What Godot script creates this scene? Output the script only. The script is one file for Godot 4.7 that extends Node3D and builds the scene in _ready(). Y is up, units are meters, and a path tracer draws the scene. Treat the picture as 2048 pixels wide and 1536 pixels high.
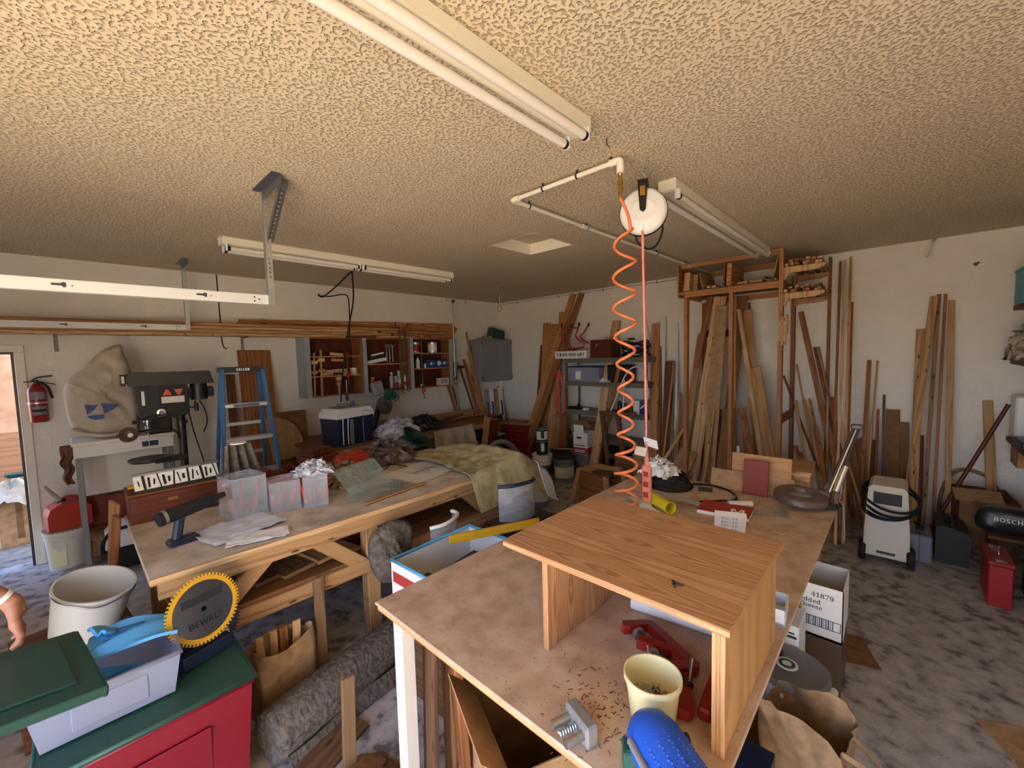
extends Node3D
# A home workshop in a garage. World: left wall is z = 0, far wall is x = 0, floor y = 0, metres.

const H := 2.937          # ceiling height
var M := {}               # materials
var used := {}            # names taken
var rng := RandomNumberGenerator.new()

func _ready() -> void:
	rng.seed = 7
	# --- camera
	var cam := Camera3D.new()
	cam.name = "camera"
	cam.fov = 85.48
	cam.near = 0.02
	cam.position = Vector3(-6.043, 1.884, 5.990)
	cam.rotation_degrees = Vector3(-3.975, -46.731, -1.528)
	add_child(cam)
	# --- sky and exposure
	var we := WorldEnvironment.new()
	we.name = "world_environment"
	var e := Environment.new()
	var sky := Sky.new()
	var ps := ProceduralSkyMaterial.new()
	ps.sky_top_color = Color(0.36, 0.50, 0.72)
	ps.sky_horizon_color = Color(0.78, 0.82, 0.87)
	ps.sky_energy_multiplier = 1.0
	ps.ground_bottom_color = Color(0.45, 0.40, 0.34)
	ps.ground_horizon_color = Color(0.66, 0.64, 0.60)
	sky.sky_material = ps
	e.background_mode = Environment.BG_SKY
	e.sky = sky
	e.ambient_light_source = Environment.AMBIENT_SOURCE_DISABLED
	e.tonemap_mode = Environment.TONE_MAPPER_LINEAR
	e.tonemap_exposure = 13.8
	e.sdfgi_enabled = true
	e.ssao_enabled = true
	e.ssil_enabled = true
	we.environment = e
	add_child(we)
	# --- sun: high, over the driveway side, so that it lights the drive outside the big doorways
	var sun := DirectionalLight3D.new()
	sun.name = "sun"
	sun.light_color = Color(1.0, 0.95, 0.88)
	sun.light_energy = 2.6
	sun.light_angular_distance = 0.6
	sun.shadow_enabled = true
	add_child(sun)
	sun.look_at_from_position(Vector3.ZERO, -Vector3(-0.26, 0.64, -0.72))
	materials()
	room()
	ceiling_things()
	left_wall_things()
	wall_cabinet_things()
	bench_things()
	far_wall_things()
	rack_things()
	table_things()
	floor_things()
	tote_things()
	person_things()

# ---------------------------------------------------------------- mesh builder
class B:
	var v := PackedVector3Array()
	var n := PackedVector3Array()
	var t := PackedVector2Array()
	var uo := Vector2.ZERO
	var ga := -1          # grain axis, -1 = longest
	func tri(a: Vector3, b: Vector3, c: Vector3, na: Vector3, nb: Vector3, nc: Vector3, ta := Vector2.ZERO, tb := Vector2.ZERO, tc := Vector2.ZERO) -> void:
		if (b - a).cross(c - a).dot(na + nb + nc) > 0.0:
			v.append(a); v.append(c); v.append(b)
			n.append(na); n.append(nc); n.append(nb)
			t.append(ta); t.append(tc); t.append(tb)
		else:
			v.append(a); v.append(b); v.append(c)
			n.append(na); n.append(nb); n.append(nc)
			t.append(ta); t.append(tb); t.append(tc)
	func quad(a: Vector3, b: Vector3, c: Vector3, d: Vector3, nn: Vector3, ta := Vector2.ZERO, tb := Vector2.ZERO, tc := Vector2.ZERO, td := Vector2.ZERO) -> void:
		tri(a, b, c, nn, nn, nn, ta, tb, tc)
		tri(a, c, d, nn, nn, nn, ta, tc, td)
	# flat polygon face given corner list (convex)
	func face(pts: Array, nn: Vector3) -> void:
		for i in range(1, pts.size() - 1):
			tri(pts[0], pts[i], pts[i + 1], nn, nn, nn)
	func box(xf: Transform3D, s: Vector3, bev := 0.0) -> B:
		var h := s * 0.5
		bev = minf(bev, minf(h.x, minf(h.y, h.z)) * 0.6)
		var lx := s.max_axis_index() if ga < 0 else ga
		for ax in 3:
			var p := (ax + 1) % 3
			var q := (ax + 2) % 3
			for sg in [-1.0, 1.0]:
				var nn := Vector3.ZERO
				nn[ax] = sg
				var cs: Array[Vector3] = []
				var us: Array[Vector2] = []
				for k in [[-1.0, -1.0], [1.0, -1.0], [1.0, 1.0], [-1.0, 1.0]]:
					var c := Vector3.ZERO
					c[ax] = sg * h[ax]
					c[p] = k[0] * (h[p] - bev)
					c[q] = k[1] * (h[q] - bev)
					cs.append(xf * c)
					var w := Vector2(c[p], c[q])
					if p == lx:
						w = Vector2(c[q], c[p])
					elif ax == lx:
						w = Vector2(c[p], c[q] * 0.25)
					us.append(w + uo + Vector2(ax * 0.13, 0))
				var wn := (xf.basis * nn).normalized()
				quad(cs[0], cs[1], cs[2], cs[3], wn, us[0], us[1], us[2], us[3])
		if bev > 0.0:
			for ax in 3:
				var p := (ax + 1) % 3
				var q := (ax + 2) % 3
				for sp in [-1.0, 1.0]:
					for sq in [-1.0, 1.0]:
						var pts: Array[Vector3] = []
						for k in [[-1.0, 0], [1.0, 0], [1.0, 1], [-1.0, 1]]:
							var c := Vector3.ZERO
							c[ax] = k[0] * (h[ax] - bev)
							c[p] = sp * (h[p] - (bev if k[1] == 1 else 0.0))
							c[q] = sq * (h[q] - (bev if k[1] == 0 else 0.0))
							pts.append(c)
						var nn := Vector3.ZERO
						nn[p] = sp
						nn[q] = sq
						var us: Array[Vector2] = []
						for c in pts:
							us.append((Vector2(c[p], c[ax]) if ax == lx else Vector2(c[ax], c[p])) + uo)
						quad(xf * pts[0], xf * pts[1], xf * pts[2], xf * pts[3], (xf.basis * nn).normalized(), us[0], us[1], us[2], us[3])
			for sx in [-1.0, 1.0]:
				for sy in [-1.0, 1.0]:
					for sz in [-1.0, 1.0]:
						var nn := Vector3(sx, sy, sz)
						var a := Vector3(sx * h.x, sy * (h.y - bev), sz * (h.z - bev))
						var b := Vector3(sx * (h.x - bev), sy * h.y, sz * (h.z - bev))
						var c := Vector3(sx * (h.x - bev), sy * (h.y - bev), sz * h.z)
						var wn := (xf.basis * nn).normalized()
						tri(xf * a, xf * b, xf * c, wn, wn, wn, Vector2(a.x, a.y) + uo, Vector2(b.x, b.y) + uo, Vector2(c.x, c.y) + uo)
		return self
	func bx(c: Vector3, s: Vector3, bev := 0.0) -> B:
		return box(Transform3D(Basis(), c), s, bev)
	# box between two points, w across, d thick; face = direction the thickness points to
	func bar(a: Vector3, b: Vector3, w: float, d: float, face_dir := Vector3(0, 0, 1), bev := 0.0) -> B:
		var y := (b - a).normalized()
		var z := (face_dir - y * face_dir.dot(y)).normalized()
		var x := y.cross(z)
		return box(Transform3D(Basis(x, y, z), (a + b) * 0.5), Vector3(w, a.distance_to(b), d), bev)
	# surface of revolution about local y; profile = [Vector2(radius, y)]
	func lathe(xf: Transform3D, pf: Array, seg := 24, squash := 1.0) -> B:
		var sn: Array[Vector2] = []
		for i in pf.size() - 1:
			var dd: Vector2 = pf[i + 1] - pf[i]
			sn.append(Vector2(dd.y, -dd.x).normalized())
		var l := 0.0
		for i in pf.size() - 1:
			var p0: Vector2 = pf[i]
			var p1: Vector2 = pf[i + 1]
			var n0 := sn[i]
			var n1 := sn[i]
			if i > 0 and sn[i - 1].dot(sn[i]) > 0.72:
				n0 = (sn[i - 1] + sn[i]).normalized()
			if i < sn.size() - 1 and sn[i + 1].dot(sn[i]) > 0.72:
				n1 = (sn[i + 1] + sn[i]).normalized()
			var l1 := l + p0.distance_to(p1)
			for k in seg:
				var a0 := TAU * k / seg
				var a1 := TAU * (k + 1) / seg
				var d0 := Vector3(cos(a0), 0, sin(a0) * squash)
				var d1 := Vector3(cos(a1), 0, sin(a1) * squash)
				var A := xf * (d0 * p0.x + Vector3(0, p0.y, 0))
				var Bb := xf * (d1 * p0.x + Vector3(0, p0.y, 0))
				var C := xf * (d1 * p1.x + Vector3(0, p1.y, 0))
				var D := xf * (d0 * p1.x + Vector3(0, p1.y, 0))
				var nA := (xf.basis * (d0 * n0.x + Vector3(0, n0.y, 0))).normalized()
				var nB := (xf.basis * (d1 * n0.x + Vector3(0, n0.y, 0))).normalized()
				var nC := (xf.basis * (d1 * n1.x + Vector3(0, n1.y, 0))).normalized()
				var nD := (xf.basis * (d0 * n1.x + Vector3(0, n1.y, 0))).normalized()
				var u0 := float(k) / seg
				var u1 := float(k + 1) / seg
				if p0.x > 1e-6:
					tri(A, Bb, C, nA, nB, nC, Vector2(u0, l), Vector2(u1, l), Vector2(u1, l1))
				if p1.x > 1e-6:
					tri(A, C, D, nA, nC, nD, Vector2(u0, l), Vector2(u1, l1), Vector2(u0, l1))
			l = l1
		return self
	func cyl(a: Vector3, b: Vector3, r: float, seg := 16, r2 := -1.0) -> B:
		if r2 < 0.0:
			r2 = r
		var y := b - a
		var len := y.length()
		y = y.normalized()
		var x := y.cross(Vector3(0.31, 0.2, 0.93)).normalized()
		if absf(y.dot(Vector3(0.31, 0.2, 0.93).normalized())) > 0.95:
			x = y.cross(Vector3(1, 0, 0)).normalized()
		var z := x.cross(y)
		return lathe(Transform3D(Basis(x, y, z), a), [Vector2(0, 0), Vector2(r, 0), Vector2(r2, len), Vector2(0, len)], seg)
	func sphere(c: Vector3, r: Vector3, seg := 16) -> B:
		var pf := []
		var k := maxi(6, seg / 2)
		for i in k + 1:
			var a := -PI / 2 + PI * i / k
			pf.append(Vector2(maxf(cos(a), 0.0) if i != 0 and i != k else 0.0, sin(a)))
		return lathe(Transform3D(Basis().scaled(r), c), pf, seg)
	func tube(p: PackedVector3Array, r: float, seg := 8, closed := false, r2 := -1.0) -> B:
		var m := p.size()
		var tg: Array[Vector3] = []
		for i in m:
			var a: Vector3 = p[(i - 1 + m) % m] if closed or i > 0 else p[i]
			var b: Vector3 = p[(i + 1) % m] if closed or i < m - 1 else p[i]
			tg.append((b - a).normalized())
		var up := Vector3(0.3, 0.9, 0.2)
		if absf(tg[0].dot(up.normalized())) > 0.9:
			up = Vector3(1, 0, 0.1)
		var x := (up - tg[0] * up.dot(tg[0])).normalized()
		var rings := []
		for i in m:
			x = (x - tg[i] * x.dot(tg[i])).normalized()
			var y := tg[i].cross(x)
			var rr := r if r2 < 0.0 else lerpf(r, r2, float(i) / (m - 1))
			var ring: Array[Vector3] = []
			for k in seg:
				var a := TAU * k / seg
				ring.append(p[i] + (x * cos(a) + y * sin(a)) * rr)
			rings.append(ring)
		for i in (m if closed else m - 1):
			var j := (i + 1) % m
			for k in seg:
				var k2 := (k + 1) % seg
				var a: Vector3 = rings[i][k]
				var b: Vector3 = rings[i][k2]
				var c: Vector3 = rings[j][k2]
				var d: Vector3 = rings[j][k]
				var na := (a - p[i]).normalized()
				var nb := (b - p[i]).normalized()
				var nc := (c - p[j]).normalized()
				var nd := (d - p[j]).normalized()
				tri(a, b, c, na, nb, nc)
				tri(a, c, d, na, nc, nd)
		if not closed:
			for k in seg:
				var k2 := (k + 1) % seg
				tri(p[0], rings[0][k], rings[0][k2], -tg[0], -tg[0], -tg[0])
				tri(p[m - 1], rings[m - 1][k], rings[m - 1][k2], tg[m - 1], tg[m - 1], tg[m - 1])
		return self
	# polygon in local xy extruded from z = -d/2 to d/2
	func prism(xf: Transform3D, poly: PackedVector2Array, d: float) -> B:
		var idx := Geometry2D.triangulate_polygon(poly)
		var zn := xf.basis.z.normalized()
		for s in [-1.0, 1.0]:
			for i in range(0, idx.size(), 3):
				var q: Array[Vector3] = []
				for k in 3:
					q.append(xf * Vector3(poly[idx[i + k]].x, poly[idx[i + k]].y, s * d * 0.5))
				tri(q[0], q[1], q[2], zn * s, zn * s, zn * s, poly[idx[i]] + uo, poly[idx[i + 1]] + uo, poly[idx[i + 2]] + uo)
		var area := 0.0
		for i in poly.size():
			var a := poly[i]
			var b := poly[(i + 1) % poly.size()]
			area += a.x * b.y - b.x * a.y
		for i in poly.size():
			var a := poly[i]
			var b := poly[(i + 1) % poly.size()]
			var e2 := Vector2(b.y - a.y, a.x - b.x).normalized() * signf(area)
			var nn := (xf.basis * Vector3(e2.x, e2.y, 0)).normalized()
			quad(xf * Vector3(a.x, a.y, -d / 2), xf * Vector3(b.x, b.y, -d / 2), xf * Vector3(b.x, b.y, d / 2), xf * Vector3(a.x, a.y, d / 2), nn, a + uo, b + uo, b + uo + Vector2(0, d), a + uo + Vector2(0, d))
		return self
	# smooth thin sheet: f(u, v) -> Vector3 for u, v in 0..1, th = thickness
	func sheet(nx: int, ny: int, f: Callable, th := 0.003, uvs := Vector2(1, 1)) -> B:
		var g := []
		for j in ny + 1:
			var row: Array[Vector3] = []
			for i in nx + 1:
				row.append(f.call(float(i) / nx, float(j) / ny))
			g.append(row)
		var nr := []
		for j in ny + 1:
			var row: Array[Vector3] = []
			for i in nx + 1:
				var dx: Vector3 = g[j][mini(i + 1, nx)] - g[j][maxi(i - 1, 0)]
				var dy: Vector3 = g[mini(j + 1, ny)][i] - g[maxi(j - 1, 0)][i]
				var c := dx.cross(dy)
				row.append(c.normalized() if c.length() > 1e-9 else Vector3.UP)
			nr.append(row)
		for s in [0.5, -0.5]:
			for j in ny:
				for i in nx:
					var q := []
					for k in [[0, 0], [1, 0], [1, 1], [0, 1]]:
						var nn: Vector3 = nr[j + k[1]][i + k[0]] * signf(s)
						q.append([g[j + k[1]][i + k[0]] + nn * th * 0.5, nn, Vector2(float(i + k[0]) / nx, float(j + k[1]) / ny) * uvs])
					tri(q[0][0], q[1][0], q[2][0], q[0][1], q[1][1], q[2][1], q[0][2], q[1][2], q[2][2])
					tri(q[0][0], q[2][0], q[3][0], q[0][1], q[2][1], q[3][1], q[0][2], q[2][2], q[3][2])
		var border := []
		for i in nx:
			border.append([0, i, 0, i + 1]); border.append([ny, i, ny, i + 1])
		for j in ny:
			border.append([j, 0, j + 1, 0]); border.append([j, nx, j + 1, nx])
		for b in border:
			var a: Vector3 = g[b[0]][b[1]]
			var c: Vector3 = g[b[2]][b[3]]
			var na: Vector3 = nr[b[0]][b[1]] * th * 0.5
			var nc: Vector3 = nr[b[2]][b[3]] * th * 0.5
			var nn := (c - a).cross(na).normalized()
			quad(a - na, c - nc, c + nc, a + na, nn)
		return self
	func text(xf: Transform3D, s: String, size: float, depth := 0.001, serif := false, bold := false) -> B:
		var tm := TextMesh.new()
		var f := SystemFont.new()
		f.font_names = PackedStringArray(["Droid Serif" if serif else "Droid Sans"])
		if bold:
			f.font_weight = 700
		tm.font = f
		tm.text = s
		tm.font_size = 64
		tm.pixel_size = size / 46.0
		tm.depth = maxf(depth, 0.0005)
		tm.curve_step = 4.0
		var ar := tm.surface_get_arrays(0) if tm.get_surface_count() > 0 else []
		if ar.size() == 0:
			return self
		for k in tm.get_surface_count():
			ar = tm.surface_get_arrays(k)
			var vv: PackedVector3Array = ar[Mesh.ARRAY_VERTEX]
			var nv: PackedVector3Array = ar[Mesh.ARRAY_NORMAL]
			var ii: PackedInt32Array = ar[Mesh.ARRAY_INDEX]
			for i in range(0, ii.size(), 3):
				tri(xf * vv[ii[i]], xf * vv[ii[i + 1]], xf * vv[ii[i + 2]], (xf.basis * nv[ii[i]]).normalized(), (xf.basis * nv[ii[i + 1]]).normalized(), (xf.basis * nv[ii[i + 2]]).normalized())
		return self
	func mesh() -> ArrayMesh:
		var a := []
		a.resize(Mesh.ARRAY_MAX)
		a[Mesh.ARRAY_VERTEX] = v
		a[Mesh.ARRAY_NORMAL] = n
		a[Mesh.ARRAY_TEX_UV] = t
		var m := ArrayMesh.new()
		m.add_surface_from_arrays(Mesh.PRIMITIVE_TRIANGLES, a)
		return m

# ---------------------------------------------------------------- nodes
func nm(base: String) -> String:
	var k: int = used.get(base, 0)
	used[base] = k + 1
	return base if k == 0 else "%s_%03d" % [base, k]

func thing(called: String, label: String, category: String, at := Vector3.ZERO, turn := 0.0, group := "") -> Node3D:
	var o := Node3D.new()
	o.name = nm(called)
	add_child(o, true)
	o.position = at
	o.rotation_degrees.y = turn
	tag(o, label, category, group)
	return o

func tag(o: Node, label: String, category: String, group := "") -> void:
	o.set_meta("label", label)
	o.set_meta("category", category)
	if group != "":
		o.set_meta("group", group)

func part(parent: Node, called: String, b: B, m: String, label := "") -> MeshInstance3D:
	var o := MeshInstance3D.new()
	o.name = called
	o.mesh = b.mesh()
	o.material_override = M[m]
	parent.add_child(o, true)
	if label != "":
		o.set_meta("label", label)
	return o

func solo(called: String, label: String, category: String, b: B, m: String, at := Vector3.ZERO, turn := 0.0, group := "") -> MeshInstance3D:
	var o := MeshInstance3D.new()
	o.name = nm(called)
	o.mesh = b.mesh()
	o.material_override = M[m]
	add_child(o, true)
	o.position = at
	o.rotation_degrees.y = turn
	tag(o, label, category, group)
	return o

func struct(called: String, b: B, m: String, parent: Node = null) -> MeshInstance3D:
	var o := MeshInstance3D.new()
	o.name = called
	o.mesh = b.mesh()
	o.material_override = M[m]
	if parent:
		parent.add_child(o, true)
	else:
		add_child(o, true)
		o.set_meta("kind", "structure")
	return o

func copy(o: Node3D, at: Vector3, turn := 0.0, label := "") -> Node3D:
	var c: Node3D = o.duplicate()
	var base: String = o.name
	if base.length() > 4 and base[-4] == "_" and base.right(3).is_valid_int():
		base = base.left(-4)
	c.name = nm(base)
	add_child(c, true)
	c.position = at
	c.rotation_degrees.y = turn
	if label != "":
		c.set_meta("label", label)
	return c

# a board from its foot to its top; face = way its broad side looks
func board(called: String, label: String, a: Vector3, b: Vector3, w: float, d: float, m: String, face := Vector3(-1, 0, 0), group := "", category := "board") -> MeshInstance3D:
	var bb := B.new()
	bb.uo = Vector2(rng.randf() * 3.0, rng.randf() * 5.0)
	var mid := (a + b) * 0.5
	bb.bar(a - mid, b - mid, w, d, face, minf(0.003, d * 0.2))
	return solo(called, label, category, bb, m, mid, 0.0, group)

func spline(p: Array, sub := 8, closed := false) -> PackedVector3Array:
	var o := PackedVector3Array()
	var m := p.size()
	for i in (m if closed else m - 1):
		var p0: Vector3 = p[(i - 1 + m) % m] if closed or i > 0 else p[i]
		var p1: Vector3 = p[i]
		var p2: Vector3 = p[(i + 1) % m]
		var p3: Vector3 = p[(i + 2) % m] if closed or i < m - 2 else p2
		for k in sub:
			o.append(p1.cubic_interpolate(p2, p0, p3, float(k) / sub))
	if not closed:
		o.append(p[m - 1])
	return o

func xf(at: Vector3, rx := 0.0, ry := 0.0, rz := 0.0) -> Transform3D:
	return Transform3D(Basis.from_euler(Vector3(deg_to_rad(rx), deg_to_rad(ry), deg_to_rad(rz))), at)

# ---------------------------------------------------------------- materials
func mat(key: String, col: Color, rough := 0.8, metal := 0.0, tex: Texture2D = null, uvs := Vector3.ONE, tri := false, bump: Texture2D = null, bump_cm := 0.1) -> StandardMaterial3D:
	var m := StandardMaterial3D.new()
	m.resource_name = key
	m.albedo_color = col
	m.roughness = rough
	m.metallic = metal
	m.albedo_texture = tex
	m.uv1_scale = uvs
	if tri:
		m.uv1_triplanar = true
		m.uv1_world_triplanar = true
	if bump:
		m.heightmap_enabled = true
		m.heightmap_texture = bump
		m.heightmap_scale = bump_cm
	M[key] = m
	return m

func noise(sd: int, freq: float, oct := 3, type := FastNoiseLite.TYPE_SIMPLEX_SMOOTH) -> FastNoiseLite:
	var f := FastNoiseLite.new()
	f.seed = sd
	f.noise_type = type
	f.frequency = freq
	f.fractal_octaves = oct
	return f

# wood figure, mirrored both ways so that it tiles; u across the grain, v along it
func grain(sd: int, w: int, h: int, rings: float, wander: float, fibre: float, dark: Color, light: Color, knots := 0) -> ImageTexture:
	var n1 := noise(sd, 0.012, 2)
	var n2 := noise(sd + 1, 0.35, 2)
	var n3 := noise(sd + 2, 0.02, 2)
	var r := RandomNumberGenerator.new()
	r.seed = sd
	var ks := []
	for k in knots:
		ks.append(Vector3(r.randf_range(8, w - 8), r.randf_range(12, h - 12), r.randf_range(2.0, 4.5)))
	var im := Image.create(w * 2, h * 2, false, Image.FORMAT_RGB8)
	for y in h:
		for x in w:
			var kx := 0.0
			var kd := 0.0
			for k in ks:
				var d := Vector2((x - k.x), (y - k.y) * 0.55).length()
				kx += k.z * 2.5 * exp(-d * d / (k.z * k.z * 9.0))
				kd = maxf(kd, 1.0 - smoothstep(k.z * 0.6, k.z * 1.15, d))
			var p := (x + kx) * rings + n1.get_noise_2d(x * 0.8, y * 0.10) * wander
			var s := 0.5 + 0.5 * sin(p)
			s = pow(s, 1.6)
			var f := n2.get_noise_2d(x * 1.6, y * 0.035) * fibre
			var b := n3.get_noise_2d(x, y * 0.4) * 0.18
			var c := dark.lerp(light, clampf(1.0 - s * 0.75 + f + b, 0.0, 1.0))
			c = c.lerp(dark * 0.45, kd * 0.85)
			im.set_pixel(x, y, c)
			im.set_pixel(2 * w - 1 - x, y, c)
			im.set_pixel(x, 2 * h - 1 - y, c)
			im.set_pixel(2 * w - 1 - x, 2 * h - 1 - y, c)
	return ImageTexture.create_from_image(im)

# blotchy matter from layered noise: stops = colours from low to high
func blotch(sd: int, size: int, freq: float, oct: int, cols: Array, speck := 0.0, speck_col := Color.BLACK, contrast := 1.0, freq2 := 0.0, mix2 := 0.0) -> ImageTexture:
	var f := noise(sd, freq, oct, FastNoiseLite.TYPE_SIMPLEX)
	var a := f.get_seamless_image(size, size, false, false, 0.15).get_data()
	var g := noise(sd + 5, freq2 if freq2 > 0.0 else 0.02, 3, FastNoiseLite.TYPE_SIMPLEX).get_seamless_image(size, size, false, false, 0.15).get_data()
	var r := RandomNumberGenerator.new()
	r.seed = sd
	var lut := PackedByteArray()
	for i in 256:
		var q := clampf((i / 255.0 - 0.5) * contrast + 0.5, 0.0, 1.0) * (cols.size() - 1)
		var k := mini(int(q), cols.size() - 2)
		var c: Color = (cols[k] as Color).lerp(cols[k + 1], q - k)
		lut.append(c.r8); lut.append(c.g8); lut.append(c.b8)
	var out := PackedByteArray()
	out.resize(size * size * 3)
	for i in size * size:
		var q := clampi(int(a[i] * (1.0 - mix2) + g[i] * mix2), 0, 255) * 3
		out[i * 3] = lut[q]
		out[i * 3 + 1] = lut[q + 1]
		out[i * 3 + 2] = lut[q + 2]
	var im := Image.create_from_data(size, size, false, Image.FORMAT_RGB8, out)
	if speck > 0.0:
		for k in int(size * size * speck):
			var p := Vector2i(r.randi_range(1, size - 3), r.randi_range(1, size - 3))
			im.fill_rect(Rect2i(p, Vector2i(r.randi_range(1, 2), r.randi_range(1, 2))), speck_col.lerp(im.get_pixelv(p), r.randf_range(0.1, 0.7)))
	return ImageTexture.create_from_image(im)

func height(sd: int, size: int, freq: float, oct: int, lo: float, hi: float, type := FastNoiseLite.TYPE_SIMPLEX_SMOOTH) -> ImageTexture:
	var a := noise(sd, freq, oct, type).get_seamless_image(size, size, false, false, 0.15).get_data()
	for i in a.size():
		a[i] = int(smoothstep(lo, hi, a[i] / 255.0) * 255.0)
	return ImageTexture.create_from_image(Image.create_from_data(size, size, false, Image.FORMAT_L8, a))

func paint(key: String, html: String, rough := 0.6, metal := 0.0) -> void:
	mat(key, Color.html(html), rough, metal)

func materials() -> void:
	# woods (u across 0.32 m, v along 1.6 m)
	var g_pine := grain(11, 96, 256, 0.22, 11.0, 0.34, Color.html("a37f58"), Color.html("d3b48c"), 3)
	var g_fir := grain(21, 96, 256, 0.30, 8.0, 0.34, Color.html("8e6138"), Color.html("c6976a"), 2)
	var g_oak := grain(31, 128, 256, 0.50, 30.0, 0.55, Color.html("936440"), Color.html("c99d72"), 0)
	var g_ply := grain(41, 96, 256, 0.12, 16.0, 0.25, Color.html("a5825a"), Color.html("c4a27a"), 0)
	var ws := Vector3(2.6, 0.55, 1)
	mat("pine", Color.html("fff2e0"), 0.72, 0, g_pine, ws)
	mat("pine_pale", Color.html("fff6e6"), 0.72, 0, g_pine, ws)
	mat("pine_tan", Color.html("e0cdb6"), 0.75, 0, g_pine, ws)
	mat("pine_grey", Color.html("a79a8c"), 0.8, 0, g_pine, ws)
	mat("fir", Color.html("ffefdd"), 0.68, 0, g_fir, ws)
	mat("fir_dark", Color.html("d0b094"), 0.7, 0, g_fir, ws)
	mat("walnut", Color.html("92705a"), 0.65, 0, g_fir, ws)
	mat("mahogany", Color.html("7e3c22"), 0.5, 0, g_fir, ws)
	mat("weathered", Color.html("8c8078"), 0.85, 0, g_fir, ws)
	mat("oak", Color.html("ffffff"), 0.42, 0, g_oak, Vector3(4.2, 0.9, 1))
	mat("oak_light", Color.html("ffefcc"), 0.45, 0, g_ply, Vector3(1.3, 0.6, 1))
	mat("ply", Color.html("ecd9bd"), 0.7, 0, g_ply, Vector3(1.6, 0.5, 1))
	mat("ply_dark", Color.html("b39678"), 0.7, 0, g_ply, Vector3(1.6, 0.5, 1))
	mat("cherry_ply", Color.html("7c4a2c"), 0.55, 0, g_fir, Vector3(0.6, 0.25, 1))
	var t_osb := blotch(51, 256, 0.06, 2, [Color.html("8d6334"), Color.html("c2955a"), Color.html("dcb983")], 0.03, Color.html("6d4a24"), 1.6)
	mat("osb", Color.html("e8dcc8"), 0.8, 0, t_osb, Vector3(3, 1.2, 1))
	var t_hard := blotch(61, 512, 0.012, 4, [Color.html("b39a86"), Color.html("c1a691"), Color.html("cbb29e"), Color.html("d3bfae")], 0.008, Color.html("8c6a54"), 1.3)
	mat("hardboard", Color.html("f7f3ea"), 0.75, 0, t_hard, Vector3(0.9, 0.9, 0.9), true)
	var t_bench := blotch(65, 512, 0.010, 4, [Color.html("a79987"), Color.html("b9aa97"), Color.html("c6b8a5"), Color.html("d2c6b4")], 0.006, Color.html("7c6a54"), 1.3)
	mat("bench_top", Color.html("ffffff"), 0.75, 0, t_bench, Vector3(0.7, 0.7, 0.7), true)
	var t_card := blotch(71, 256, 0.02, 3, [Color.html("967a5c"), Color.html("af9170"), Color.html("bda080")], 0.006, Color.html("7c5a3c"), 1.2)
	mat("cardboard", Color.html("f6ead9"), 0.85, 0, t_card, Vector3(1.5, 1.5, 1.5), true)
	mat("cardboard_dark", Color.html("b8a088"), 0.85, 0, t_card, Vector3(1.5, 1.5, 1.5), true)
	mat("kraft", Color.html("e4dccf"), 0.8, 0, t_card, Vector3(2.2, 2.2, 2.2), true, height(72, 256, 0.03, 3, 0.2, 0.8), 0.12)
	# room
	var t_floor := blotch(81, 1024, 0.016, 5, [Color.html("6f6b69"), Color.html("a09c99"), Color.html("b3afac"), Color.html("bcb8b5"), Color.html("c6c2bf")], 0.006, Color.html("4a4644"), 1.8, 0.005, 0.3)
	mat("concrete", Color.html("f4f0ec"), 0.85, 0, t_floor, Vector3(0.42, 0.42, 0.42), true, height(83, 512, 0.05, 4, 0.1, 0.9), 0.12)
	var h_ceil := height(85, 1024, 0.045, 4, 0.34, 0.50)
	var t_ceil := blotch(85, 1024, 0.045, 4, [Color.html("b3a892"), Color.html("d5ccb9"), Color.html("dcd4c3"), Color.html("ded7c7")], 0.0, Color.BLACK, 2.2)
	mat("ceiling_plaster", Color.html("fff5e2"), 0.9, 0, t_ceil, Vector3(1.0, 1.0, 1.0), true, h_ceil, 0.35)
	var h_wall := height(87, 512, 0.05, 3, 0.45, 0.75)
	mat("wall_paint", Color.html("e8e3d9"), 0.85, 0, blotch(88, 512, 0.01, 4, [Color.html("faf9f6"), Color.html("fdfcfa"), Color.html("ffffff")], 0.0, Color.BLACK, 1.0), Vector3(0.8, 0.8, 0.8), true, h_wall, 0.10)
	paint("trim_white", "e6e0d2", 0.55)
	paint("fixture_cream", "ece5cf", 0.4)
	paint("tube_glass", "efe7da", 0.25)
	paint("pvc_white", "e9e4d3", 0.35)
	paint("white_plastic", "e6e6e2", 0.4)
	paint("white_paper", "e8e6e2", 0.85)
	paint("offwhite_paper", "d9d2c2", 0.85)
	paint("white_paint", "dcd9d2", 0.6)
	paint("cream_plastic", "efe6b0", 0.35)
	paint("black_plastic", "15161a", 0.45)
	paint("black_rubber", "17171a", 0.75)
	paint("black_paint", "101012", 0.35)
	paint("dark_grey", "3a3b3e", 0.5)
	paint("mid_grey", "7d7e80", 0.55)
	paint("cabinet_grey", "85868c", 0.5)
	paint("frame_grey", "9aa0a6", 0.5)
	paint("bucket_grey", "737b86", 0.45)
	paint("shelf_olive", "6b6657", 0.5)
	paint("machine_green", "1d5346", 0.4)
	paint("dark_green", "0d3b33", 0.45)
	paint("tote_green", "234a3e", 0.45)
	paint("case_green", "1b221f", 0.55)
	paint("olive_dark", "2c2d22", 0.45)
	paint("red_paint", "a01218", 0.4)
	paint("extinguisher_red", "8d1214", 0.3)
	paint("tote_red", "7e0f22", 0.45)
	paint("clamp_red", "8c1d14", 0.45)
	paint("gas_red", "b0301a", 0.45)
	paint("orange_hose", "e88350", 0.4)
	paint("pink_hose", "e48a78", 0.45)
	paint("orange_plastic", "d2571f", 0.45)
	paint("orange_cord", "d2563c", 0.55)
	paint("yellow_paint", "d9a51d", 0.45)
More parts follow.
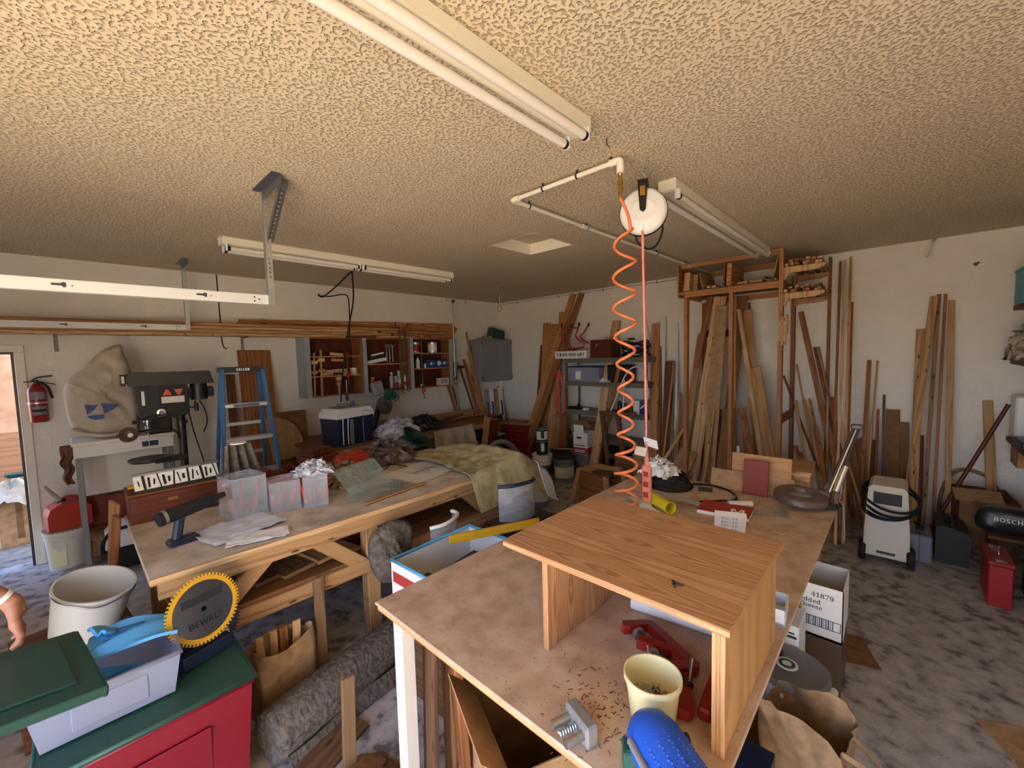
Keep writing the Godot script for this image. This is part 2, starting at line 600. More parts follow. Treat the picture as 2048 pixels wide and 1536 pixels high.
	paint("yellow_plastic", "e3cf22", 0.4)
	paint("blue_ladder", "2b5f8e", 0.45)
	paint("blue_plastic", "1c56c8", 0.4)
	paint("blue_label", "24407e", 0.5)
	paint("navy", "16223c", 0.4)
	paint("sky_blue_paper", "58a8d8", 0.7)
	paint("teal", "1b88a4", 0.45)
	paint("brown_metal", "5c4a41", 0.35)
	paint("brick_red", "7d2c1a", 0.6)
	paint("box_red", "a83028", 0.7)
	paint("skin", "a3735a", 0.6)
	paint("ink", "23242a", 0.8)
	paint("ink_grey", "565d6c", 0.8)
	paint("shirt", "5a6270", 0.9)
	paint("lid_brown", "8a6f58", 0.5)
	paint("rope_tan", "8d7554", 0.9)
	paint("wax_white", "f2f0ea", 0.5)
	mat("steel", Color.html("b9bcc0"), 0.35, 1.0)
	mat("galvanised", Color.html("c9cbca"), 0.42, 0.9)
	mat("strut_steel", Color.html("8f9296"), 0.42, 0.9)
	mat("chrome", Color.html("dfe2e6"), 0.12, 1.0)
	mat("brass", Color.html("c79a4a"), 0.3, 1.0)
	mat("blade_steel", Color.html("83888f"), 0.3, 1.0)
	mat("iron_dark", Color.html("4a443f"), 0.45, 0.8)
	mat("aluminium", Color.html("cdd0d2"), 0.4, 0.9)
	paint("track_white", "d9dcd8", 0.4)
	var h_cloth := height(91, 256, 0.08, 3, 0.2, 0.8)
	mat("canvas", Color.html("c0b8aa"), 0.95, 0, blotch(92, 256, 0.02, 3, [Color.html("d8cdbb"), Color.html("f2ebdf"), Color.html("ffffff")]), Vector3(1, 1, 1), true, h_cloth, 0.15)
	mat("tarp_khaki", Color.html("b9b292"), 0.9, 0, blotch(93, 256, 0.02, 4, [Color.html("b9b396"), Color.html("ece6d0"), Color.html("ffffff")], 0.01, Color.html("7c7660"), 1.3), Vector3(1.2, 1.2, 1.2), true, h_cloth, 0.1)
	mat("tarp_white", Color.html("cfd0d8"), 0.8, 0, null, Vector3.ONE, false)
	mat("carpet_grey", Color.html("847d76"), 1.0, 0, blotch(94, 512, 0.03, 5, [Color.html("8c857e"), Color.html("b9b2ab"), Color.html("e2dcd6")], 0.03, Color.html("d6cfc8"), 1.4), Vector3(1.4, 1.4, 1.4), true, height(95, 512, 0.05, 4, 0.2, 0.8), 0.5)
	mat("bag_black", Color.html("202226"), 0.4, 0, null)
	mat("sawdust", Color.html("7a4a2c"), 0.95)
	mat("siding", Color.html("a98766"), 0.7, 0, blotch(96, 256, 0.02, 3, [Color.html("d8c6b4"), Color.html("f6ebe0"), Color.html("ffffff")]), Vector3(0.6, 0.6, 0.6), true)
	mat("drive", Color.html("b7a690"), 0.9, 0, t_floor, Vector3(0.3, 0.3, 0.3), true)
	for g in [["clear_plastic", "cfd6de", 0.22, 0.06], ["frosted_plastic", "a9b0c8", 0.42, 0.2], ["glass_pane", "b9d4cf", 0.25, 0.03], ["smoke_plastic", "30343a", 0.6, 0.1], ["amber_plastic", "8a4a1c", 0.5, 0.1], ["bottle_glass", "dfe4e6", 0.3, 0.05]]:
		var m := mat(g[0], Color(Color.html(g[1]), g[2]), g[3])
		m.transparency = BaseMaterial3D.TRANSPARENCY_ALPHA

# ---------------------------------------------------------------- the room
func room() -> void:
	struct("floor", B.new().bx(Vector3(-3.8, -0.06, 3.52), Vector3(7.9, 0.12, 7.34)), "concrete")
	# ceiling with a hatch opening
	var hx0 := -3.21; var hx1 := -2.61; var hz0 := 3.08; var hz1 := 3.63
	var c := B.new()
	c.bx(Vector3((-7.75 + hx0) / 2, H + 0.1, 3.52), Vector3(hx0 + 7.75, 0.2, 7.34))
	c.bx(Vector3((0.15 + hx1) / 2, H + 0.1, 3.52), Vector3(0.15 - hx1, 0.2, 7.34))
	c.bx(Vector3((hx0 + hx1) / 2, H + 0.1, (hz0 - 0.15) / 2), Vector3(hx1 - hx0, 0.2, hz0 + 0.15))
	c.bx(Vector3((hx0 + hx1) / 2, H + 0.1, (hz1 + 7.19) / 2), Vector3(hx1 - hx0, 0.2, 7.19 - hz1))
	struct("ceiling", c, "ceiling_plaster")
	var hatch := thing("attic_hatch", "square attic hatch panel recessed into the textured ceiling", "hatch", Vector3(-2.91, H, 3.355))
	var fr := B.new()
	for s in [-1, 1]:
		fr.bx(Vector3(s * 0.294, 0.055, 0), Vector3(0.012, 0.11, 0.55))
		fr.bx(Vector3(0, 0.055, s * 0.269), Vector3(0.576, 0.11, 0.012))
	part(hatch, "frame", fr, "fixture_cream")
	part(hatch, "panel", B.new().bx(Vector3(0, 0.12, 0), Vector3(0.6, 0.02, 0.55)), "ceiling_plaster")
	# left wall with the side door opening
	var dx0 := -7.29; var dx1 := -6.385; var dh := 2.035
	var w := B.new()
	w.bx(Vector3((-7.75 + dx0) / 2, H / 2, -0.075), Vector3(dx0 + 7.75, H, 0.15))
	w.bx(Vector3((dx1 + 0.15) / 2, H / 2, -0.075), Vector3(0.15 - dx1, H, 0.15))
	w.bx(Vector3((dx0 + dx1) / 2, (dh + H) / 2, -0.075), Vector3(dx1 - dx0, H - dh, 0.15))
	struct("wall_left", w, "wall_paint")
	struct("wall_back", B.new().bx(Vector3(0.075, H / 2, 3.52), Vector3(0.15, H, 7.34)), "wall_paint")
	struct("wall_right", B.new().bx(Vector3(-3.8, H / 2, 7.12), Vector3(7.9, H, 0.14)), "wall_paint")
	# front wall: two vehicle doorways
	var f := B.new()
	var gh := 2.4
	for q in [[-0.15, 0.45], [3.3, 3.75], [6.75, 7.19]]:
		f.bx(Vector3(-7.675, H / 2, (q[0] + q[1]) / 2), Vector3(0.15, H, q[1] - q[0]))
	for q in [[0.45, 3.3], [3.75, 6.75]]:
		f.bx(Vector3(-7.675, (gh + H) / 2, (q[0] + q[1]) / 2), Vector3(0.15, H - gh, q[1] - q[0]))
	struct("wall_front", f, "wall_paint")
	# the first vehicle door is shut: a sectional door
	var gd := Node3D.new()
	gd.name = "door_1"
	add_child(gd)
	gd.set_meta("kind", "structure")
	for k in 4:
		struct("door_section", B.new().bx(Vector3(-7.62, 0.30 + 0.60 * k, 1.875), Vector3(0.045, 0.595, 2.84), 0.006), "white_paint", gd)
	# door casing and jamb of the side door
	var t := B.new()
	t.bx(Vector3(dx1 + 0.033, dh / 2, 0.009), Vector3(0.066, dh, 0.018), 0.004)
	t.bx(Vector3(dx0 - 0.033, dh / 2, 0.009), Vector3(0.066, dh, 0.018), 0.004)
	t.bx(Vector3((dx0 + dx1) / 2, dh + 0.033, 0.009), Vector3(dx1 - dx0 + 0.132, 0.066, 0.018), 0.004)
	struct("trim_1", t, "trim_white")
	var j := B.new()
	j.bx(Vector3(dx1 - 0.01, dh / 2, -0.075), Vector3(0.02, dh, 0.15))
	j.bx(Vector3(dx0 + 0.01, dh / 2, -0.075), Vector3(0.02, dh, 0.15))
	j.bx(Vector3((dx0 + dx1) / 2, dh - 0.01, -0.075), Vector3(dx1 - dx0, 0.02, 0.15))
	struct("trim_2", j, "iron_dark")
	# outside: ground and the neighbouring sided wall seen through the side door
	var yard := struct("ground", B.new().bx(Vector3(-11, -0.09, 3), Vector3(34, 0.1, 34)), "drive")
	yard.name = "ground"
	var out := thing("sided_shed_wall", "tan lap siding wall outdoors seen through the open side door", "wall", Vector3(-6.7, 0, -3.6))
	part(out, "sheathing", B.new().bx(Vector3(0, 2.95, -0.05), Vector3(5.4, 5.9, 0.06)), "siding")
	for k in 31:
		part(out, "siding_board", B.new().box(xf(Vector3(0, 1.02 + k * 0.155, 0.0), 5.0), Vector3(5.4, 0.17, 0.014), 0.002), "siding")
	part(out, "base_panel", B.new().bx(Vector3(0, 0.47, 0), Vector3(5.4, 0.94, 0.03)), "ply_dark")
	# things standing out there
	var cb := thing("moving_box", "tall brown cardboard box just outside the side door", "box", Vector3(-6.56, -0.04, -1.1), 8)
	part(cb, "body", B.new().bx(Vector3(0, 0.26, 0), Vector3(0.26, 0.52, 0.3), 0.004), "cardboard")
	part(cb, "tape", B.new().bx(Vector3(0.02, 0.3, 0.1515), Vector3(0.05, 0.44, 0.002)), "cardboard_dark")
	var rg := RandomNumberGenerator.new()
	rg.seed = 3
	var nz := noise(5, 2.2, 3)
	solo("dust_sheet", "crumpled cream dust sheet heaped on the box outdoors", "sheet", B.new().sheet(26, 20, func(u, q): return Vector3((u - 0.5) * 0.5, 0.2 - 1.1 * (pow(u - 0.5, 2) + pow(q - 0.5, 2)) * 0.7 + nz.get_noise_2d(u * 2.0, q * 2.0) * 0.07, (q - 0.5) * 0.42), 0.004), "canvas", Vector3(-6.57, 0.45, -1.1))
	solo("plastic_tray", "white and green plastic tray lying on the dust sheet outdoors", "tray", B.new().bx(Vector3(0, 0, 0), Vector3(0.2, 0.03, 0.12), 0.01).bx(Vector3(0, -0.025, 0), Vector3(0.16, 0.02, 0.09), 0.006), "dark_green", Vector3(-6.5, 0.74, -1.0))
	for k in 2:
		solo("parking_curb", ["red painted curb board lying on the ground outdoors", "second red curb board farther from the side door outdoors"][k], "curb", B.new().bx(Vector3.ZERO, Vector3(1.2, 0.08, 0.14), 0.012), "red_paint", Vector3(-7.0, 0.0, -2.0 - 0.9 * k), 6)

# ---------------------------------------------------------------- hung from the ceiling
func strip_light(label: String, at: Vector3, tandem: bool) -> void:
	# 8 ft strip along x, centre at `at` on the ceiling
	var o := thing("strip_light", label, "light fixture", at)
	var l := 2.44
	part(o, "housing", B.new().bx(Vector3(0, -0.032, 0), Vector3(l, 0.064, 0.108), 0.006), "fixture_cream")
	part(o, "cover", B.new().bx(Vector3(0, -0.067, 0), Vector3(l - 0.02, 0.008, 0.07), 0.003), "fixture_cream")
	var runs := [[-l / 2 + 0.03, -0.02], [0.02, l / 2 - 0.03]] if tandem else [[-l / 2 + 0.03, l / 2 - 0.03]]
	for r in runs:
		for s in [-1, 1]:
			var tb := part(o, "tube", B.new().cyl(Vector3(r[0] + 0.012, -0.1, s * 0.052), Vector3(r[1] - 0.012, -0.1, s * 0.052), 0.019, 14), "tube_glass")
			for q in [r[0], r[1]]:
				var sg := 1.0 if q == r[1] else -1.0
				part(tb, "end_cap", B.new().cyl(Vector3(q - sg * 0.026, -0.1, s * 0.052), Vector3(q - sg * 0.008, -0.1, s * 0.052), 0.0198, 14), "black_rubber")
				part(o, "socket", B.new().bx(Vector3(q, -0.088, s * 0.052), Vector3(0.014, 0.06, 0.036), 0.006), "white_plastic")
	part(o, "end_plate", B.new().bx(Vector3(-l / 2 - 0.002, -0.034, 0), Vector3(0.006, 0.068, 0.112), 0.002), "fixture_cream")
	part(o, "end_plate", B.new().bx(Vector3(l / 2 + 0.002, -0.034, 0), Vector3(0.006, 0.068, 0.112), 0.002), "fixture_cream")

func perf(b: B, x: Transform3D, w: float, l: float, pitch: float, r: float, th: float) -> void:
	var cells := int(l / pitch)
	var p := l / cells
	var zn := x.basis.z.normalized()
	for k in cells:
		var cy := -l / 2 + p * (k + 0.5)
		var rr := r * (0.75 if k % 3 == 1 else 1.0)
		var oc: Array[Vector2] = []
		var ou: Array[Vector2] = [Vector2(w / 2, 0), Vector2(w / 2, p / 2), Vector2(0, p / 2), Vector2(-w / 2, p / 2), Vector2(-w / 2, 0), Vector2(-w / 2, -p / 2), Vector2(0, -p / 2), Vector2(w / 2, -p / 2)]
		for i in 8:
			oc.append(Vector2(cos(TAU * i / 8) * rr, sin(TAU * i / 8) * rr))
		for i in 8:
			var j := (i + 1) % 8
			for s in [-1.0, 1.0]:
				var z: float = s * th / 2
				b.quad(x * Vector3(ou[i].x, cy + ou[i].y, z), x * Vector3(ou[j].x, cy + ou[j].y, z), x * Vector3(oc[j].x, cy + oc[j].y, z), x * Vector3(oc[i].x, cy + oc[i].y, z), zn * s)

func ceiling_things() -> void:
	strip_light("long two-tube strip light ending beside the air pipe elbow", Vector3(-5.60, H, 4.89), false)
	strip_light("long two-tube strip light running from hose reel to lumber rack", Vector3(-2.22, H, 4.90), false)
	strip_light("tandem four-tube strip light over the back of the workbench", Vector3(-3.885, H, 1.80), true)
	# garage door tracks and their perforated hangers
	for k in 2:
		var z: float = [3.08, 0.40][k]
		var o := thing("door_track", ["white garage door track on a hanger with a diagonal strut", "white garage door track hung close to the long wall"][k], "track", Vector3(-5.16, 2.27, z))
		var tr := B.new()
		tr.bx(Vector3(-1.2, 0, 0), Vector3(2.44, 0.055, 0.003))
		tr.bx(Vector3(-1.2, -0.027, -0.02), Vector3(2.44, 0.004, 0.04))
		tr.bx(Vector3(-1.2, 0.027, -0.012), Vector3(2.44, 0.004, 0.024))
		tr.bx(Vector3(-1.2, -0.018, -0.039), Vector3(2.44, 0.018, 0.003))
		part(o, "rail", tr, "track_white")
		for q in [-0.28, -0.95, -1.0, -0.16, -0.14]:
			pass
		for q in [-0.33, -0.88]:
			var slot := PackedVector2Array([Vector2(-0.034, -0.005), Vector2(0.0, -0.006), Vector2(0.004, -0.013), Vector2(0.014, -0.012), Vector2(0.016, 0.002), Vector2(0.013, 0.011), Vector2(0.003, 0.012), Vector2(-0.002, 0.006), Vector2(-0.034, 0.005)])
			part(o, "keyhole_slot", B.new().prism(xf(Vector3(q, 0.004, 0.0017)), slot, 0.0012), "dark_grey")
			part(o, "rivet", B.new().cyl(Vector3(q + 0.035, 0.0, 0.001), Vector3(q + 0.035, 0.0, 0.004), 0.004, 8), "mid_grey")
		for q in [Vector2(-0.05, 0.0), Vector2(-0.075, 0.012), Vector2(-0.075, -0.012)]:
			part(o, "bolt_hole", B.new().cyl(Vector3(q.x, q.y, 0.001), Vector3(q.x, q.y, 0.003), 0.005, 8), "dark_grey")
		var hg := B.new()
		var top := H - 2.27
		perf(hg, xf(Vector3(0.02, top / 2 - 0.015, 0.008)), 0.034, top + 0.03, 0.026, 0.0075, 0.003)
		perf(hg, xf(Vector3(0.002, top / 2 - 0.015, -0.008), 0, 90), 0.034, top + 0.03, 0.026, 0.006, 0.003)
		part(o, "hanger", hg, "galvanised")
		var pl := B.new()
		pl.bx(Vector3(-0.02, top - 0.004, 0.16), Vector3(0.05, 0.005, 0.36))
		pl.bx(Vector3(0.003, top - 0.03, 0.16), Vector3(0.004, 0.052, 0.36))
		part(o, "ceiling_angle", pl, "strut_steel")
		if k == 0:
			var a := Vector3(0.008, top - 0.03, 0.3)
			var b2 := Vector3(0.008, top - 0.30, 0.0)
			var y := (b2 - a).normalized()
			var xax := Vector3(1, 0, 0)
			var sb := B.new()
			perf(sb, Transform3D(Basis(xax, y, xax.cross(y).normalized()), (a + b2) / 2 + Vector3(0.026, 0, 0)), 0.04, a.distance_to(b2), 0.027, 0.008, 0.003)
			sb.bar(a + Vector3(0.006, 0, 0), b2 + Vector3(0.006, 0, 0), 0.003, 0.034, Vector3(0, 1, -1))
			part(o, "strut", sb, "strut_steel")
			for q in [Vector3(0.018, top - 0.29, 0.0), Vector3(0.018, top - 0.05, 0.28)]:
				part(o, "bolt", B.new().cyl(q - Vector3(0.01, 0, 0), q + Vector3(0.012, 0, 0), 0.009, 8), "steel")
	# compressed air line
	var z1 := 4.866
	var ap := thing("air_pipe", "white plastic air pipe clipped to the ceiling in an L", "pipe", Vector3(-3.965, H - 0.035, 4.085))
	part(ap, "long_run", B.new().cyl(Vector3(0.02, 0, 0), Vector3(3.95, 0, 0), 0.0135, 12), "pvc_white")
	part(ap, "short_run", B.new().cyl(Vector3(0, 0, 0.02), Vector3(0, 0, z1 - 4.085 - 0.02), 0.0135, 12), "pvc_white")
	part(ap, "corner_elbow", B.new().tube(spline([Vector3(0.06, 0, 0), Vector3(0.012, 0, 0.0), Vector3(0, 0, 0.012), Vector3(0, 0, 0.06)], 4), 0.019, 12), "pvc_white")
	part(ap, "drop_elbow", B.new().tube(spline([Vector3(0, 0, z1 - 4.085 - 0.06), Vector3(0, 0, z1 - 4.085 - 0.012), Vector3(0, -0.012, z1 - 4.085), Vector3(0, -0.07, z1 - 4.085)], 4), 0.02, 12), "pvc_white")
	for q in [0.25, 0.5, 0.72]:
		part(ap, "clip", B.new().cyl(Vector3(0, 0, q), Vector3(0, 0, q + 0.012), 0.0165, 12).bx(Vector3(0, 0.02, q + 0.006), Vector3(0.01, 0.03, 0.01)), "dark_grey")
	for q in [0.16, 0.88, 1.4, 2.2, 3.0]:
		part(ap, "clip", B.new().cyl(Vector3(q, 0, 0), Vector3(q + 0.012, 0, 0), 0.0165, 12).bx(Vector3(q + 0.006, 0.02, 0), Vector3(0.01, 0.03, 0.01)), "dark_grey")
	part(ap, "coupling", B.new().cyl(Vector3(0.82, 0, 0), Vector3(0.88, 0, 0), 0.018, 12), "pvc_white")
	var dz := z1 - 4.085
	part(ap, "brass_fitting", B.new().lathe(xf(Vector3(0, -0.2, dz)), [Vector2(0, 0), Vector2(0.008, 0), Vector2(0.008, 0.03), Vector2(0.012, 0.032), Vector2(0.012, 0.06), Vector2(0.009, 0.062), Vector2(0.009, 0.07), Vector2(0.014, 0.072), Vector2(0.014, 0.095), Vector2(0.01, 0.1), Vector2(0.01, 0.125), Vector2(0.014, 0.13), Vector2(0.0, 0.13)], 10), "brass")
	# coiled orange hose hanging from it down to the table
	var pts := PackedVector3Array()
	var top_y := H - 0.235
	for i in 16:
		var q := i / 15.0
		pts.append(Vector3(-3.965 + 0.01 * q, top_y - 0.16 * q, z1 + 0.05 * sin(q * PI * 0.5)))
	var turns := 11.5
	var nst := int(turns * 26)
	var y0 := top_y - 0.16
	for i in nst:
		var q := float(i) / nst
		var rad := 0.05 + 0.012 * sin(q * 9.0)
		var yy := y0 - (y0 - 1.0) * (q * 1.36 - 0.36 * q * q)
		var a := PI * 0.5 + q * turns * TAU
		pts.append(Vector3(-3.925 + cos(a) * rad, yy, z1 + sin(a) * rad))
	var last := pts[pts.size() - 1]
	for p in spline([last, last + Vector3(0.02, -0.05, -0.05), last + Vector3(0.12, -0.09, -0.1), Vector3(-3.7, 0.913, z1 - 0.12)], 6).slice(1):
		pts.append(p)
	solo("coil_hose", "orange coiled air hose hanging from brass fitting to the table", "hose", B.new().tube(pts, 0.0085, 8), "orange_hose")
	# hose reel
	var rl := thing("hose_reel", "white round retractable cord reel with black bracket under the ceiling", "reel", Vector3(-3.766, H, 4.90), 22)
	part(rl, "drum", B.new().lathe(xf(Vector3(0, -0.27, 0), 0, 0, 90), [Vector2(0, -0.05), Vector2(0.06, -0.05), Vector2(0.064, -0.046), Vector2(0.105, -0.044), Vector2(0.124, -0.03), Vector2(0.128, -0.012)], 40), "white_plastic")
	part(rl, "drum", B.new().lathe(xf(Vector3(0, -0.27, 0), 0, 0, 90), [Vector2(0.128, 0.012), Vector2(0.124, 0.03), Vector2(0.105, 0.044), Vector2(0.064, 0.046), Vector2(0.06, 0.05), Vector2(0, 0.05)], 40), "white_plastic")
	part(rl, "rubber_band", B.new().lathe(xf(Vector3(0, -0.27, 0), 0, 0, 90), [Vector2(0.1, -0.012), Vector2(0.131, -0.012), Vector2(0.131, 0.012), Vector2(0.1, 0.012)], 40), "black_rubber")
	var arm := PackedVector2Array([Vector2(-0.028, 0.16), Vector2(0.028, 0.16), Vector2(0.016, 0.0), Vector2(-0.002, -0.014), Vector2(-0.016, 0.0)])
	var br := part(rl, "bracket", B.new().prism(xf(Vector3(-0.056, -0.27, 0), 0, 90), arm, 0.006).prism(xf(Vector3(0.056, -0.27, 0), 0, 90), arm, 0.006).bx(Vector3(0, -0.112, 0), Vector3(0.118, 0.008, 0.056)), "black_paint")
	part(br, "rating_label", B.new().bx(Vector3(-0.06, -0.17, 0), Vector3(0.002, 0.05, 0.026)), "brass")
	part(rl, "hook", B.new().tube(spline([Vector3(0, -0.11, 0), Vector3(0, -0.085, 0.012), Vector3(0, -0.06, 0), Vector3(0, -0.045, -0.008), Vector3(0, -0.02, 0), Vector3(0, 0, 0)], 5), 0.005, 8), "galvanised")
	part(rl, "swivel_plate", B.new().bx(Vector3(0, -0.1, 0.0), Vector3(0.07, 0.012, 0.03), 0.003), "galvanised")
	part(rl, "pigtail_cord", B.new().tube(spline([Vector3(0.05, -0.3, 0.09), Vector3(0.07, -0.36, 0.1), Vector3(0.06, -0.44, 0.07), Vector3(0.04, -0.465, 0.02), Vector3(0.02, -0.43, -0.03), Vector3(0.01, -0.385, -0.045)], 8), 0.006, 8), "black_rubber")
	# the reel's straight pink cord with its plug block and tags
	var pc := thing("reel_cable", "straight coral extension cord hanging from the reel beside the coil", "cord", Vector3(-3.80, 1.0, 4.93))
	part(pc, "cord", B.new().tube(PackedVector3Array([Vector3(0.0, 1.58, -0.02), Vector3(0.0, 1.0, -0.01), Vector3(0, 0.3, 0)]), 0.0075, 8), "pink_hose")
	part(pc, "outlet_block", B.new().bx(Vector3(0, 0.12, 0), Vector3(0.03, 0.22, 0.055), 0.01), "pink_hose")
	for q in [0.06, 0.12, 0.18]:
		part(pc, "socket", B.new().bx(Vector3(-0.0155, q, 0), Vector3(0.002, 0.03, 0.03), 0.0005), "box_red")
	part(pc, "strain_relief", B.new().cyl(Vector3(0, 0.23, 0), Vector3(0, 0.31, 0), 0.015, 10, 0.009), "pink_hose")
	part(pc, "tag", B.new().box(xf(Vector3(-0.012, 0.365, 0.03), 8, -10, 25), Vector3(0.002, 0.06, 0.09)), "white_paper")
	part(pc, "tag", B.new().box(xf(Vector3(-0.016, 0.31, -0.03), 0, -14, -18), Vector3(0.002, 0.05, 0.08)), "offwhite_paper")
	# small hook with a dark cable bit in the ceiling beside the near strip light
	solo("ceiling_hook", "small dark screw hook in the ceiling beside the near strip light", "hook", B.new().tube(spline([Vector3(0, 0, 0), Vector3(0.0, -0.03, 0), Vector3(0.006, -0.045, 0.01), Vector3(0.0, -0.05, 0.016)], 5), 0.0025, 6), "iron_dark", Vector3(-4.16, H, 4.90))
	# wire loop in the far corner, screw hooks along the wall tops
	var wl := thing("wire_bundle", "white and grey wire looped from the ceiling near the far corner", "wire", Vector3(-1.843, H, 1.791))
	part(wl, "white_wire", B.new().tube(spline([Vector3(0, 0, 0), Vector3(0.05, -0.08, -0.02), Vector3(0.08, -0.2, -0.04), Vector3(0.07, -0.3, -0.02), Vector3(0.05, -0.33, 0.0)], 8), 0.007, 8), "white_plastic")
	part(wl, "grey_wire", B.new().tube(spline([Vector3(0, 0, 0), Vector3(0.02, -0.12, 0.02), Vector3(0.0, -0.25, 0.02), Vector3(0.03, -0.33, 0.0)], 8), 0.004, 8), "iron_dark")
	part(wl, "loop", B.new().tube(spline([Vector3(0.04, -0.34, 0.02), Vector3(0.015, -0.37, 0.0), Vector3(0.02, -0.42, -0.01), Vector3(0.05, -0.43, 0.0), Vector3(0.075, -0.38, 0.01)], 6, true), 0.006, 8), "rope_tan")
	for q in [[-0.01, 0.5, "far wall nearest the room corner"], [-0.01, 1.5, "far wall by the longest stud"], [-0.01, 2.4, "far wall above the metal shelving"], [-0.01, 3.3, "far wall beside the lumber rack"], [-0.9, 0.02, "long wall above the grey cabinet"], [-1.35, 0.02, "long wall at the pipe clamp"]]:
		solo("screw_hook", "small steel screw hook in the top of the " + q[2], "hook", B.new().tube(spline([Vector3(0, 0.05, 0), Vector3(-0.006, 0.02, 0.0), Vector3(-0.01, 0.0, 0.01), Vector3(-0.004, -0.01, 0.012), Vector3(0.004, 0.0, 0.01)], 4), 0.004, 6), "iron_dark", Vector3(q[0] - 0.01, H - 0.05, q[1] + 0.01), 0, "screw hooks along the wall tops")
	var wire := []
	for k in 9:
		wire.append(Vector3(-0.022, H - 0.035 - 0.006 * sin(k * 1.9), 0.1 + 0.44 * k))
	solo("strung_wire", "thin grey wire strung along the top of the far wall", "wire", B.new().tube(spline(wire, 4), 0.0035, 6), "iron_dark")
	solo("wire_coil", "loose white wire loop hanging at the ceiling line of the far wall", "wire", B.new().tube(spline([Vector3(0, 0, 0), Vector3(-0.02, -0.06, -0.02), Vector3(-0.01, -0.14, -0.05), Vector3(0.0, -0.2, -0.06), Vector3(0.01, -0.15, -0.03), Vector3(-0.01, -0.07, -0.015), Vector3(0.01, 0, 0.02)], 7), 0.006, 8), "galvanised", Vector3(-0.16, H, 6.19))
	solo("wall_anchor", "dark hole with a torn anchor in the far wall plaster", "anchor", B.new().cyl(Vector3(-0.006, 0, 0), Vector3(0.004, 0, 0), 0.016, 10).cyl(Vector3(-0.012, 0.012, 0.018), Vector3(0.004, 0.01, 0.016), 0.008, 8), "iron_dark", Vector3(0, 2.64, 6.479))
	# black cable from the ceiling looping to the wall
	solo("black_cable", "black cable dropping from the ceiling and looping to the long wall", "cable", B.new().tube(spline([Vector3(-3.60, 2.80, 0.03), Vector3(-3.60, 2.75, 0.18), Vector3(-3.64, 2.82, 0.7), Vector3(-3.655, 2.925, 1.13), Vector3(-3.63, 2.9, 1.12), Vector3(-3.60, 2.6, 1.05), Vector3(-3.6, 2.2, 0.85), Vector3(-3.6, 1.6, 0.62), Vector3(-3.6, 1.32, 0.56)], 8), 0.009, 8), "black_rubber")
	solo("black_cable", "second black cable bending from the wall down behind the cabinets", "cable", B.new().tube(spline([Vector3(-3.60, 2.78, 0.03), Vector3(-3.55, 2.75, 0.25), Vector3(-3.45, 2.76, 0.45), Vector3(-3.40, 2.72, 0.5), Vector3(-3.39, 2.5, 0.5), Vector3(-3.39, 2.2, 0.47)], 8), 0.008, 8), "black_rubber")
	solo("wall_wire", "thin dark wire running down the long wall behind stacked boards", "wire", B.new().tube(spline([Vector3(-4.769, 2.93, 0.01), Vector3(-4.765, 2.5, 0.012), Vector3(-4.76, 2.12, 0.012), Vector3(-4.72, 2.05, 0.03)], 6), 0.007, 6), "iron_dark")

# closed soft body over an outline (x, y), bulging to +z by d and to -z by back
func cushion(outline: Array, d: float, back: float, sd: int, wr := 0.02, flat := 2.6) -> B:
	var sp := []
	var c := Vector2.ZERO
	for p in outline:
		sp.append(Vector3(p.x, p.y, 0))
		c += p / outline.size()
	var ring := spline(sp, 5, true)
	var m := ring.size()
	var nz := noise(sd, 3.0, 3)
	var fn := func(u: float, v: float) -> Vector3:
		var q := ring[int(round(u * m)) % m]
		var s := 1.0 - absf(v - 0.4) / (0.6 if v > 0.4 else 0.4)
		s = clampf(s, 0.0, 1.0)
		var k := pow(maxf(0.0, 1.0 - pow(s, flat)), 1.0 / flat)
		var p := c.lerp(Vector2(q.x, q.y), s)
		var w := nz.get_noise_2d(p.x * 1.4 + p.y * 0.9, p.y * 0.5 - p.x * 0.3) * wr
		return Vector3(p.x, p.y, (d * k if v > 0.4 else -back * k) + w * k)
	return B.new().sheet(m, 22, fn, 0.002, Vector2(1, 1))

func can(called: String, label: String, at: Vector3, r: float, h: float, body: String, band: String, category := "can", lid := "galvanised", group := "") -> Node3D:
	var o := thing(called, label, category, at, 0, group)
	part(o, "body", B.new().lathe(Transform3D(), [Vector2(0, 0), Vector2(r, 0), Vector2(r, h), Vector2(r * 0.9, h), Vector2(r * 0.9, h - 0.006), Vector2(0, h - 0.006)], 20), body)
	part(o, "label_band", B.new().lathe(Transform3D(), [Vector2(r * 1.01, h * 0.15), Vector2(r * 1.012, h * 0.16), Vector2(r * 1.012, h * 0.8), Vector2(r * 1.0, h * 0.81)], 20), band)
	part(o, "rim", B.new().lathe(Transform3D(), [Vector2(r * 0.92, h - 0.004), Vector2(r * 1.04, h - 0.004), Vector2(r * 1.04, h + 0.004), Vector2(r * 0.92, h + 0.004)], 20), lid)
	return o

func bottle(called: String, label: String, at: Vector3, r: float, h: float, body: String, cap: String, fill := "", category := "bottle") -> Node3D:
	var o := thing(called, label, category, at)
	part(o, "body", B.new().lathe(Transform3D(), [Vector2(0, 0), Vector2(r, 0), Vector2(r, h * 0.62), Vector2(r * 0.8, h * 0.74), Vector2(r * 0.38, h * 0.84), Vector2(r * 0.38, h * 0.9), Vector2(0, h * 0.9)], 16), body)
	part(o, "cap", B.new().cyl(Vector3(0, h * 0.88, 0), Vector3(0, h, 0), r * 0.42, 12), cap)
	if fill != "":
		part(o, "label_band", B.new().lathe(Transform3D(), [Vector2(r * 1.01, h * 0.12), Vector2(r * 1.015, h * 0.13), Vector2(r * 1.015, h * 0.5), Vector2(r * 1.005, h * 0.51)], 16), fill)
	return o

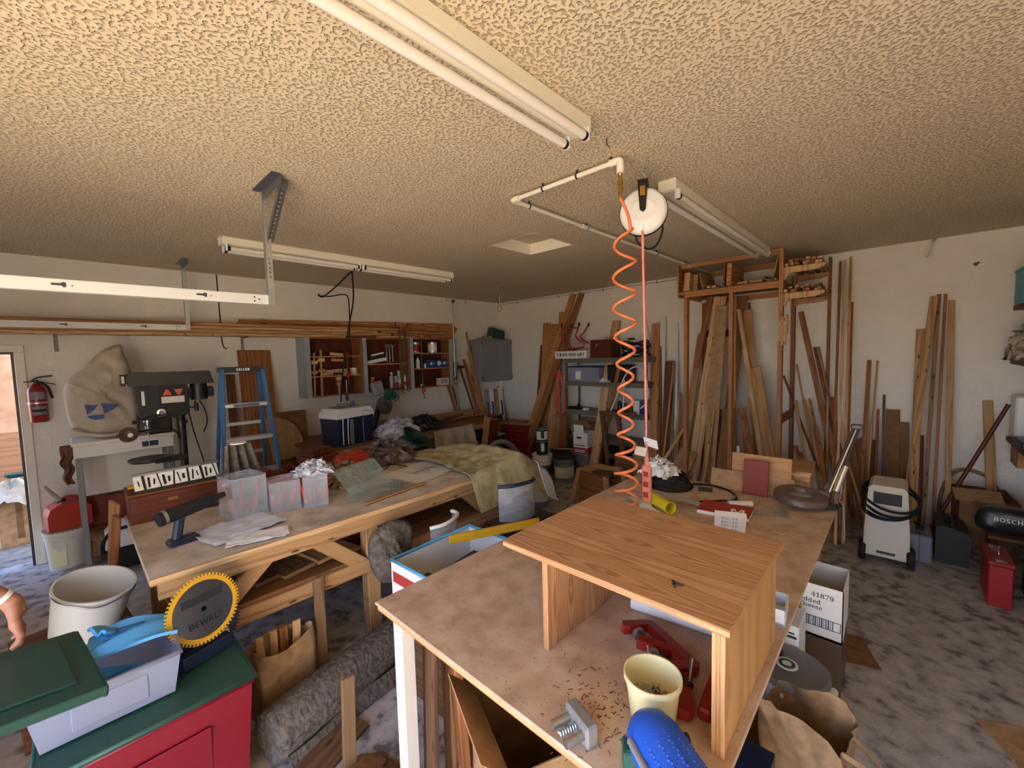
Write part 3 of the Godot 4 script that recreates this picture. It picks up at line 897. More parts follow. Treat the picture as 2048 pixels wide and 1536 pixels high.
func left_wall_things() -> void:
	# boards stacked on wall brackets
	for k in 4:
		var x: float = [-6.114, -4.55, -3.1, -1.7][k]
		var o := thing("shelf_bracket", ["steel shelf bracket under the boards above the extinguisher", "steel shelf bracket under the boards above the drill press", "steel shelf bracket under the boards above the first cabinet bay", "steel shelf bracket under the pointed plank end"][k], "bracket", Vector3(x, 2.19, 0.0))
		part(o, "wall_leg", B.new().bx(Vector3(0, -0.075, 0.004), Vector3(0.03, 0.16, 0.008), 0.001), "mid_grey")
		part(o, "arm", B.new().bx(Vector3(0, -0.006, 0.13), Vector3(0.022, 0.012, 0.26), 0.002), "mid_grey")
	var ends := [[-7.3, -2.95, "pine"], [-7.2, -2.62, "pine_tan"], [-7.35, -2.85, "pine"], [-7.25, -2.45, "fir"]]
	var lab := ["long pale pine board at the bottom of the wall stack", "long tan board second from the bottom of the wall stack", "long pine board third up in the wall stack", "long orange fir board on top of the wall stack"]
	for k in 4:
		board("stacked_board", lab[k], Vector3(ends[k][0], 2.211 + k * 0.038, 0.16), Vector3(ends[k][1], 2.211 + k * 0.038, 0.16), 0.034, 0.19, ends[k][2], Vector3(0, 0, 1), "boards stacked on the wall brackets")
	var st2 := [[-2.92, -1.9, "pine", 2.211], [-2.58, -2.0, "fir", 2.249], [-2.8, -1.6, "pine_tan", 2.287], [-3.35, -2.9, "mahogany", 2.2]]
	var lab2 := ["shorter pine board laid end to end in the wall stack", "short fir offcut lying behind the hanging bar clamps", "short tan board lying over the middle cabinet bay", "dark red slat tucked under the wall stack by a cable"]
	for k in 4:
		board("short_board", lab2[k], Vector3(st2[k][0], st2[k][3], 0.19 if k < 3 else 0.275), Vector3(st2[k][1], st2[k][3], 0.19 if k < 3 else 0.275), 0.03, 0.12 if k < 3 else 0.03, st2[k][2], Vector3(0, 0, 1), "boards stacked on the wall brackets")
	var pl := B.new()
	pl.prism(xf(Vector3(0, 0, 0)), PackedVector2Array([Vector2(-4.68, 2.35), Vector2(-4.58, 2.41), Vector2(-1.20, 2.475), Vector2(-1.08, 2.39), Vector2(-1.20, 2.20), Vector2(-4.68, 2.20)]), 0.03)
	var q := B.new()
	q.prism(xf(Vector3.ZERO), PackedVector2Array([Vector2(-1.74, 0.0), Vector2(-1.64, 0.215), Vector2(1.66, 0.275), Vector2(1.78, 0.19), Vector2(1.66, 0.0)]), 0.034)
	for i in q.t.size():
		q.t[i] = Vector2(q.t[i].y, q.t[i].x)
	solo("wide_plank", "wide orange fir plank with a pointed end above the cabinets", "plank", q, "fir", Vector3(-2.93, 2.2, 0.035))
	# fire extinguisher
	var fe := thing("fire_extinguisher", "red fire extinguisher hung on the wall by the side door", "extinguisher", Vector3(-6.265, 1.375, 0.085))
	part(fe, "cylinder", B.new().lathe(Transform3D(), [Vector2(0, 0.004), Vector2(0.055, 0), Vector2(0.063, 0.01), Vector2(0.063, 0.29), Vector2(0.055, 0.32), Vector2(0.03, 0.35), Vector2(0.02, 0.36), Vector2(0, 0.36)], 24), "extinguisher_red")
	part(fe, "upper_label", B.new().sheet(10, 2, func(u, v): return Vector3(sin((u - 0.42) * 1.5) * 0.0642, 0.215 + 0.07 * v, cos((u - 0.42) * 1.5) * 0.0642), 0.001), "mid_grey", "grey printed label")
	part(fe, "lower_label", B.new().sheet(10, 2, func(u, v): return Vector3(sin((u - 0.4) * 1.5) * 0.0642, 0.07 + 0.08 * v, cos((u - 0.4) * 1.5) * 0.0642), 0.001), "mid_grey", "pale instruction label")
	part(fe, "label_stripe", B.new().sheet(10, 2, func(u, v): return Vector3(sin((u - 0.4) * 1.5) * 0.065, 0.1 + 0.022 * v, cos((u - 0.4) * 1.5) * 0.065), 0.001), "ink")
	part(fe, "strap", B.new().lathe(Transform3D(), [Vector2(0.0642, 0.175), Vector2(0.066, 0.176), Vector2(0.066, 0.188), Vector2(0.0642, 0.189)], 24), "steel")
	part(fe, "valve", B.new().cyl(Vector3(0, 0.355, 0), Vector3(0, 0.395, 0), 0.018, 12).bx(Vector3(-0.045, 0.38, 0), Vector3(0.06, 0.012, 0.014)), "black_paint")
	part(fe, "carry_handle", B.new().bar(Vector3(-0.01, 0.39, 0.0), Vector3(0.125, 0.345, 0.0), 0.02, 0.01, Vector3(0, 1, 0)), "black_paint")
	part(fe, "squeeze_lever", B.new().tube(spline([Vector3(-0.03, 0.385, 0), Vector3(0.01, 0.415, 0), Vector3(0.06, 0.425, 0), Vector3(0.11, 0.43, 0)], 5), 0.007, 8), "black_paint")
	part(fe, "hose", B.new().tube(spline([Vector3(0.02, 0.375, 0.01), Vector3(0.07, 0.33, 0.02), Vector3(0.085, 0.27, 0.02), Vector3(0.095, 0.22, 0.01)], 6), 0.011, 10), "black_rubber")
	# outlet plate
	var op := thing("outlet_plate", "white outlet cover plate on the wall below the extinguisher", "outlet", Vector3(-6.24, 1.18, 0.004))
	part(op, "plate", B.new().bx(Vector3.ZERO, Vector3(0.075, 0.118, 0.007), 0.003), "trim_white")
	for s in [-1, 1]:
		part(op, "receptacle", B.new().bx(Vector3(0, s * 0.02, 0.004), Vector3(0.03, 0.026, 0.003), 0.001), "white_plastic")
	# canvas cover with its blue emblem over a tall machine, on a white stand
	var mid := Vector3(-5.85, 1.6, 0.45)
	var oc := thing("machine_cover", "beige canvas cover with blue fin emblem over a machine", "cover", mid)
	var ol := []
	for p in [[-6.076, 1.745], [-5.957, 1.875], [-5.815, 2.034], [-5.691, 2.091], [-5.669, 2.009], [-5.63, 1.838], [-5.599, 1.59], [-5.60, 1.292], [-5.644, 1.21], [-5.89, 1.21], [-6.016, 1.248], [-6.078, 1.359], [-6.099, 1.589]]:
		ol.append(Vector2(p[0] - mid.x, p[1] - mid.y))
	part(oc, "canvas", cushion(ol, 0.16, 0.14, 17, 0.06, 2.2), "canvas")
	part(oc, "hem_fold", B.new().tube(spline([Vector3(-0.21, -0.28, 0.10), Vector3(-0.1, -0.34, 0.15), Vector3(0.04, -0.36, 0.15), Vector3(0.2, -0.33, 0.1)], 6), 0.018, 8), "canvas")
	var fins := [[Vector2(-0.12, -0.06), Vector2(-0.055, -0.075), Vector2(-0.03, -0.06), Vector2(-0.06, -0.11), Vector2(-0.11, -0.15)], [Vector2(-0.015, -0.06), Vector2(0.04, -0.065), Vector2(0.105, -0.085), Vector2(0.06, -0.12), Vector2(0.0, -0.15)], [Vector2(-0.11, -0.165), Vector2(-0.06, -0.16), Vector2(0.0, -0.165), Vector2(-0.015, -0.2), Vector2(-0.06, -0.205), Vector2(-0.095, -0.19)]]
	for f in fins:
		var pv := PackedVector2Array()
		for p in f:
			pv.append(p)
		part(oc, "emblem", B.new().prism(xf(Vector3(0, 0, 0.178)), pv, 0.012), "blue_label", "dark blue printed fin shape")
	var ws := thing("utility_stand", "white utility stand under the canvas covered machine", "stand", Vector3(-5.72, 0, 0.42))
	part(ws, "top", B.new().bx(Vector3(0, 1.19, 0), Vector3(0.72, 0.03, 0.5), 0.006), "trim_white")
	part(ws, "apron", B.new().bx(Vector3(0, 1.12, 0.22), Vector3(0.7, 0.11, 0.03), 0.004), "white_paint")
	part(ws, "rating_plate", B.new().bx(Vector3(0.17, 1.12, 0.237), Vector3(0.12, 0.05, 0.004)), "navy", "dark blue plate")
	for s in [-1, 1]:
		for z in [-1, 1]:
			part(ws, "leg", B.new().bx(Vector3(s * 0.32, 0.59, z * 0.2), Vector3(0.045, 1.18, 0.045), 0.004), "mid_grey")
	part(ws, "back_panel", B.new().bx(Vector3(0, 0.85, -0.19), Vector3(0.6, 0.45, 0.01)), "offwhite_paper")
	part(ws, "lower_shelf", B.new().bx(Vector3(0, 0.3, 0), Vector3(0.66, 0.02, 0.42)), "ply_dark")
	solo("hanging_rag", "brown knotted rag hanging off the corner of the white stand", "rag", B.new().sheet(8, 16, func(u, v): return Vector3((u - 0.5) * 0.07 * (1.2 - v * 0.5) + 0.01 * sin(v * 14.0), -v * 0.3, 0.015 * sin(u * 9.0 + v * 7.0)), 0.006).bx(Vector3(0, 0.0, -0.01), Vector3(0.08, 0.1, 0.03), 0.008), "walnut", Vector3(-6.11, 1.14, 0.62))
	# drill press
	var dp := thing("drill_press", "black floor drill press with olive belt cover", "drill press", Vector3(-5.33, 0, 0.86), 0)
	part(dp, "column", B.new().cyl(Vector3(0, 0.0, 0), Vector3(0, 1.5, 0), 0.036, 20), "iron_dark")
	part(dp, "base", B.new().bx(Vector3(-0.1, 0.03, 0.05), Vector3(0.42, 0.06, 0.3), 0.012), "black_paint")
	part(dp, "table", B.new().lathe(xf(Vector3(-0.26, 0.99, 0.04)), [Vector2(0, 0), Vector2(0.13, 0), Vector2(0.15, 0.015), Vector2(0.15, 0.03), Vector2(0, 0.03)], 24).bx(Vector3(-0.1, 0.98, 0.02), Vector3(0.24, 0.05, 0.07)), "iron_dark")
	var cov := PackedVector2Array([Vector2(-0.35, 0.0), Vector2(-0.38, 0.07), Vector2(-0.36, 0.115), Vector2(-0.30, 0.125), Vector2(0.24, 0.12), Vector2(0.27, 0.0)])
	part(dp, "belt_cover", B.new().prism(xf(Vector3(0.0, 1.69, 0.02)), cov, 0.2), "olive_dark")
	var nose := part(dp, "cover_end", B.new().bx(Vector3(-0.395, 1.75, 0.02), Vector3(0.035, 0.1, 0.17), 0.006), "iron_dark")
	part(nose, "sticker", B.new().bx(Vector3(-0.395, 1.755, 0.107), Vector3(0.02, 0.06, 0.002)), "offwhite_paper")
	part(dp, "head_casting", B.new().prism(xf(Vector3(0, 0, 0.03)), PackedVector2Array([Vector2(-0.33, 1.685), Vector2(0.06, 1.685), Vector2(0.06, 1.40), Vector2(-0.05, 1.385), Vector2(-0.12, 1.42), Vector2(-0.21, 1.38), Vector2(-0.29, 1.375), Vector2(-0.31, 1.45)]), 0.15), "black_paint")
	part(dp, "depth_scale", B.new().bx(Vector3(-0.272, 1.58, 0.11), Vector3(0.022, 0.13, 0.008), 0.002), "white_paper")
	var lp := part(dp, "speed_chart", B.new().bx(Vector3(-0.06, 1.59, 0.108), Vector3(0.19, 0.15, 0.006), 0.001), "ink")
	part(lp, "chart_grid", B.new().bx(Vector3(-0.06, 1.552, 0.1125), Vector3(0.17, 0.06, 0.003)), "offwhite_paper")
	for k in 2:
		var s := 1.0 if k == 0 else -1.0
		part(lp, "belt_diagram", B.new().prism(xf(Vector3(-0.1 + 0.085 * k, 1.622, 0.1125)), PackedVector2Array([Vector2(-0.034, -0.026 * s), Vector2(0.034, -0.026 * s), Vector2(0.008, 0.028 * s), Vector2(-0.008, 0.028 * s)]), 0.003), "orange_plastic")
	part(dp, "motor", B.new().cyl(Vector3(0.16, 1.53, -0.0), Vector3(0.16, 1.69, 0.0), 0.07, 20).cyl(Vector3(0.12, 1.42, 0.06), Vector3(0.12, 1.5, 0.06), 0.018, 10).bx(Vector3(0.08, 1.6, 0), Vector3(0.1, 0.1, 0.06)).bx(Vector3(0.25, 1.6, 0.02), Vector3(0.05, 0.1, 0.07), 0.01), "black_plastic")
	part(dp, "quill", B.new().lathe(xf(Vector3(-0.25, 1.19, 0.04)), [Vector2(0, 0.03), Vector2(0.006, 0.03), Vector2(0.006, 0.06), Vector2(0.016, 0.07), Vector2(0.022, 0.09), Vector2(0.022, 0.13), Vector2(0.014, 0.135), Vector2(0.014, 0.16), Vector2(0.03, 0.165), Vector2(0.03, 0.2), Vector2(0, 0.2)], 14), "steel")
	part(dp, "drill_bit", B.new().cyl(Vector3(-0.25, 1.12, 0.04), Vector3(-0.25, 1.23, 0.04), 0.003, 8), "steel")
	var hub := part(dp, "feed_hub", B.new().lathe(xf(Vector3(-0.155, 1.44, 0.1), 90), [Vector2(0, 0), Vector2(0.04, 0), Vector2(0.042, 0.02), Vector2(0.034, 0.035), Vector2(0.018, 0.037), Vector2(0.018, 0.03), Vector2(0, 0.03)], 20), "chrome")
	for a in [-32.0, 88.0, 200.0]:
		var dirv := Vector3(cos(deg_to_rad(a)), sin(deg_to_rad(a)), 0)
		var c0 := Vector3(-0.155, 1.44, 0.12)
		if a == 88.0:
			continue
		part(hub, "feed_handle", B.new().cyl(c0 + dirv * 0.03, c0 + dirv * 0.2, 0.006, 8).sphere(c0 + dirv * 0.205, Vector3.ONE * 0.018, 12), "black_plastic")
	part(dp, "power_cord", B.new().tube(spline([Vector3(0.15, 1.52, 0.05), Vector3(0.19, 1.42, 0.05), Vector3(0.2, 1.3, 0.05), Vector3(0.17, 1.2, 0.03)], 6), 0.006, 8).tube(spline([Vector3(0.07, 1.58, 0.05), Vector3(0.06, 1.48, 0.06), Vector3(0.1, 1.46, 0.06), Vector3(0.12, 1.52, 0.04)], 6), 0.006, 8).tube(spline([Vector3(0.06, 1.42, 0.04), Vector3(0.09, 1.2, 0.05), Vector3(0.14, 0.95, 0.05), Vector3(0.16, 0.8, 0.03)], 6), 0.006, 8), "black_rubber")
	# gooseneck work lamp with a round spoon-like shade
	var gl := thing("gooseneck_lamp", "round brown shaded work lamp reaching beside the drill chuck", "lamp", Vector3(-5.55, 1.2, 0.95))
	part(gl, "shade", B.new().lathe(xf(Vector3(-0.17, 0.07, 0.12), 68, -14), [Vector2(0.0, -0.012), Vector2(0.03, -0.008), Vector2(0.058, 0.012), Vector2(0.068, 0.032), Vector2(0.064, 0.032), Vector2(0.054, 0.016), Vector2(0.028, -0.003), Vector2(0, -0.007)], 24), "brown_metal")
	part(gl, "bulb", B.new().sphere(Vector3(-0.165, 0.075, 0.14), Vector3.ONE * 0.022, 12), "tube_glass")
	part(gl, "gooseneck", B.new().tube(spline([Vector3(-0.11, 0.09, 0.1), Vector3(-0.02, 0.1, 0.08), Vector3(0.08, 0.09, 0.04), Vector3(0.17, 0.04, -0.02), Vector3(0.2, -0.04, -0.06)], 8), 0.008, 8, false), "black_rubber")
	# dark speaker-like box behind the column
	solo("black_toolbox", "black box standing on the white stand behind the drill column", "box", B.new().bx(Vector3(0, 0.1, 0), Vector3(0.2, 0.2, 0.18), 0.01), "black_plastic", Vector3(-5.47, 1.206, 0.56))
	# step ladder
	var ld := thing("step_ladder", "blue fibreglass step ladder with black top cap", "ladder", Vector3(-4.96, 0, 1.55), -4)
	part(ld, "top_cap", B.new().prism(xf(Vector3(0, 1.82, 0.0), 90), PackedVector2Array([Vector2(-0.175, -0.08), Vector2(0.175, -0.08), Vector2(0.165, 0.08), Vector2(-0.165, 0.08)]), 0.05), "black_plastic")
	part(ld, "lettering", B.new().text(xf(Vector3(0.0, 1.82, 0.0825)), "KELLER", 0.022, 0.002, false, true), "white_paper", "white maker's name on the cap")
	for s in [-1, 1]:
		part(ld, "front_rail", B.new().bar(Vector3(s * 0.155, 1.82, 0.06), Vector3(s * 0.27, 0.0, 0.34), 0.03, 0.07, Vector3(0.0, 0, 1), 0.005), "blue_ladder")
		part(ld, "rear_rail", B.new().bar(Vector3(s * 0.15, 1.8, -0.05), Vector3(s * 0.25, 0.0, -0.5), 0.028, 0.05, Vector3(0, 0, 1), 0.004), "blue_ladder")
	for k in 5:
		var y := 0.3 + 0.3 * k
		var hw := lerpf(0.27, 0.155, y / 1.82) - 0.01
		var zz := lerpf(0.34, 0.06, y / 1.82)
		part(ld, "step", B.new().bx(Vector3(0, y, zz - 0.01), Vector3(hw * 2, 0.035, 0.085), 0.004), "aluminium")
		if k < 4:
			part(ld, "rear_brace", B.new().bx(Vector3(0, y + 0.1, lerpf(-0.5, -0.05, (y + 0.1) / 1.82)), Vector3(hw * 1.9, 0.03, 0.012)), "aluminium")
	part(ld, "step_label", B.new().bx(Vector3(0, 1.5, lerpf(0.34, 0.06, 1.5 / 1.82) + 0.0335), Vector3(0.2, 0.022, 0.002)), "ink_grey")
	# sheets leaning on the wall behind the ladder
	board("veneer_sheet", "tall brown veneered panel leaning behind the blue ladder", Vector3(-4.46, 0.0, 0.36), Vector3(-4.44, 2.03, 0.03), 0.36, 0.03, "fir_dark", Vector3(0, 0, 1))
	board("narrow_slat", "short dark slat leaning at the left of the veneered panel", Vector3(-4.78, 0.0, 0.4), Vector3(-4.71, 1.74, 0.03), 0.09, 0.02, "walnut", Vector3(0, 0, 1))
	var cs := thing("cardboard_sheet", "brown cardboard sheet with a rounded flap propped beside the cooler", "cardboard", Vector3(-4.15, 0.0, 0.42))
	part(cs, "back_sheet", B.new().box(xf(Vector3(0.02, 0.62, -0.05), -10), Vector3(0.36, 1.26, 0.012), 0.002), "cardboard_dark")
	part(cs, "rounded_flap", B.new().prism(xf(Vector3(-0.14, 0.95, 0.1), -14, 12), PackedVector2Array([Vector2(-0.2, -0.25), Vector2(0.22, -0.25), Vector2(0.2, 0.0), Vector2(0.14, 0.14), Vector2(0.04, 0.23), Vector2(-0.06, 0.27), Vector2(-0.2, 0.28)]), 0.006), "cardboard")
	# gas can on a pail, cardboard behind, a white car-bumper-like tub by the door
	var pb := thing("plastic_pail", "dirty cream five gallon pail beside the door trim", "bucket", Vector3(-6.17, 0, 0.22))
	part(pb, "body", B.new().lathe(Transform3D(), [Vector2(0, 0), Vector2(0.125, 0), Vector2(0.142, 0.28), Vector2(0.15, 0.285), Vector2(0.15, 0.3), Vector2(0.144, 0.303), Vector2(0.145, 0.32), Vector2(0.152, 0.325), Vector2(0.152, 0.36), Vector2(0.14, 0.36), Vector2(0.14, 0.3), Vector2(0, 0.3)], 28), "offwhite_paper")
	part(pb, "label_band", B.new().box(xf(Vector3(-0.05, 0.14, 0.125), -3, -22), Vector3(0.1, 0.2, 0.004)), "cream_plastic")
	part(pb, "lid", B.new().cyl(Vector3(0, 0.355, 0), Vector3(0, 0.372, 0), 0.152, 28), "lid_brown")
	var gc := thing("gas_can", "red plastic gas can with tan spout on the pail", "gas can", Vector3(-6.15, 0.372, 0.22), 10)
	part(gc, "tank", B.new().prism(xf(Vector3(0, 0, 0)), PackedVector2Array([Vector2(-0.14, 0.0), Vector2(0.15, 0.0), Vector2(0.15, 0.17), Vector2(0.1, 0.23), Vector2(-0.04, 0.25), Vector2(-0.12, 0.2), Vector2(-0.14, 0.14)]), 0.2), "gas_red")
	part(gc, "handle", B.new().tube(spline([Vector3(0.13, 0.19, 0), Vector3(0.08, 0.26, 0), Vector3(0.0, 0.28, 0), Vector3(-0.04, 0.24, 0)], 6), 0.014, 8), "gas_red")
	part(gc, "spout", B.new().cyl(Vector3(-0.03, 0.24, 0.0), Vector3(-0.13, 0.42, 0.0), 0.022, 12, 0.012), "canvas")
	part(gc, "collar", B.new().cyl(Vector3(-0.015, 0.22, 0), Vector3(-0.04, 0.262, 0), 0.032, 12), "black_plastic")
	solo("pink_carton", "faded pink cardboard carton behind the red gas can", "carton", B.new().bx(Vector3(0, 0.27, 0), Vector3(0.42, 0.54, 0.06), 0.003), "brick_red", Vector3(-5.78, 0.04, 0.13))
	board("scrap_sheet", "orange scrap panel leaning between gas can and carton", Vector3(-5.99, 0.0, 0.2), Vector3(-5.97, 0.72, 0.05), 0.12, 0.012, "fir", Vector3(0, 0, 1), "", "panel")
	var tb := thing("white_tub", "white plastic tub with a black rim beside the cream pail", "tub", Vector3(-5.67, 0.0, 0.62))
	part(tb, "body", B.new().prism(xf(Vector3(0, 0, 0)), PackedVector2Array([Vector2(-0.27, 0.22), Vector2(-0.26, 0.30), Vector2(-0.2, 0.37), Vector2(-0.1, 0.39), Vector2(0.3, 0.39), Vector2(0.3, 0.22)]), 0.36), "white_plastic")
	part(tb, "rim", B.new().tube(spline([Vector3(-0.28, 0.2, 0.19), Vector3(-0.27, 0.31, 0.19), Vector3(-0.2, 0.385, 0.19), Vector3(-0.1, 0.4, 0.19), Vector3(0.3, 0.4, 0.19)], 6), 0.016, 8), "black_rubber")
	part(tb, "base", B.new().bx(Vector3(0.02, 0.11, 0), Vector3(0.5, 0.22, 0.32), 0.02), "black_plastic")

# ---------------------------------------------------------------- open wall cabinets and what is in them
func bar_clamp(label: String, at: Vector3, l: float, dark: bool, head: String) -> void:
	var o := thing("bar_clamp", label, "clamp", at, 0, "bar clamps hung on the cabinet front")
	part(o, "bar", B.new().cyl(Vector3(0, 0, 0), Vector3(0, -l, 0), 0.011, 10), "iron_dark" if dark else "steel")
	part(o, "fixed_jaw", B.new().bx(Vector3(0, -0.02, 0.015), Vector3(0.045, 0.05, 0.05), 0.006), head)
	part(o, "sliding_jaw", B.new().bx(Vector3(0, -l + 0.05, 0.015), Vector3(0.05, 0.045, 0.05), 0.006).bx(Vector3(0.012, -l + 0.085, 0.02), Vector3(0.03, 0.03, 0.04), 0.004), head)
	part(o, "screw", B.new().cyl(Vector3(0, -l, 0.02), Vector3(0, -l - 0.07, 0.02), 0.006, 8), "iron_dark")
	part(o, "crank", B.new().tube(PackedVector3Array([Vector3(0, -l - 0.07, 0.02), Vector3(0, -l - 0.075, 0.02), Vector3(0.035, -l - 0.08, 0.02)]), 0.005, 8), "iron_dark")

func wall_cabinet_things() -> void:
	var xs := [-3.93, -3.13, -2.34, -1.49]
	var y0 := 1.385; var y1 := 2.19; var dpt := 0.30
	var names := ["first open wall cabinet bay holding wooden clamps", "middle open wall cabinet bay holding bottles and tools", "last open wall cabinet bay holding paint cans"]
	var shelves := [[1.66, 1.93], [1.80], [1.70, 1.95]]
	for k in 3:
		var w: float = xs[k + 1] - xs[k]
		var o := thing("wall_cabinet", names[k], "cabinet", Vector3(xs[k], y0, 0.0), 0, "open wall cabinets")
		part(o, "back_panel", B.new().bx(Vector3(w / 2, (y1 - y0) / 2, 0.008), Vector3(w - 0.01, y1 - y0, 0.012)), "cherry_ply")
		part(o, "side_panel", B.new().bx(Vector3(0.012, (y1 - y0) / 2, dpt / 2), Vector3(0.018, y1 - y0, dpt - 0.01), 0.001), "frame_grey" if k == 0 else "cherry_ply")
		part(o, "side_panel", B.new().bx(Vector3(w - 0.012, (y1 - y0) / 2, dpt / 2), Vector3(0.018, y1 - y0, dpt - 0.01), 0.001), "fir_dark")
		part(o, "bottom", B.new().bx(Vector3(w / 2, 0.01, dpt / 2), Vector3(w - 0.03, 0.018, dpt - 0.02), 0.001), "fir_dark")
		part(o, "top", B.new().bx(Vector3(w / 2, y1 - y0 - 0.008, dpt / 2), Vector3(w - 0.03, 0.016, dpt - 0.02), 0.001), "fir_dark")
		part(o, "stile", B.new().bx(Vector3(0.035, (y1 - y0) / 2, dpt), Vector3(0.07 if k == 0 else 0.06, y1 - y0, 0.02), 0.002), "frame_grey")
		if k == 2:
			part(o, "stile", B.new().bx(Vector3(w - 0.03, (y1 - y0) / 2, dpt), Vector3(0.06, y1 - y0, 0.02), 0.002), "frame_grey")
		for s in shelves[k]:
			part(o, "shelf", B.new().bx(Vector3(w / 2, s - y0, 0.14), Vector3(w - 0.04, 0.018, 0.24), 0.001), "fir")
	var z := 0.19
	# bay 1: wooden hand screws, blocks, tin
	for k in 4:
		var o := thing("wooden_clamp", ["tall wooden hand clamp standing at the cabinet stile", "second wooden hand clamp beside the stile", "small wooden clamp hanging off the lower shelf", "wooden hand screw lying on the upper shelf edge"][k], "clamp", [Vector3(-3.80, 1.404, 0.25), Vector3(-3.71, 1.404, 0.255), Vector3(-3.48, 1.404, 0.255), Vector3(-3.5, 1.94, 0.25)][k], 0, "wooden clamps in the first bay")
		var tall: float = [0.58, 0.62, 0.28, 0.05][k]
		if k < 3:
			part(o, "bar", B.new().box(xf(Vector3(0, tall / 2, 0), 0, 0, -2.0 + k), Vector3(0.026, tall, 0.02), 0.003), "pine_tan")
			part(o, "jaw", B.new().bx(Vector3(0, tall * 0.78, 0.02), Vector3(0.09, 0.05, 0.03), 0.006), "pine")
			part(o, "jaw", B.new().bx(Vector3(0, tall * 0.55, 0.02), Vector3(0.08, 0.045, 0.03), 0.006), "fir")
		else:
			part(o, "jaw", B.new().box(xf(Vector3(0, 0.02, 0.02), 0, 0, -6), Vector3(0.18, 0.04, 0.04), 0.006), "pine")
			part(o, "jaw", B.new().box(xf(Vector3(0, -0.06, 0.05), 0, 0, -3), Vector3(0.18, 0.04, 0.035), 0.006), "pine_tan")
			part(o, "screw", B.new().cyl(Vector3(-0.04, -0.08, 0.04), Vector3(-0.04, 0.05, 0.03), 0.006, 8), "fir")
	for k in 4:
		var px: float = [-3.58, -3.42, -3.34, -3.66][k]
		board("wood_block", ["pale wooden block at the left of the lower shelf", "longer pale wooden block with a red mark on the lower shelf", "small wooden block under the longer block", "little wooden block beside the tall clamps"][k], Vector3(px - [0.05, 0.1, 0.05, 0.03][k], [1.71, 1.73, 1.685, 1.69][k], z), Vector3(px + [0.05, 0.11, 0.05, 0.03][k], [1.71, 1.73, 1.685, 1.69][k], z), [0.07, 0.05, 0.03, 0.04][k], 0.06, "pine_pale", Vector3(0, 0, 1), "wood blocks on the lower shelf", "wood block")
	can("paper_tin", "white round tin at the right of the lower shelf", Vector3(-3.225, 1.67, z), 0.05, 0.09, "white_paper", "offwhite_paper")
	# bay 2
	var tl := thing("taping_tool", "white boxed taping tool lying aslant on the middle shelf", "tool", Vector3(-2.9, 1.82, 0.2))
	part(tl, "case", B.new().box(xf(Vector3(0, 0.03, 0.02), 0, 0, 9), Vector3(0.36, 0.05, 0.08), 0.008), "white_plastic")
	part(tl, "blade", B.new().box(xf(Vector3(-0.01, 0.09, 0.0), 0, 0, 11), Vector3(0.4, 0.03, 0.05), 0.006), "dark_grey")
	part(tl, "handle", B.new().box(xf(Vector3(0.06, 0.135, 0.0), 0, 0, 11), Vector3(0.2, 0.022, 0.05), 0.006), "white_paper")
	for k in 3:
		var o := thing("wrench", ["steel wrench standing upright on the middle shelf", "second steel wrench standing on the middle shelf", "short wrench leaning on the standing wrenches"][k], "wrench", Vector3(-2.70 + 0.05 * k, 1.81, 0.23), 0, "upright wrenches")
		part(o, "shank", B.new().bx(Vector3(0, 0.13, 0), Vector3(0.018, 0.24, 0.008), 0.002), "steel")
		part(o, "head", B.new().prism(xf(Vector3(0, 0.265, 0), 0, 0, 12 - 10 * k), PackedVector2Array([Vector2(-0.02, -0.02), Vector2(0.02, -0.02), Vector2(0.026, 0.02), Vector2(0.012, 0.03), Vector2(0.006, 0.01), Vector2(-0.006, 0.01), Vector2(-0.012, 0.03), Vector2(-0.026, 0.02)]), 0.01), "steel")
	can("spray_can", "red spray can with a gold cap under the middle shelf", Vector3(-2.97, 1.404, 0.26), 0.035, 0.2, "red_paint", "box_red", "spray can", "brass")
	bottle("red_bottle", "clear bottle with a red label on the bay floor", Vector3(-2.56, 1.404, 0.22), 0.035, 0.2, "bottle_glass", "white_plastic", "box_red")
	bottle("clear_jug", "large clear plastic bottle with a pale label", Vector3(-2.47, 1.404, 0.16), 0.05, 0.28, "bottle_glass", "white_plastic", "offwhite_paper")
	bottle("clear_jug", "clear plastic bottle behind the red labelled bottle", Vector3(-2.58, 1.404, 0.13), 0.045, 0.26, "bottle_glass", "white_plastic", "")
	bottle("white_bottle", "slim white bottle between the hanging bar clamps", Vector3(-2.385, 1.404, 0.2), 0.025, 0.22, "white_plastic", "white_plastic", "offwhite_paper")
	# bay 3
	can("paint_can", "quart paint can with a red label on the top shelf", Vector3(-2.16, 1.96, z), 0.065, 0.17, "galvanised", "box_red")
	can("paint_can", "quart paint can with a white label on the top shelf", Vector3(-1.82, 1.96, z), 0.075, 0.17, "galvanised", "white_paper")
	board("wood_block", "tan strip of wood lying under the red paint can", Vector3(-2.27, 1.966, 0.265), Vector3(-2.08, 1.966, 0.265), 0.012, 0.03, "pine", Vector3(0, 0, 1), "", "wood block")
	bottle("green_bottle", "green and white bottle on the middle shelf of last bay", Vector3(-2.24, 1.71, z), 0.04, 0.2, "dark_green", "white_plastic", "white_paper")
	bottle("glue_bottle", "white glue bottle beside the green bottle", Vector3(-2.12, 1.71, z), 0.035, 0.19, "white_plastic", "mid_grey", "offwhite_paper")
	var bb := thing("tool_box_carton", "blue carton printed with white tool pictures on the shelf", "carton", Vector3(-1.78, 1.71, z))
	part(bb, "carton", B.new().bx(Vector3(0, 0.065, 0), Vector3(0.42, 0.13, 0.12), 0.003), "blue_label")
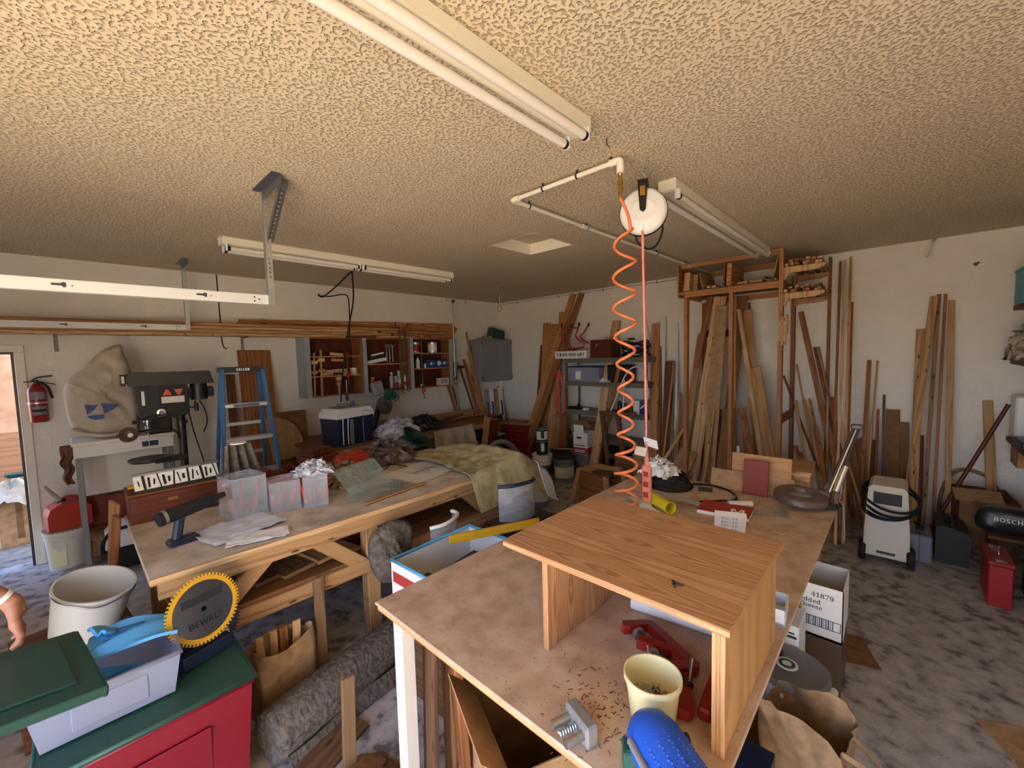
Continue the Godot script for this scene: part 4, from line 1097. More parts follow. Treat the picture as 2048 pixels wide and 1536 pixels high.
	for q in [[-0.12, 0.04, 0.022], [0.04, 0.085, 0.04], [0.15, 0.035, 0.026]]:
		part(bb, "print", B.new().lathe(xf(Vector3(q[0], 0.07, 0.0605), 90), [Vector2(0, 0), Vector2(q[2], 0.0), Vector2(q[2], 0.001), Vector2(0, 0.001)], 16).bx(Vector3(q[0] + 0.03, 0.07, 0.0608), Vector3(0.05, 0.012, 0.001)), "white_paper", "white printed tool picture")
	bottle("small_vial", "small white vial in front of the blue carton", Vector3(-2.02, 1.71, 0.24), 0.018, 0.09, "white_plastic", "dark_grey")
	var gb := thing("printed_carton", "small white printed carton on the bottom of the last bay", "carton", Vector3(-1.64, 1.404, 0.2))
	part(gb, "carton", B.new().bx(Vector3(0, 0.06, 0), Vector3(0.2, 0.12, 0.1), 0.002), "offwhite_paper")
	for k in 5:
		part(gb, "print", B.new().bx(Vector3(-0.06 + 0.03 * k, 0.065, 0.051), Vector3(0.016, 0.05, 0.001)), "ink_grey")
	part(gb, "print_frame", B.new().bx(Vector3(0, 0.1, 0.051), Vector3(0.17, 0.008, 0.001)).bx(Vector3(0, 0.028, 0.051), Vector3(0.17, 0.008, 0.001)), "ink_grey")
	solo("putty_knife", "small metal scraper lying on the bottom of the last bay", "scraper", B.new().bx(Vector3(0, 0.012, 0), Vector3(0.16, 0.012, 0.05), 0.004).bx(Vector3(-0.02, 0.03, 0.0), Vector3(0.06, 0.03, 0.04), 0.008), "steel", Vector3(-2.05, 1.404, 0.2), 10)
	# clamps hung on the front
	bar_clamp("black bar clamp with red jaws hung over the middle bay", Vector3(-2.53, 2.30, 0.335), 0.88, true, "clamp_red")
	bar_clamp("black bar clamp with red jaws hung beside its twin", Vector3(-2.44, 2.30, 0.335), 0.86, true, "clamp_red")
	bar_clamp("slim bar clamp with orange jaw hung over the last bay", Vector3(-2.14, 2.24, 0.335), 0.94, true, "orange_plastic")
	bar_clamp("long steel pipe clamp hung at the end of the cabinets", Vector3(-1.47, 2.85, 0.335), 1.4, false, "dark_grey")
	bar_clamp("short red and chrome clamp hung inside the first bay", Vector3(-3.38, 1.97, 0.34), 0.36, true, "red_paint")
	for s in [0, 1]:
		solo("clamp_crank", ["small black crank handle atop the twin bar clamps", "second small black crank handle atop the twin bar clamps"][s], "handle", B.new().tube(PackedVector3Array([Vector3(-0.06 + 0.12 * s, 0.07, 0), Vector3(-0.06 + 0.12 * s, 0.0, 0), Vector3(0.0, -0.01, 0), Vector3(0, -0.05, 0)]), 0.006, 8), "black_paint", Vector3(-2.53 + 0.09 * s, 2.36, 0.335))
	var sd := thing("screwdriver", "grey handled screwdriver hanging below the first bay", "screwdriver", Vector3(-3.42, 1.30, 0.36))
	part(sd, "handle", B.new().lathe(Transform3D(), [Vector2(0, 0), Vector2(0.016, 0.01), Vector2(0.022, 0.08), Vector2(0.012, 0.12), Vector2(0, 0.12)], 12), "dark_grey")
	part(sd, "shaft", B.new().cyl(Vector3(0, 0.12, 0), Vector3(0, 0.3, 0), 0.005, 8), "steel")
	# narrow sticks between the cabinets and the corner
	for k in 3:
		board("corner_stick", ["thin grey strip standing beside the last cabinet bay", "bundle end of thin brown strips below the last bay", "brown strip leaning beside the cabinet stile"][k], [Vector3(-1.32, 0.9, 0.2), Vector3(-1.25, 0.3, 0.3), Vector3(-1.17, 0.3, 0.25)][k], [Vector3(-1.42, 2.2, 0.32), Vector3(-1.47, 1.40, 0.12), Vector3(-1.36, 1.38, 0.1)][k], [0.02, 0.06, 0.03][k], 0.015, ["frame_grey", "fir_dark", "walnut"][k], Vector3(0, 0, 1), "thin strips beside the cabinets", "strip")
	var dr := thing("wall_drill", "black pistol drill hung on a small wooden block", "drill", Vector3(-1.22, 1.66, 0.04))
	part(dr, "mount_block", B.new().bx(Vector3(0.02, 0, -0.01), Vector3(0.11, 0.24, 0.04), 0.003), "pine")
	part(dr, "body", B.new().cyl(Vector3(-0.06, 0.03, 0.08), Vector3(0.1, 0.03, 0.06), 0.03, 12).bx(Vector3(-0.05, -0.04, 0.08), Vector3(0.05, 0.14, 0.04), 0.01).bx(Vector3(-0.05, 0.1, 0.08), Vector3(0.04, 0.08, 0.03), 0.01), "black_plastic")
	part(dr, "chuck", B.new().cyl(Vector3(0.1, 0.03, 0.06), Vector3(0.16, 0.03, 0.055), 0.016, 10), "iron_dark")
	# boards standing in the corner by the grey cabinet
	var cb := [[-0.93, 2.33, 0.045, "fir", "tall narrow fir strip standing left of the grey cabinet"], [-0.87, 1.98, 0.12, "pine_tan", "wide tan board with a curved top standing left of the grey cabinet"], [-1.02, 1.83, 0.05, "fir_dark", "dark brown strip standing left of the grey cabinet"], [-1.12, 1.70, 0.035, "walnut", "short dark strip leaning beside the black drill"], [-0.97, 1.75, 0.05, "fir", "mid brown strip in the corner bundle"]]
	for k in cb.size():
		board("corner_board", cb[k][4], Vector3(cb[k][0] + 0.16 + 0.02 * k, 0.0, 0.40 + 0.04 * k), Vector3(cb[k][0], cb[k][1], 0.04), cb[k][2], 0.02, cb[k][3], Vector3(0, 0, 1), "boards in the far corner")
	# grey two-door wall cabinet
	var gcab := thing("metal_cabinet", "grey metal wall cabinet mounted in the far corner", "cabinet", Vector3(-0.42, 1.395, 0.165))
	part(gcab, "body", B.new().bx(Vector3(0, 0.4, 0), Vector3(0.8, 0.8, 0.31), 0.004), "cabinet_grey")
	part(gcab, "door", B.new().bx(Vector3(-0.2, 0.4, 0.163), Vector3(0.395, 0.785, 0.014), 0.002), "cabinet_grey")
	part(gcab, "door", B.new().bx(Vector3(0.2, 0.4, 0.163), Vector3(0.395, 0.785, 0.014), 0.002), "cabinet_grey")
	for s in [-1, 1]:
		part(gcab, "knob", B.new().sphere(Vector3(s * 0.04, 0.05, 0.182), Vector3(0.014, 0.014, 0.012), 10), "chrome")
		for y in [0.07, 0.73]:
			part(gcab, "hinge", B.new().bx(Vector3(s * 0.394, y, 0.168), Vector3(0.012, 0.07, 0.012)), "black_paint")
	var mon := thing("small_radio", "dark green boxy radio tilted on the grey cabinet", "radio", Vector3(-0.27, 2.196, 0.16), 0)
	part(mon, "case", B.new().box(xf(Vector3(0, 0.105, 0), 0, 0, -12), Vector3(0.36, 0.2, 0.14), 0.02), "dark_green")
	part(mon, "stand", B.new().bx(Vector3(0.1, 0.01, 0.0), Vector3(0.14, 0.02, 0.14), 0.004), "black_plastic")
	solo("cloth_pile", "crumpled grey cloth lying on the grey cabinet", "cloth", B.new().sheet(20, 10, func(u, v): return Vector3((u - 0.5) * 0.42, 0.05 * sin(u * PI) * sin(v * PI) + 0.018 * sin(u * 17.0 + v * 5.0) * sin(v * PI) + 0.006, (v - 0.5) * 0.2), 0.006), "canvas", Vector3(-0.55, 2.198, 0.2))

# ---------------------------------------------------------------- work bench, saw table and what is on them
func crumple(w: float, d: float, h: float, sd: int, f := 5.0, amp := 0.03) -> B:
	var nz := noise(sd, 1.0, 3)
	return B.new().sheet(26, 22, func(u: float, v: float) -> Vector3:
		var e := sin(u * PI) * sin(v * PI)
		return Vector3((u - 0.5) * w + nz.get_noise_2d(u * f, v * f + 40.0) * amp, h * pow(maxf(e, 0.0), 0.5) + absf(nz.get_noise_2d(u * f * 1.3 + 9.0, v * f * 1.3)) * amp * 1.6 * e + 0.004, (v - 0.5) * d + nz.get_noise_2d(u * f + 80.0, v * f) * amp), 0.003)

func cardbox(called: String, label: String, at: Vector3, turn: float, s: Vector3, m: String, flaps := true, category := "box") -> Node3D:
	var o := thing(called, label, category, at, turn)
	var t := 0.005
	part(o, "base", B.new().bx(Vector3(0, t, 0), Vector3(s.x, t * 2, s.z)), m)
	for k in [-1, 1]:
		part(o, "side", B.new().bx(Vector3(k * (s.x / 2 - t / 2), s.y / 2, 0), Vector3(t, s.y, s.z)), m)
		part(o, "side", B.new().bx(Vector3(0, s.y / 2, k * (s.z / 2 - t / 2)), Vector3(s.x, s.y, t)), m)
		if flaps:
			part(o, "flap", B.new().box(xf(Vector3(k * (s.x / 2 + s.x * 0.12), s.y + s.x * 0.1, 0), 0, 0, -k * 50.0), Vector3(t, s.x * 0.32, s.z * 0.96)), m)
	return o

func bench_things() -> void:
	# --- the bench itself
	var b := thing("work_bench", "long wooden work bench with diagonal braces and lower shelf", "workbench", Vector3(-4.64, 0, 2.89))
	part(b, "top", B.new().bx(Vector3(0, 0.885, 0), Vector3(2.44, 0.03, 1.22), 0.003), "bench_top")
	part(b, "edge_strip", B.new().bx(Vector3(0, 0.885, 0.618), Vector3(2.44, 0.032, 0.018), 0.002), "pine_pale")
	part(b, "apron", B.new().bx(Vector3(0, 0.823, 0.575), Vector3(2.38, 0.09, 0.038), 0.003), "pine_tan")
	part(b, "apron", B.new().bx(Vector3(0, 0.823, -0.56), Vector3(2.38, 0.09, 0.038), 0.003), "pine_tan")
	for s in [-1, 1]:
		part(b, "end_apron", B.new().bx(Vector3(s * 1.15, 0.823, 0), Vector3(0.038, 0.09, 1.1), 0.003), "pine_tan")
	for x in [-1.09, -0.09, 1.05]:
		for z in [-0.5, 0.5]:
			part(b, "leg", B.new().bx(Vector3(x, 0.39, z), Vector3(0.088, 0.78, 0.088), 0.004), "pine_tan")
	part(b, "shelf_rail", B.new().bx(Vector3(-0.02, 0.52, 0.545), Vector3(2.2, 0.09, 0.038), 0.003), "pine_tan")
	part(b, "shelf_rail", B.new().bx(Vector3(-0.02, 0.52, -0.545), Vector3(2.2, 0.09, 0.038), 0.003), "pine_tan")
	part(b, "lower_shelf", B.new().bx(Vector3(-0.02, 0.572, 0), Vector3(2.2, 0.014, 1.06), 0.001), "ply_dark")
	for x in [[-1.03, -0.72], [-0.15, -0.46], [1.0, 0.7]]:
		part(b, "brace", B.new().bar(Vector3(x[0], 0.52, 0.54), Vector3(x[1], 0.80, 0.54), 0.088, 0.036, Vector3(0, 0, 1), 0.003), "pine_tan")
	# boards and paper on the lower shelf
	var sb := [[-5.2, 0.2, "pine_grey", "grey plank"], [-5.02, 0.16, "pine_tan", "tan plank"], [-4.86, 0.12, "pine", "pale plank"], [-5.38, 0.14, "weathered", "weathered plank"]]
	for k in 4:
		board("shelf_plank", sb[k][3] + " lying endwise on the bench's lower shelf", Vector3(sb[k][0] + 0.05, 0.592 + 0.012 * (k % 2), 3.32), Vector3(sb[k][0] - 0.12, 0.592 + 0.05 * (k % 2), 2.5), sb[k][1], 0.024, sb[k][2], Vector3(0, 1, 0), "planks on the lower shelf", "plank")
	solo("grey_case", "slate blue plastic case on the lower bench shelf", "case", B.new().bx(Vector3(0, 0.08, 0), Vector3(0.36, 0.16, 0.3), 0.02), "dark_grey", Vector3(-5.42, 0.58, 2.7), 12)
	for k in 2:
		board("end_board", ["orange brown board leaning at the left end of the bench", "narrow brown board leaning at the left end of the bench"][k], Vector3(-5.97 - 0.04 * k, 0.0, 2.22 + 0.14 * k), Vector3(-5.90, 0.99 - 0.06 * k, 2.24 + 0.14 * k), 0.16 - 0.06 * k, 0.02, ["fir", "fir_dark"][k], Vector3(-1, 0, 0.2), "boards at the bench end")
	# --- on the bench, back left: wooden chest with the bit index on top
	var ch := thing("tool_chest", "dark red wooden tool chest at the back of the bench", "chest", Vector3(-5.62, 0.9, 2.44))
	part(ch, "body", B.new().bx(Vector3(0, 0.085, 0), Vector3(0.46, 0.17, 0.26), 0.004), "mahogany")
	part(ch, "lid", B.new().bx(Vector3(0, 0.18, 0), Vector3(0.47, 0.02, 0.27), 0.004), "walnut")
	part(ch, "yellow_trim", B.new().bx(Vector3(-0.04, 0.196, -0.07), Vector3(0.36, 0.014, 0.06), 0.003), "yellow_paint", "worn yellow strip")
	part(ch, "brass_plate", B.new().bx(Vector3(-0.02, 0.12, 0.1315), Vector3(0.05, 0.02, 0.003)), "brass")
	var bi := thing("bit_index", "open drill bit tray with a white panel and black bits", "bit set", Vector3(-5.60, 1.09, 2.50), 4)
	part(bi, "tray", B.new().box(xf(Vector3(0, 0.055, 0.02), -28), Vector3(0.44, 0.1, 0.02), 0.003), "white_plastic")
	part(bi, "back_bar", B.new().bx(Vector3(0, 0.105, 0.0), Vector3(0.46, 0.016, 0.03), 0.004), "steel")
	for k in 17:
		part(bi, "drill_bit", B.new().box(xf(Vector3(-0.2 + 0.025 * k, 0.055, 0.034), -28, 0, 8.0 - (k % 4) * 5.0), Vector3(0.005 + 0.0025 * ((k * 7) % 4), 0.035 + 0.03 * ((k * 5) % 3), 0.008), 0.001), "black_paint")
	part(bi, "bottom_lip", B.new().bx(Vector3(0, 0.008, 0.05), Vector3(0.45, 0.016, 0.03), 0.003), "iron_dark")
	# cordless driver lying on its base
	var cd := thing("cordless_drill", "black cordless drill resting near the bench corner", "drill", Vector3(-5.66, 0.9, 3.10), 8)
	part(cd, "battery_foot", B.new().bx(Vector3(-0.02, 0.016, 0.02), Vector3(0.14, 0.032, 0.08), 0.008), "navy")
	part(cd, "handle", B.new().bar(Vector3(-0.05, 0.02, 0.02), Vector3(-0.02, 0.15, 0.0), 0.04, 0.05, Vector3(0, 0, 1), 0.01), "navy")
	part(cd, "motor_body", B.new().cyl(Vector3(-0.12, 0.16, 0.02), Vector3(0.14, 0.19, -0.02), 0.038, 18), "black_plastic")
	part(cd, "chuck", B.new().cyl(Vector3(0.14, 0.19, -0.02), Vector3(0.21, 0.198, -0.03), 0.024, 14, 0.016), "iron_dark")
	part(cd, "trim_line", B.new().cyl(Vector3(-0.1, 0.163, 0.017), Vector3(-0.085, 0.165, 0.015), 0.0395, 18), "steel")
	# papers, plastic and tubs
	var np := noise(4, 1.0, 2)
	solo("blue_sheet", "pale blue plastic sheet lying under the black drill", "sheet", B.new().sheet(14, 12, func(u, v): return Vector3((u - 0.5) * 0.4, 0.012 + 0.02 * maxf(0.0, np.get_noise_2d(u * 4.0, v * 4.0)), (v - 0.5) * 0.3), 0.002), "tarp_white", Vector3(-5.42, 0.9, 3.16), 14)
	solo("paper_sheet", "crumpled white paper at the front of the bench", "paper", B.new().sheet(12, 10, func(u, v): return Vector3((u - 0.5) * 0.3, 0.004 + 0.018 * maxf(0.0, np.get_noise_2d(u * 3.0 + 9.0, v * 5.0)), (v - 0.5) * 0.16), 0.002), "white_paper", Vector3(-5.38, 0.905, 3.38), -16)
	for k in 3:
		var at: Vector3 = [Vector3(-5.33, 0.9, 2.90), Vector3(-5.12, 0.9, 2.98), Vector3(-4.94, 0.9, 3.06)][k]
		var sz: Vector3 = [Vector3(0.2, 0.26, 0.2), Vector3(0.17, 0.2, 0.18), Vector3(0.15, 0.24, 0.16)][k]
		var o := thing("clear_bin", ["tall clear plastic bin full of orange tools on the bench", "middle clear plastic bin of orange tools on the bench", "clear bin wrapped in crinkled plastic on the bench"][k], "bin", at, 10 - 14 * k, "clear bins on the bench")
		for s in [-1, 1]:
			part(o, "wall", B.new().bx(Vector3(s * sz.x / 2, sz.y / 2, 0), Vector3(0.003, sz.y, sz.z)), "clear_plastic")
			part(o, "wall", B.new().bx(Vector3(0, sz.y / 2, s * sz.z / 2), Vector3(sz.x, sz.y, 0.003)), "clear_plastic")
		part(o, "base", B.new().bx(Vector3(0, 0.003, 0), Vector3(sz.x, 0.005, sz.z)), "clear_plastic")
		part(o, "rim", B.new().tube(PackedVector3Array([Vector3(-sz.x / 2, sz.y, -sz.z / 2), Vector3(sz.x / 2, sz.y, -sz.z / 2), Vector3(sz.x / 2, sz.y, sz.z / 2), Vector3(-sz.x / 2, sz.y, sz.z / 2)]), 0.005, 6, true), "frosted_plastic")
		if k == 2:
			part(o, "plastic_wrap", crumple(0.22, 0.2, 0.05, 60, 9.0, 0.05), "tarp_white").position = Vector3(0, sz.y - 0.02, 0)
		# handles of the tools inside
		for q in 3:
			var t := solo("hand_tool", ["orange handle", "dark red handle", "amber handle"][q] + " inside the " + ["tall clear bin", "middle clear bin", "wrapped clear bin"][k], "tool", B.new().lathe(xf(Vector3(0, 0, 0), 8.0 * (q - 1), 0, 14.0 - 12.0 * q), [Vector2(0, 0.006), Vector2(0.016, 0.008), Vector2(0.022, 0.06), Vector2(0.014, 0.11), Vector2(0.007, 0.12), Vector2(0.006, sz.y - 0.02), Vector2(0, sz.y - 0.02)], 12), ["orange_plastic", "clamp_red", "gas_red"][q], at + Vector3(-0.045 + 0.045 * q, 0.006, 0.02 * (q - 1)), 0, "tool handles in the clear bins")
	solo("grey_wrap", "grey striped plastic wrap bunched behind the clear bins", "plastic wrap", B.new().sheet(24, 18, func(u, v): return Vector3((u - 0.5) * (0.16 + 0.14 * v), 0.42 * (1.0 - v) , 0.05 * sin(u * 22.0) * (0.3 + v) + 0.1 * v), 0.003), "carpet_grey", Vector3(-5.28, 0.905, 2.66), 6)
	solo("wrap_lid", "small white lid lying on the grey plastic wrap", "lid", B.new().cyl(Vector3.ZERO, Vector3(0, 0.008, 0), 0.05, 18), "white_plastic", Vector3(-5.28, 1.326, 2.66))
	solo("kraft_wad", "crumpled brown kraft paper bag lying on the bench", "paper bag", crumple(0.34, 0.26, 0.12, 33, 7.0, 0.07), "kraft", Vector3(-4.58, 0.9, 2.74), 20)
	solo("pink_wad", "crumpled rust coloured cloth at the back of the bench", "cloth", crumple(0.4, 0.22, 0.1, 35, 6.0, 0.07), "brick_red", Vector3(-4.86, 0.9, 2.40), 8)
	for k in 3:
		solo("orange_case", ["orange plastic tool case at the back of the bench", "dark orange open tool case beside the kraft bag", "red brown tool case behind the crumpled cloth"][k], "case", B.new().bx(Vector3(0, 0.06 + 0.01 * k, 0), Vector3([0.3, 0.26, 0.34][k], 0.12 + 0.02 * k, 0.16), 0.014).bx(Vector3(0, 0.13 + 0.02 * k, 0.02), Vector3(0.1, 0.02, 0.03), 0.006), ["orange_plastic", "gas_red", "brick_red"][k], [Vector3(-4.98, 0.9, 2.68), Vector3(-4.36, 0.9, 2.42), Vector3(-5.20, 0.9, 2.38)][k], [12, -8, 4][k], "plastic tool cases on the bench")
	solo("glass_sheet", "tinted glass pane leaning on the junk on the bench", "glass", B.new().box(xf(Vector3(0, 0.08, 0), -48, 0, 0), Vector3(0.42, 0.28, 0.004)), "glass_pane", Vector3(-4.55, 0.9, 3.0), 18)
	solo("glass_sheet", "tinted glass pane lying flat near the bench edge", "glass", B.new().bx(Vector3(0, 0.004, 0), Vector3(0.46, 0.005, 0.26), 0.001), "glass_pane", Vector3(-4.52, 0.905, 3.22), 10)
	board("orange_lath", "thin orange slat lying along the bench edge", Vector3(-4.75, 0.912, 3.38), Vector3(-4.2, 0.912, 3.30), 0.03, 0.01, "fir", Vector3(0, 1, 0))
	var dw := thing("plan_drawing", "cream paper plan with pencil lines lying on the bench", "drawing", Vector3(-3.98, 0.901, 2.98), 14)
	part(dw, "paper", B.new().sheet(10, 8, func(u, v): return Vector3((u - 0.5) * 0.62, 0.003 + 0.012 * maxf(0.0, np.get_noise_2d(u * 3.0 + 30.0, v * 3.0)), (v - 0.5) * 0.44), 0.0015), "offwhite_paper")
	for k in 7:
		part(dw, "pencil_line", B.new().box(xf(Vector3(-0.16 + 0.055 * k, 0.018, 0.03 * sin(k * 2.1)), 0, 25.0 * sin(k * 1.7)), Vector3(0.004, 0.001, 0.16 + 0.05 * sin(k * 3.0))).box(xf(Vector3(-0.1 + 0.04 * k, 0.0181, 0.02), 0, 70.0 + 20.0 * sin(k * 1.3)), Vector3(0.003, 0.001, 0.2)), "ink_grey")
	solo("desk_lamp_arm", "thin black tripod stand on the bench plan", "stand", B.new().cyl(Vector3(0, 0.03, 0), Vector3(-0.02, 0.3, -0.02), 0.005, 8).cyl(Vector3(0, 0.04, 0), Vector3(0.12, 0.004, 0.06), 0.005, 8).cyl(Vector3(0, 0.04, 0), Vector3(-0.12, 0.004, 0.04), 0.005, 8).cyl(Vector3(0, 0.04, 0), Vector3(0.0, 0.004, -0.13), 0.005, 8), "black_paint", Vector3(-4.15, 0.912, 2.72))
	# khaki tarpaulin over the right end of the bench with its white hem
	var tp := thing("canvas_tarp", "khaki canvas tarpaulin draped over the end of the bench", "tarpaulin", Vector3(-3.55, 0.905, 3.02))
	var nt := noise(44, 1.0, 3)
	var drape := func(u: float, v: float) -> Vector3:
		var x := (u - 0.5) * 1.0 + 0.16 + 0.05 * sin(v * 5.0)
		var z := (v - 0.5) * 1.25 + 0.16
		var y := 0.02 + 0.04 * absf(nt.get_noise_2d(u * 3.0, v * 3.0)) + 0.10 * exp(-pow((u - 0.62) * 3.5, 2)) * (0.4 + 0.6 * sin(v * PI))
		var over_x := maxf(0.0, x - 0.22)
		var over_z := maxf(0.0, z - 0.50)
		y -= over_x * 0.5 + over_z * 0.9
		return Vector3(minf(x, 0.22 + over_x * 0.9), y, minf(z, 0.50 + over_z * 0.45))
	part(tp, "cloth", B.new().sheet(34, 34, drape, 0.006), "tarp_khaki")
	part(tp, "white_hem", B.new().sheet(8, 40, func(u: float, v: float) -> Vector3: return drape.call(0.84 + 0.17 * u, v) + Vector3(0.01, 0.014 + 0.012 * sin(v * 31.0) * u, 0), 0.01), "tarp_white")
	part(tp, "strap", B.new().box(xf(Vector3(-0.08, -0.16, 0.585), -18), Vector3(0.09, 0.2, 0.006)), "tarp_khaki")
	# --- saw table along the wall with cooler, mitre saw and sticks
	var s2 := thing("saw_table", "long low saw table standing along the wall", "table", Vector3(-2.75, 0, 0.68))
	part(s2, "top", B.new().bx(Vector3(0, 0.845, 0), Vector3(2.9, 0.03, 1.1), 0.003), "ply_dark")
	part(s2, "front_rail", B.new().bx(Vector3(0, 0.79, 0.52), Vector3(2.8, 0.08, 0.04), 0.003), "pine_tan")
	for x in [-1.36, 0.0, 1.36]:
		for z in [-0.48, 0.48]:
			part(s2, "leg", B.new().bx(Vector3(x, 0.415, z), Vector3(0.08, 0.83, 0.08), 0.003), "pine_tan")
	board("fence_board", "long pale fence board along the back of the saw table", Vector3(-3.15, 0.89, 0.3), Vector3(-0.95, 0.90, 0.3), 0.06, 0.03, "pine_tan", Vector3(0, 0, 1))
	var cl := thing("cooler", "dark navy cooler with pale grey lid on the saw table", "cooler", Vector3(-3.74, 0.86, 1.02), 14)
	part(cl, "body", B.new().prism(xf(Vector3(0, 0.17, 0), 0), PackedVector2Array([Vector2(-0.235, -0.17), Vector2(0.235, -0.17), Vector2(0.26, 0.16), Vector2(-0.26, 0.16)]), 0.32), "navy")
	part(cl, "lid", B.new().prism(xf(Vector3(0, 0.33, 0), 0), PackedVector2Array([Vector2(-0.27, 0.0), Vector2(0.27, 0.0), Vector2(0.27, 0.045), Vector2(0.21, 0.11), Vector2(-0.21, 0.11), Vector2(-0.27, 0.045)]), 0.34), "white_plastic")
	part(cl, "top_tray", B.new().bx(Vector3(-0.02, 0.443, -0.03), Vector3(0.3, 0.008, 0.2), 0.003), "mid_grey")
	part(cl, "latch", B.new().tube(spline([Vector3(0.08, 0.345, 0.172), Vector3(0.09, 0.385, 0.18), Vector3(0.15, 0.395, 0.18), Vector3(0.2, 0.375, 0.18), Vector3(0.2, 0.345, 0.172)], 5), 0.008, 8), "tarp_white")
	part(cl, "side_groove", B.new().bx(Vector3(-0.07, 0.16, 0.162), Vector3(0.05, 0.3, 0.004)).bx(Vector3(0.1, 0.16, 0.162), Vector3(0.012, 0.3, 0.004)), "bucket_grey")
	for x in [-0.2, -0.13]:
		part(cl, "strap", B.new().tube(spline([Vector3(x, 0.34, 0.175), Vector3(x - 0.005, 0.2, 0.172), Vector3(x - 0.005, 0.02, 0.17)], 6), 0.006, 8), "white_plastic")
	part(cl, "carry_handle", B.new().tube(spline([Vector3(-0.1, 0.44, -0.05), Vector3(-0.1, 0.475, -0.05), Vector3(0.05, 0.475, -0.05), Vector3(0.08, 0.46, -0.05)], 5), 0.007, 8), "mid_grey")
	can("blue_cup", "small blue plastic cup standing on the cooler lid", Vector3(-3.62, 1.308, 0.92), 0.025, 0.05, "blue_ladder", "blue_label", "cup", "blue_ladder")
	# mitre saw with tilted head, dust bag and blade guard
	var ms := thing("mitre_saw", "green mitre saw with raised head and grey dust bag", "saw", Vector3(-3.02, 0.86, 0.62), -10)
	part(ms, "turntable", B.new().lathe(Transform3D(), [Vector2(0, 0), Vector2(0.19, 0), Vector2(0.19, 0.05), Vector2(0.17, 0.06), Vector2(0, 0.06)], 24), "iron_dark")
	part(ms, "fence", B.new().bx(Vector3(0, 0.1, -0.06), Vector3(0.5, 0.08, 0.02), 0.004), "steel")
	part(ms, "arm", B.new().bar(Vector3(-0.12, 0.06, -0.08), Vector3(-0.02, 0.36, -0.1), 0.08, 0.07, Vector3(1, 0, 0), 0.015), "iron_dark")
	part(ms, "blade_guard", B.new().lathe(xf(Vector3(0.02, 0.36, 0.0), 82, 20), [Vector2(0.05, -0.02), Vector2(0.12, -0.022), Vector2(0.13, -0.012), Vector2(0.13, 0.012), Vector2(0.12, 0.022), Vector2(0.05, 0.02)], 28), "carpet_grey")
	part(ms, "blade", B.new().lathe(xf(Vector3(0.02, 0.36, 0.0), 82, 20), [Vector2(0, -0.001), Vector2(0.115, -0.001), Vector2(0.115, 0.001), Vector2(0, 0.001)], 28), "blade_steel")
	part(ms, "motor", B.new().cyl(Vector3(0.06, 0.5, -0.02), Vector3(0.12, 0.5, 0.1), 0.06, 16).bx(Vector3(0.08, 0.54, 0.02), Vector3(0.12, 0.07, 0.1), 0.02), "machine_green")
	part(ms, "handle", B.new().tube(spline([Vector3(0.12, 0.54, 0.06), Vector3(0.18, 0.5, 0.08), Vector3(0.19, 0.44, 0.08), Vector3(0.14, 0.42, 0.06)], 6), 0.016, 8), "machine_green")
	part(ms, "dust_bag", B.new().box(xf(Vector3(-0.06, 0.6, -0.04), 0, 10, 12), Vector3(0.17, 0.2, 0.1), 0.025), "mid_grey")
	var sc := ["pale", "tan", "brown", "grey", "dark", "orange"]
	for k in 9:
		var x0 := -2.7 + 0.16 * k
		board("saw_offcut", sc[k % 6] + " offcut strip in the pile at the " + ["near end", "middle", "far end"][k / 3] + " of the saw table", Vector3(x0 - 0.3, 0.872 + 0.018 * (k % 3), 0.62 + 0.07 * (k % 5)), Vector3(x0 + 0.45, 0.872 + 0.02 * ((k + 1) % 3), 0.5 + 0.09 * ((k * 3) % 5)), 0.05, 0.014, ["pine_pale", "pine_tan", "fir_dark", "weathered", "walnut", "fir"][k % 6], Vector3(0, 1, 0), "offcuts on the saw table", "offcut")
	solo("plastic_wrap", "crinkled clear and blue plastic wrap heaped on the saw table", "plastic wrap", crumple(0.6, 0.42, 0.16, 71, 8.0, 0.08), "tarp_white", Vector3(-3.05, 0.87, 1.02), 20)
	solo("plastic_wrap", "dark crinkled plastic heaped beside the cooler", "plastic wrap", crumple(0.5, 0.3, 0.14, 75, 8.0, 0.08), "bag_black", Vector3(-2.62, 0.88, 1.0), -10)
	solo("drop_cloth", "grey tan drop cloth hanging off the saw table front", "cloth", B.new().sheet(30, 14, func(u, v): return Vector3((u - 0.5) * (0.7 + 0.1 * v) + 0.06 * v, -v * 0.62, 0.03 * sin(u * 20.0) * (0.3 + v) + 0.05 * v), 0.004), "canvas", Vector3(-2.3, 0.86, 1.29))
	board("red_board", "dark red board leaning against the saw table end", Vector3(-1.72, 0, 1.48), Vector3(-1.5, 0.86, 1.26), 0.22, 0.02, "mahogany", Vector3(0, 0, 1))
	board("pale_plank", "pale plank propped on the saw table beside the drop cloth", Vector3(-2.0, 0.05, 1.5), Vector3(-1.62, 0.93, 1.28), 0.12, 0.02, "pine_tan", Vector3(0, 0, 1))
	# --- between bench and table: stacked glossy tubs and cases
	var tub := thing("white_crate", "open white plastic crate with blue rim beside the table", "crate", Vector3(-4.56, 0.42, 4.12), 2)
	for s in [-1, 1]:
		part(tub, "wall", B.new().bx(Vector3(s * 0.3, 0.16, 0), Vector3(0.012, 0.32, 0.44), 0.003), "white_plastic")
		part(tub, "wall", B.new().bx(Vector3(0, 0.16, s * 0.22), Vector3(0.6, 0.32, 0.012), 0.003), "white_plastic")
	part(tub, "base", B.new().bx(Vector3(0, 0.006, 0), Vector3(0.6, 0.012, 0.44)), "white_plastic")
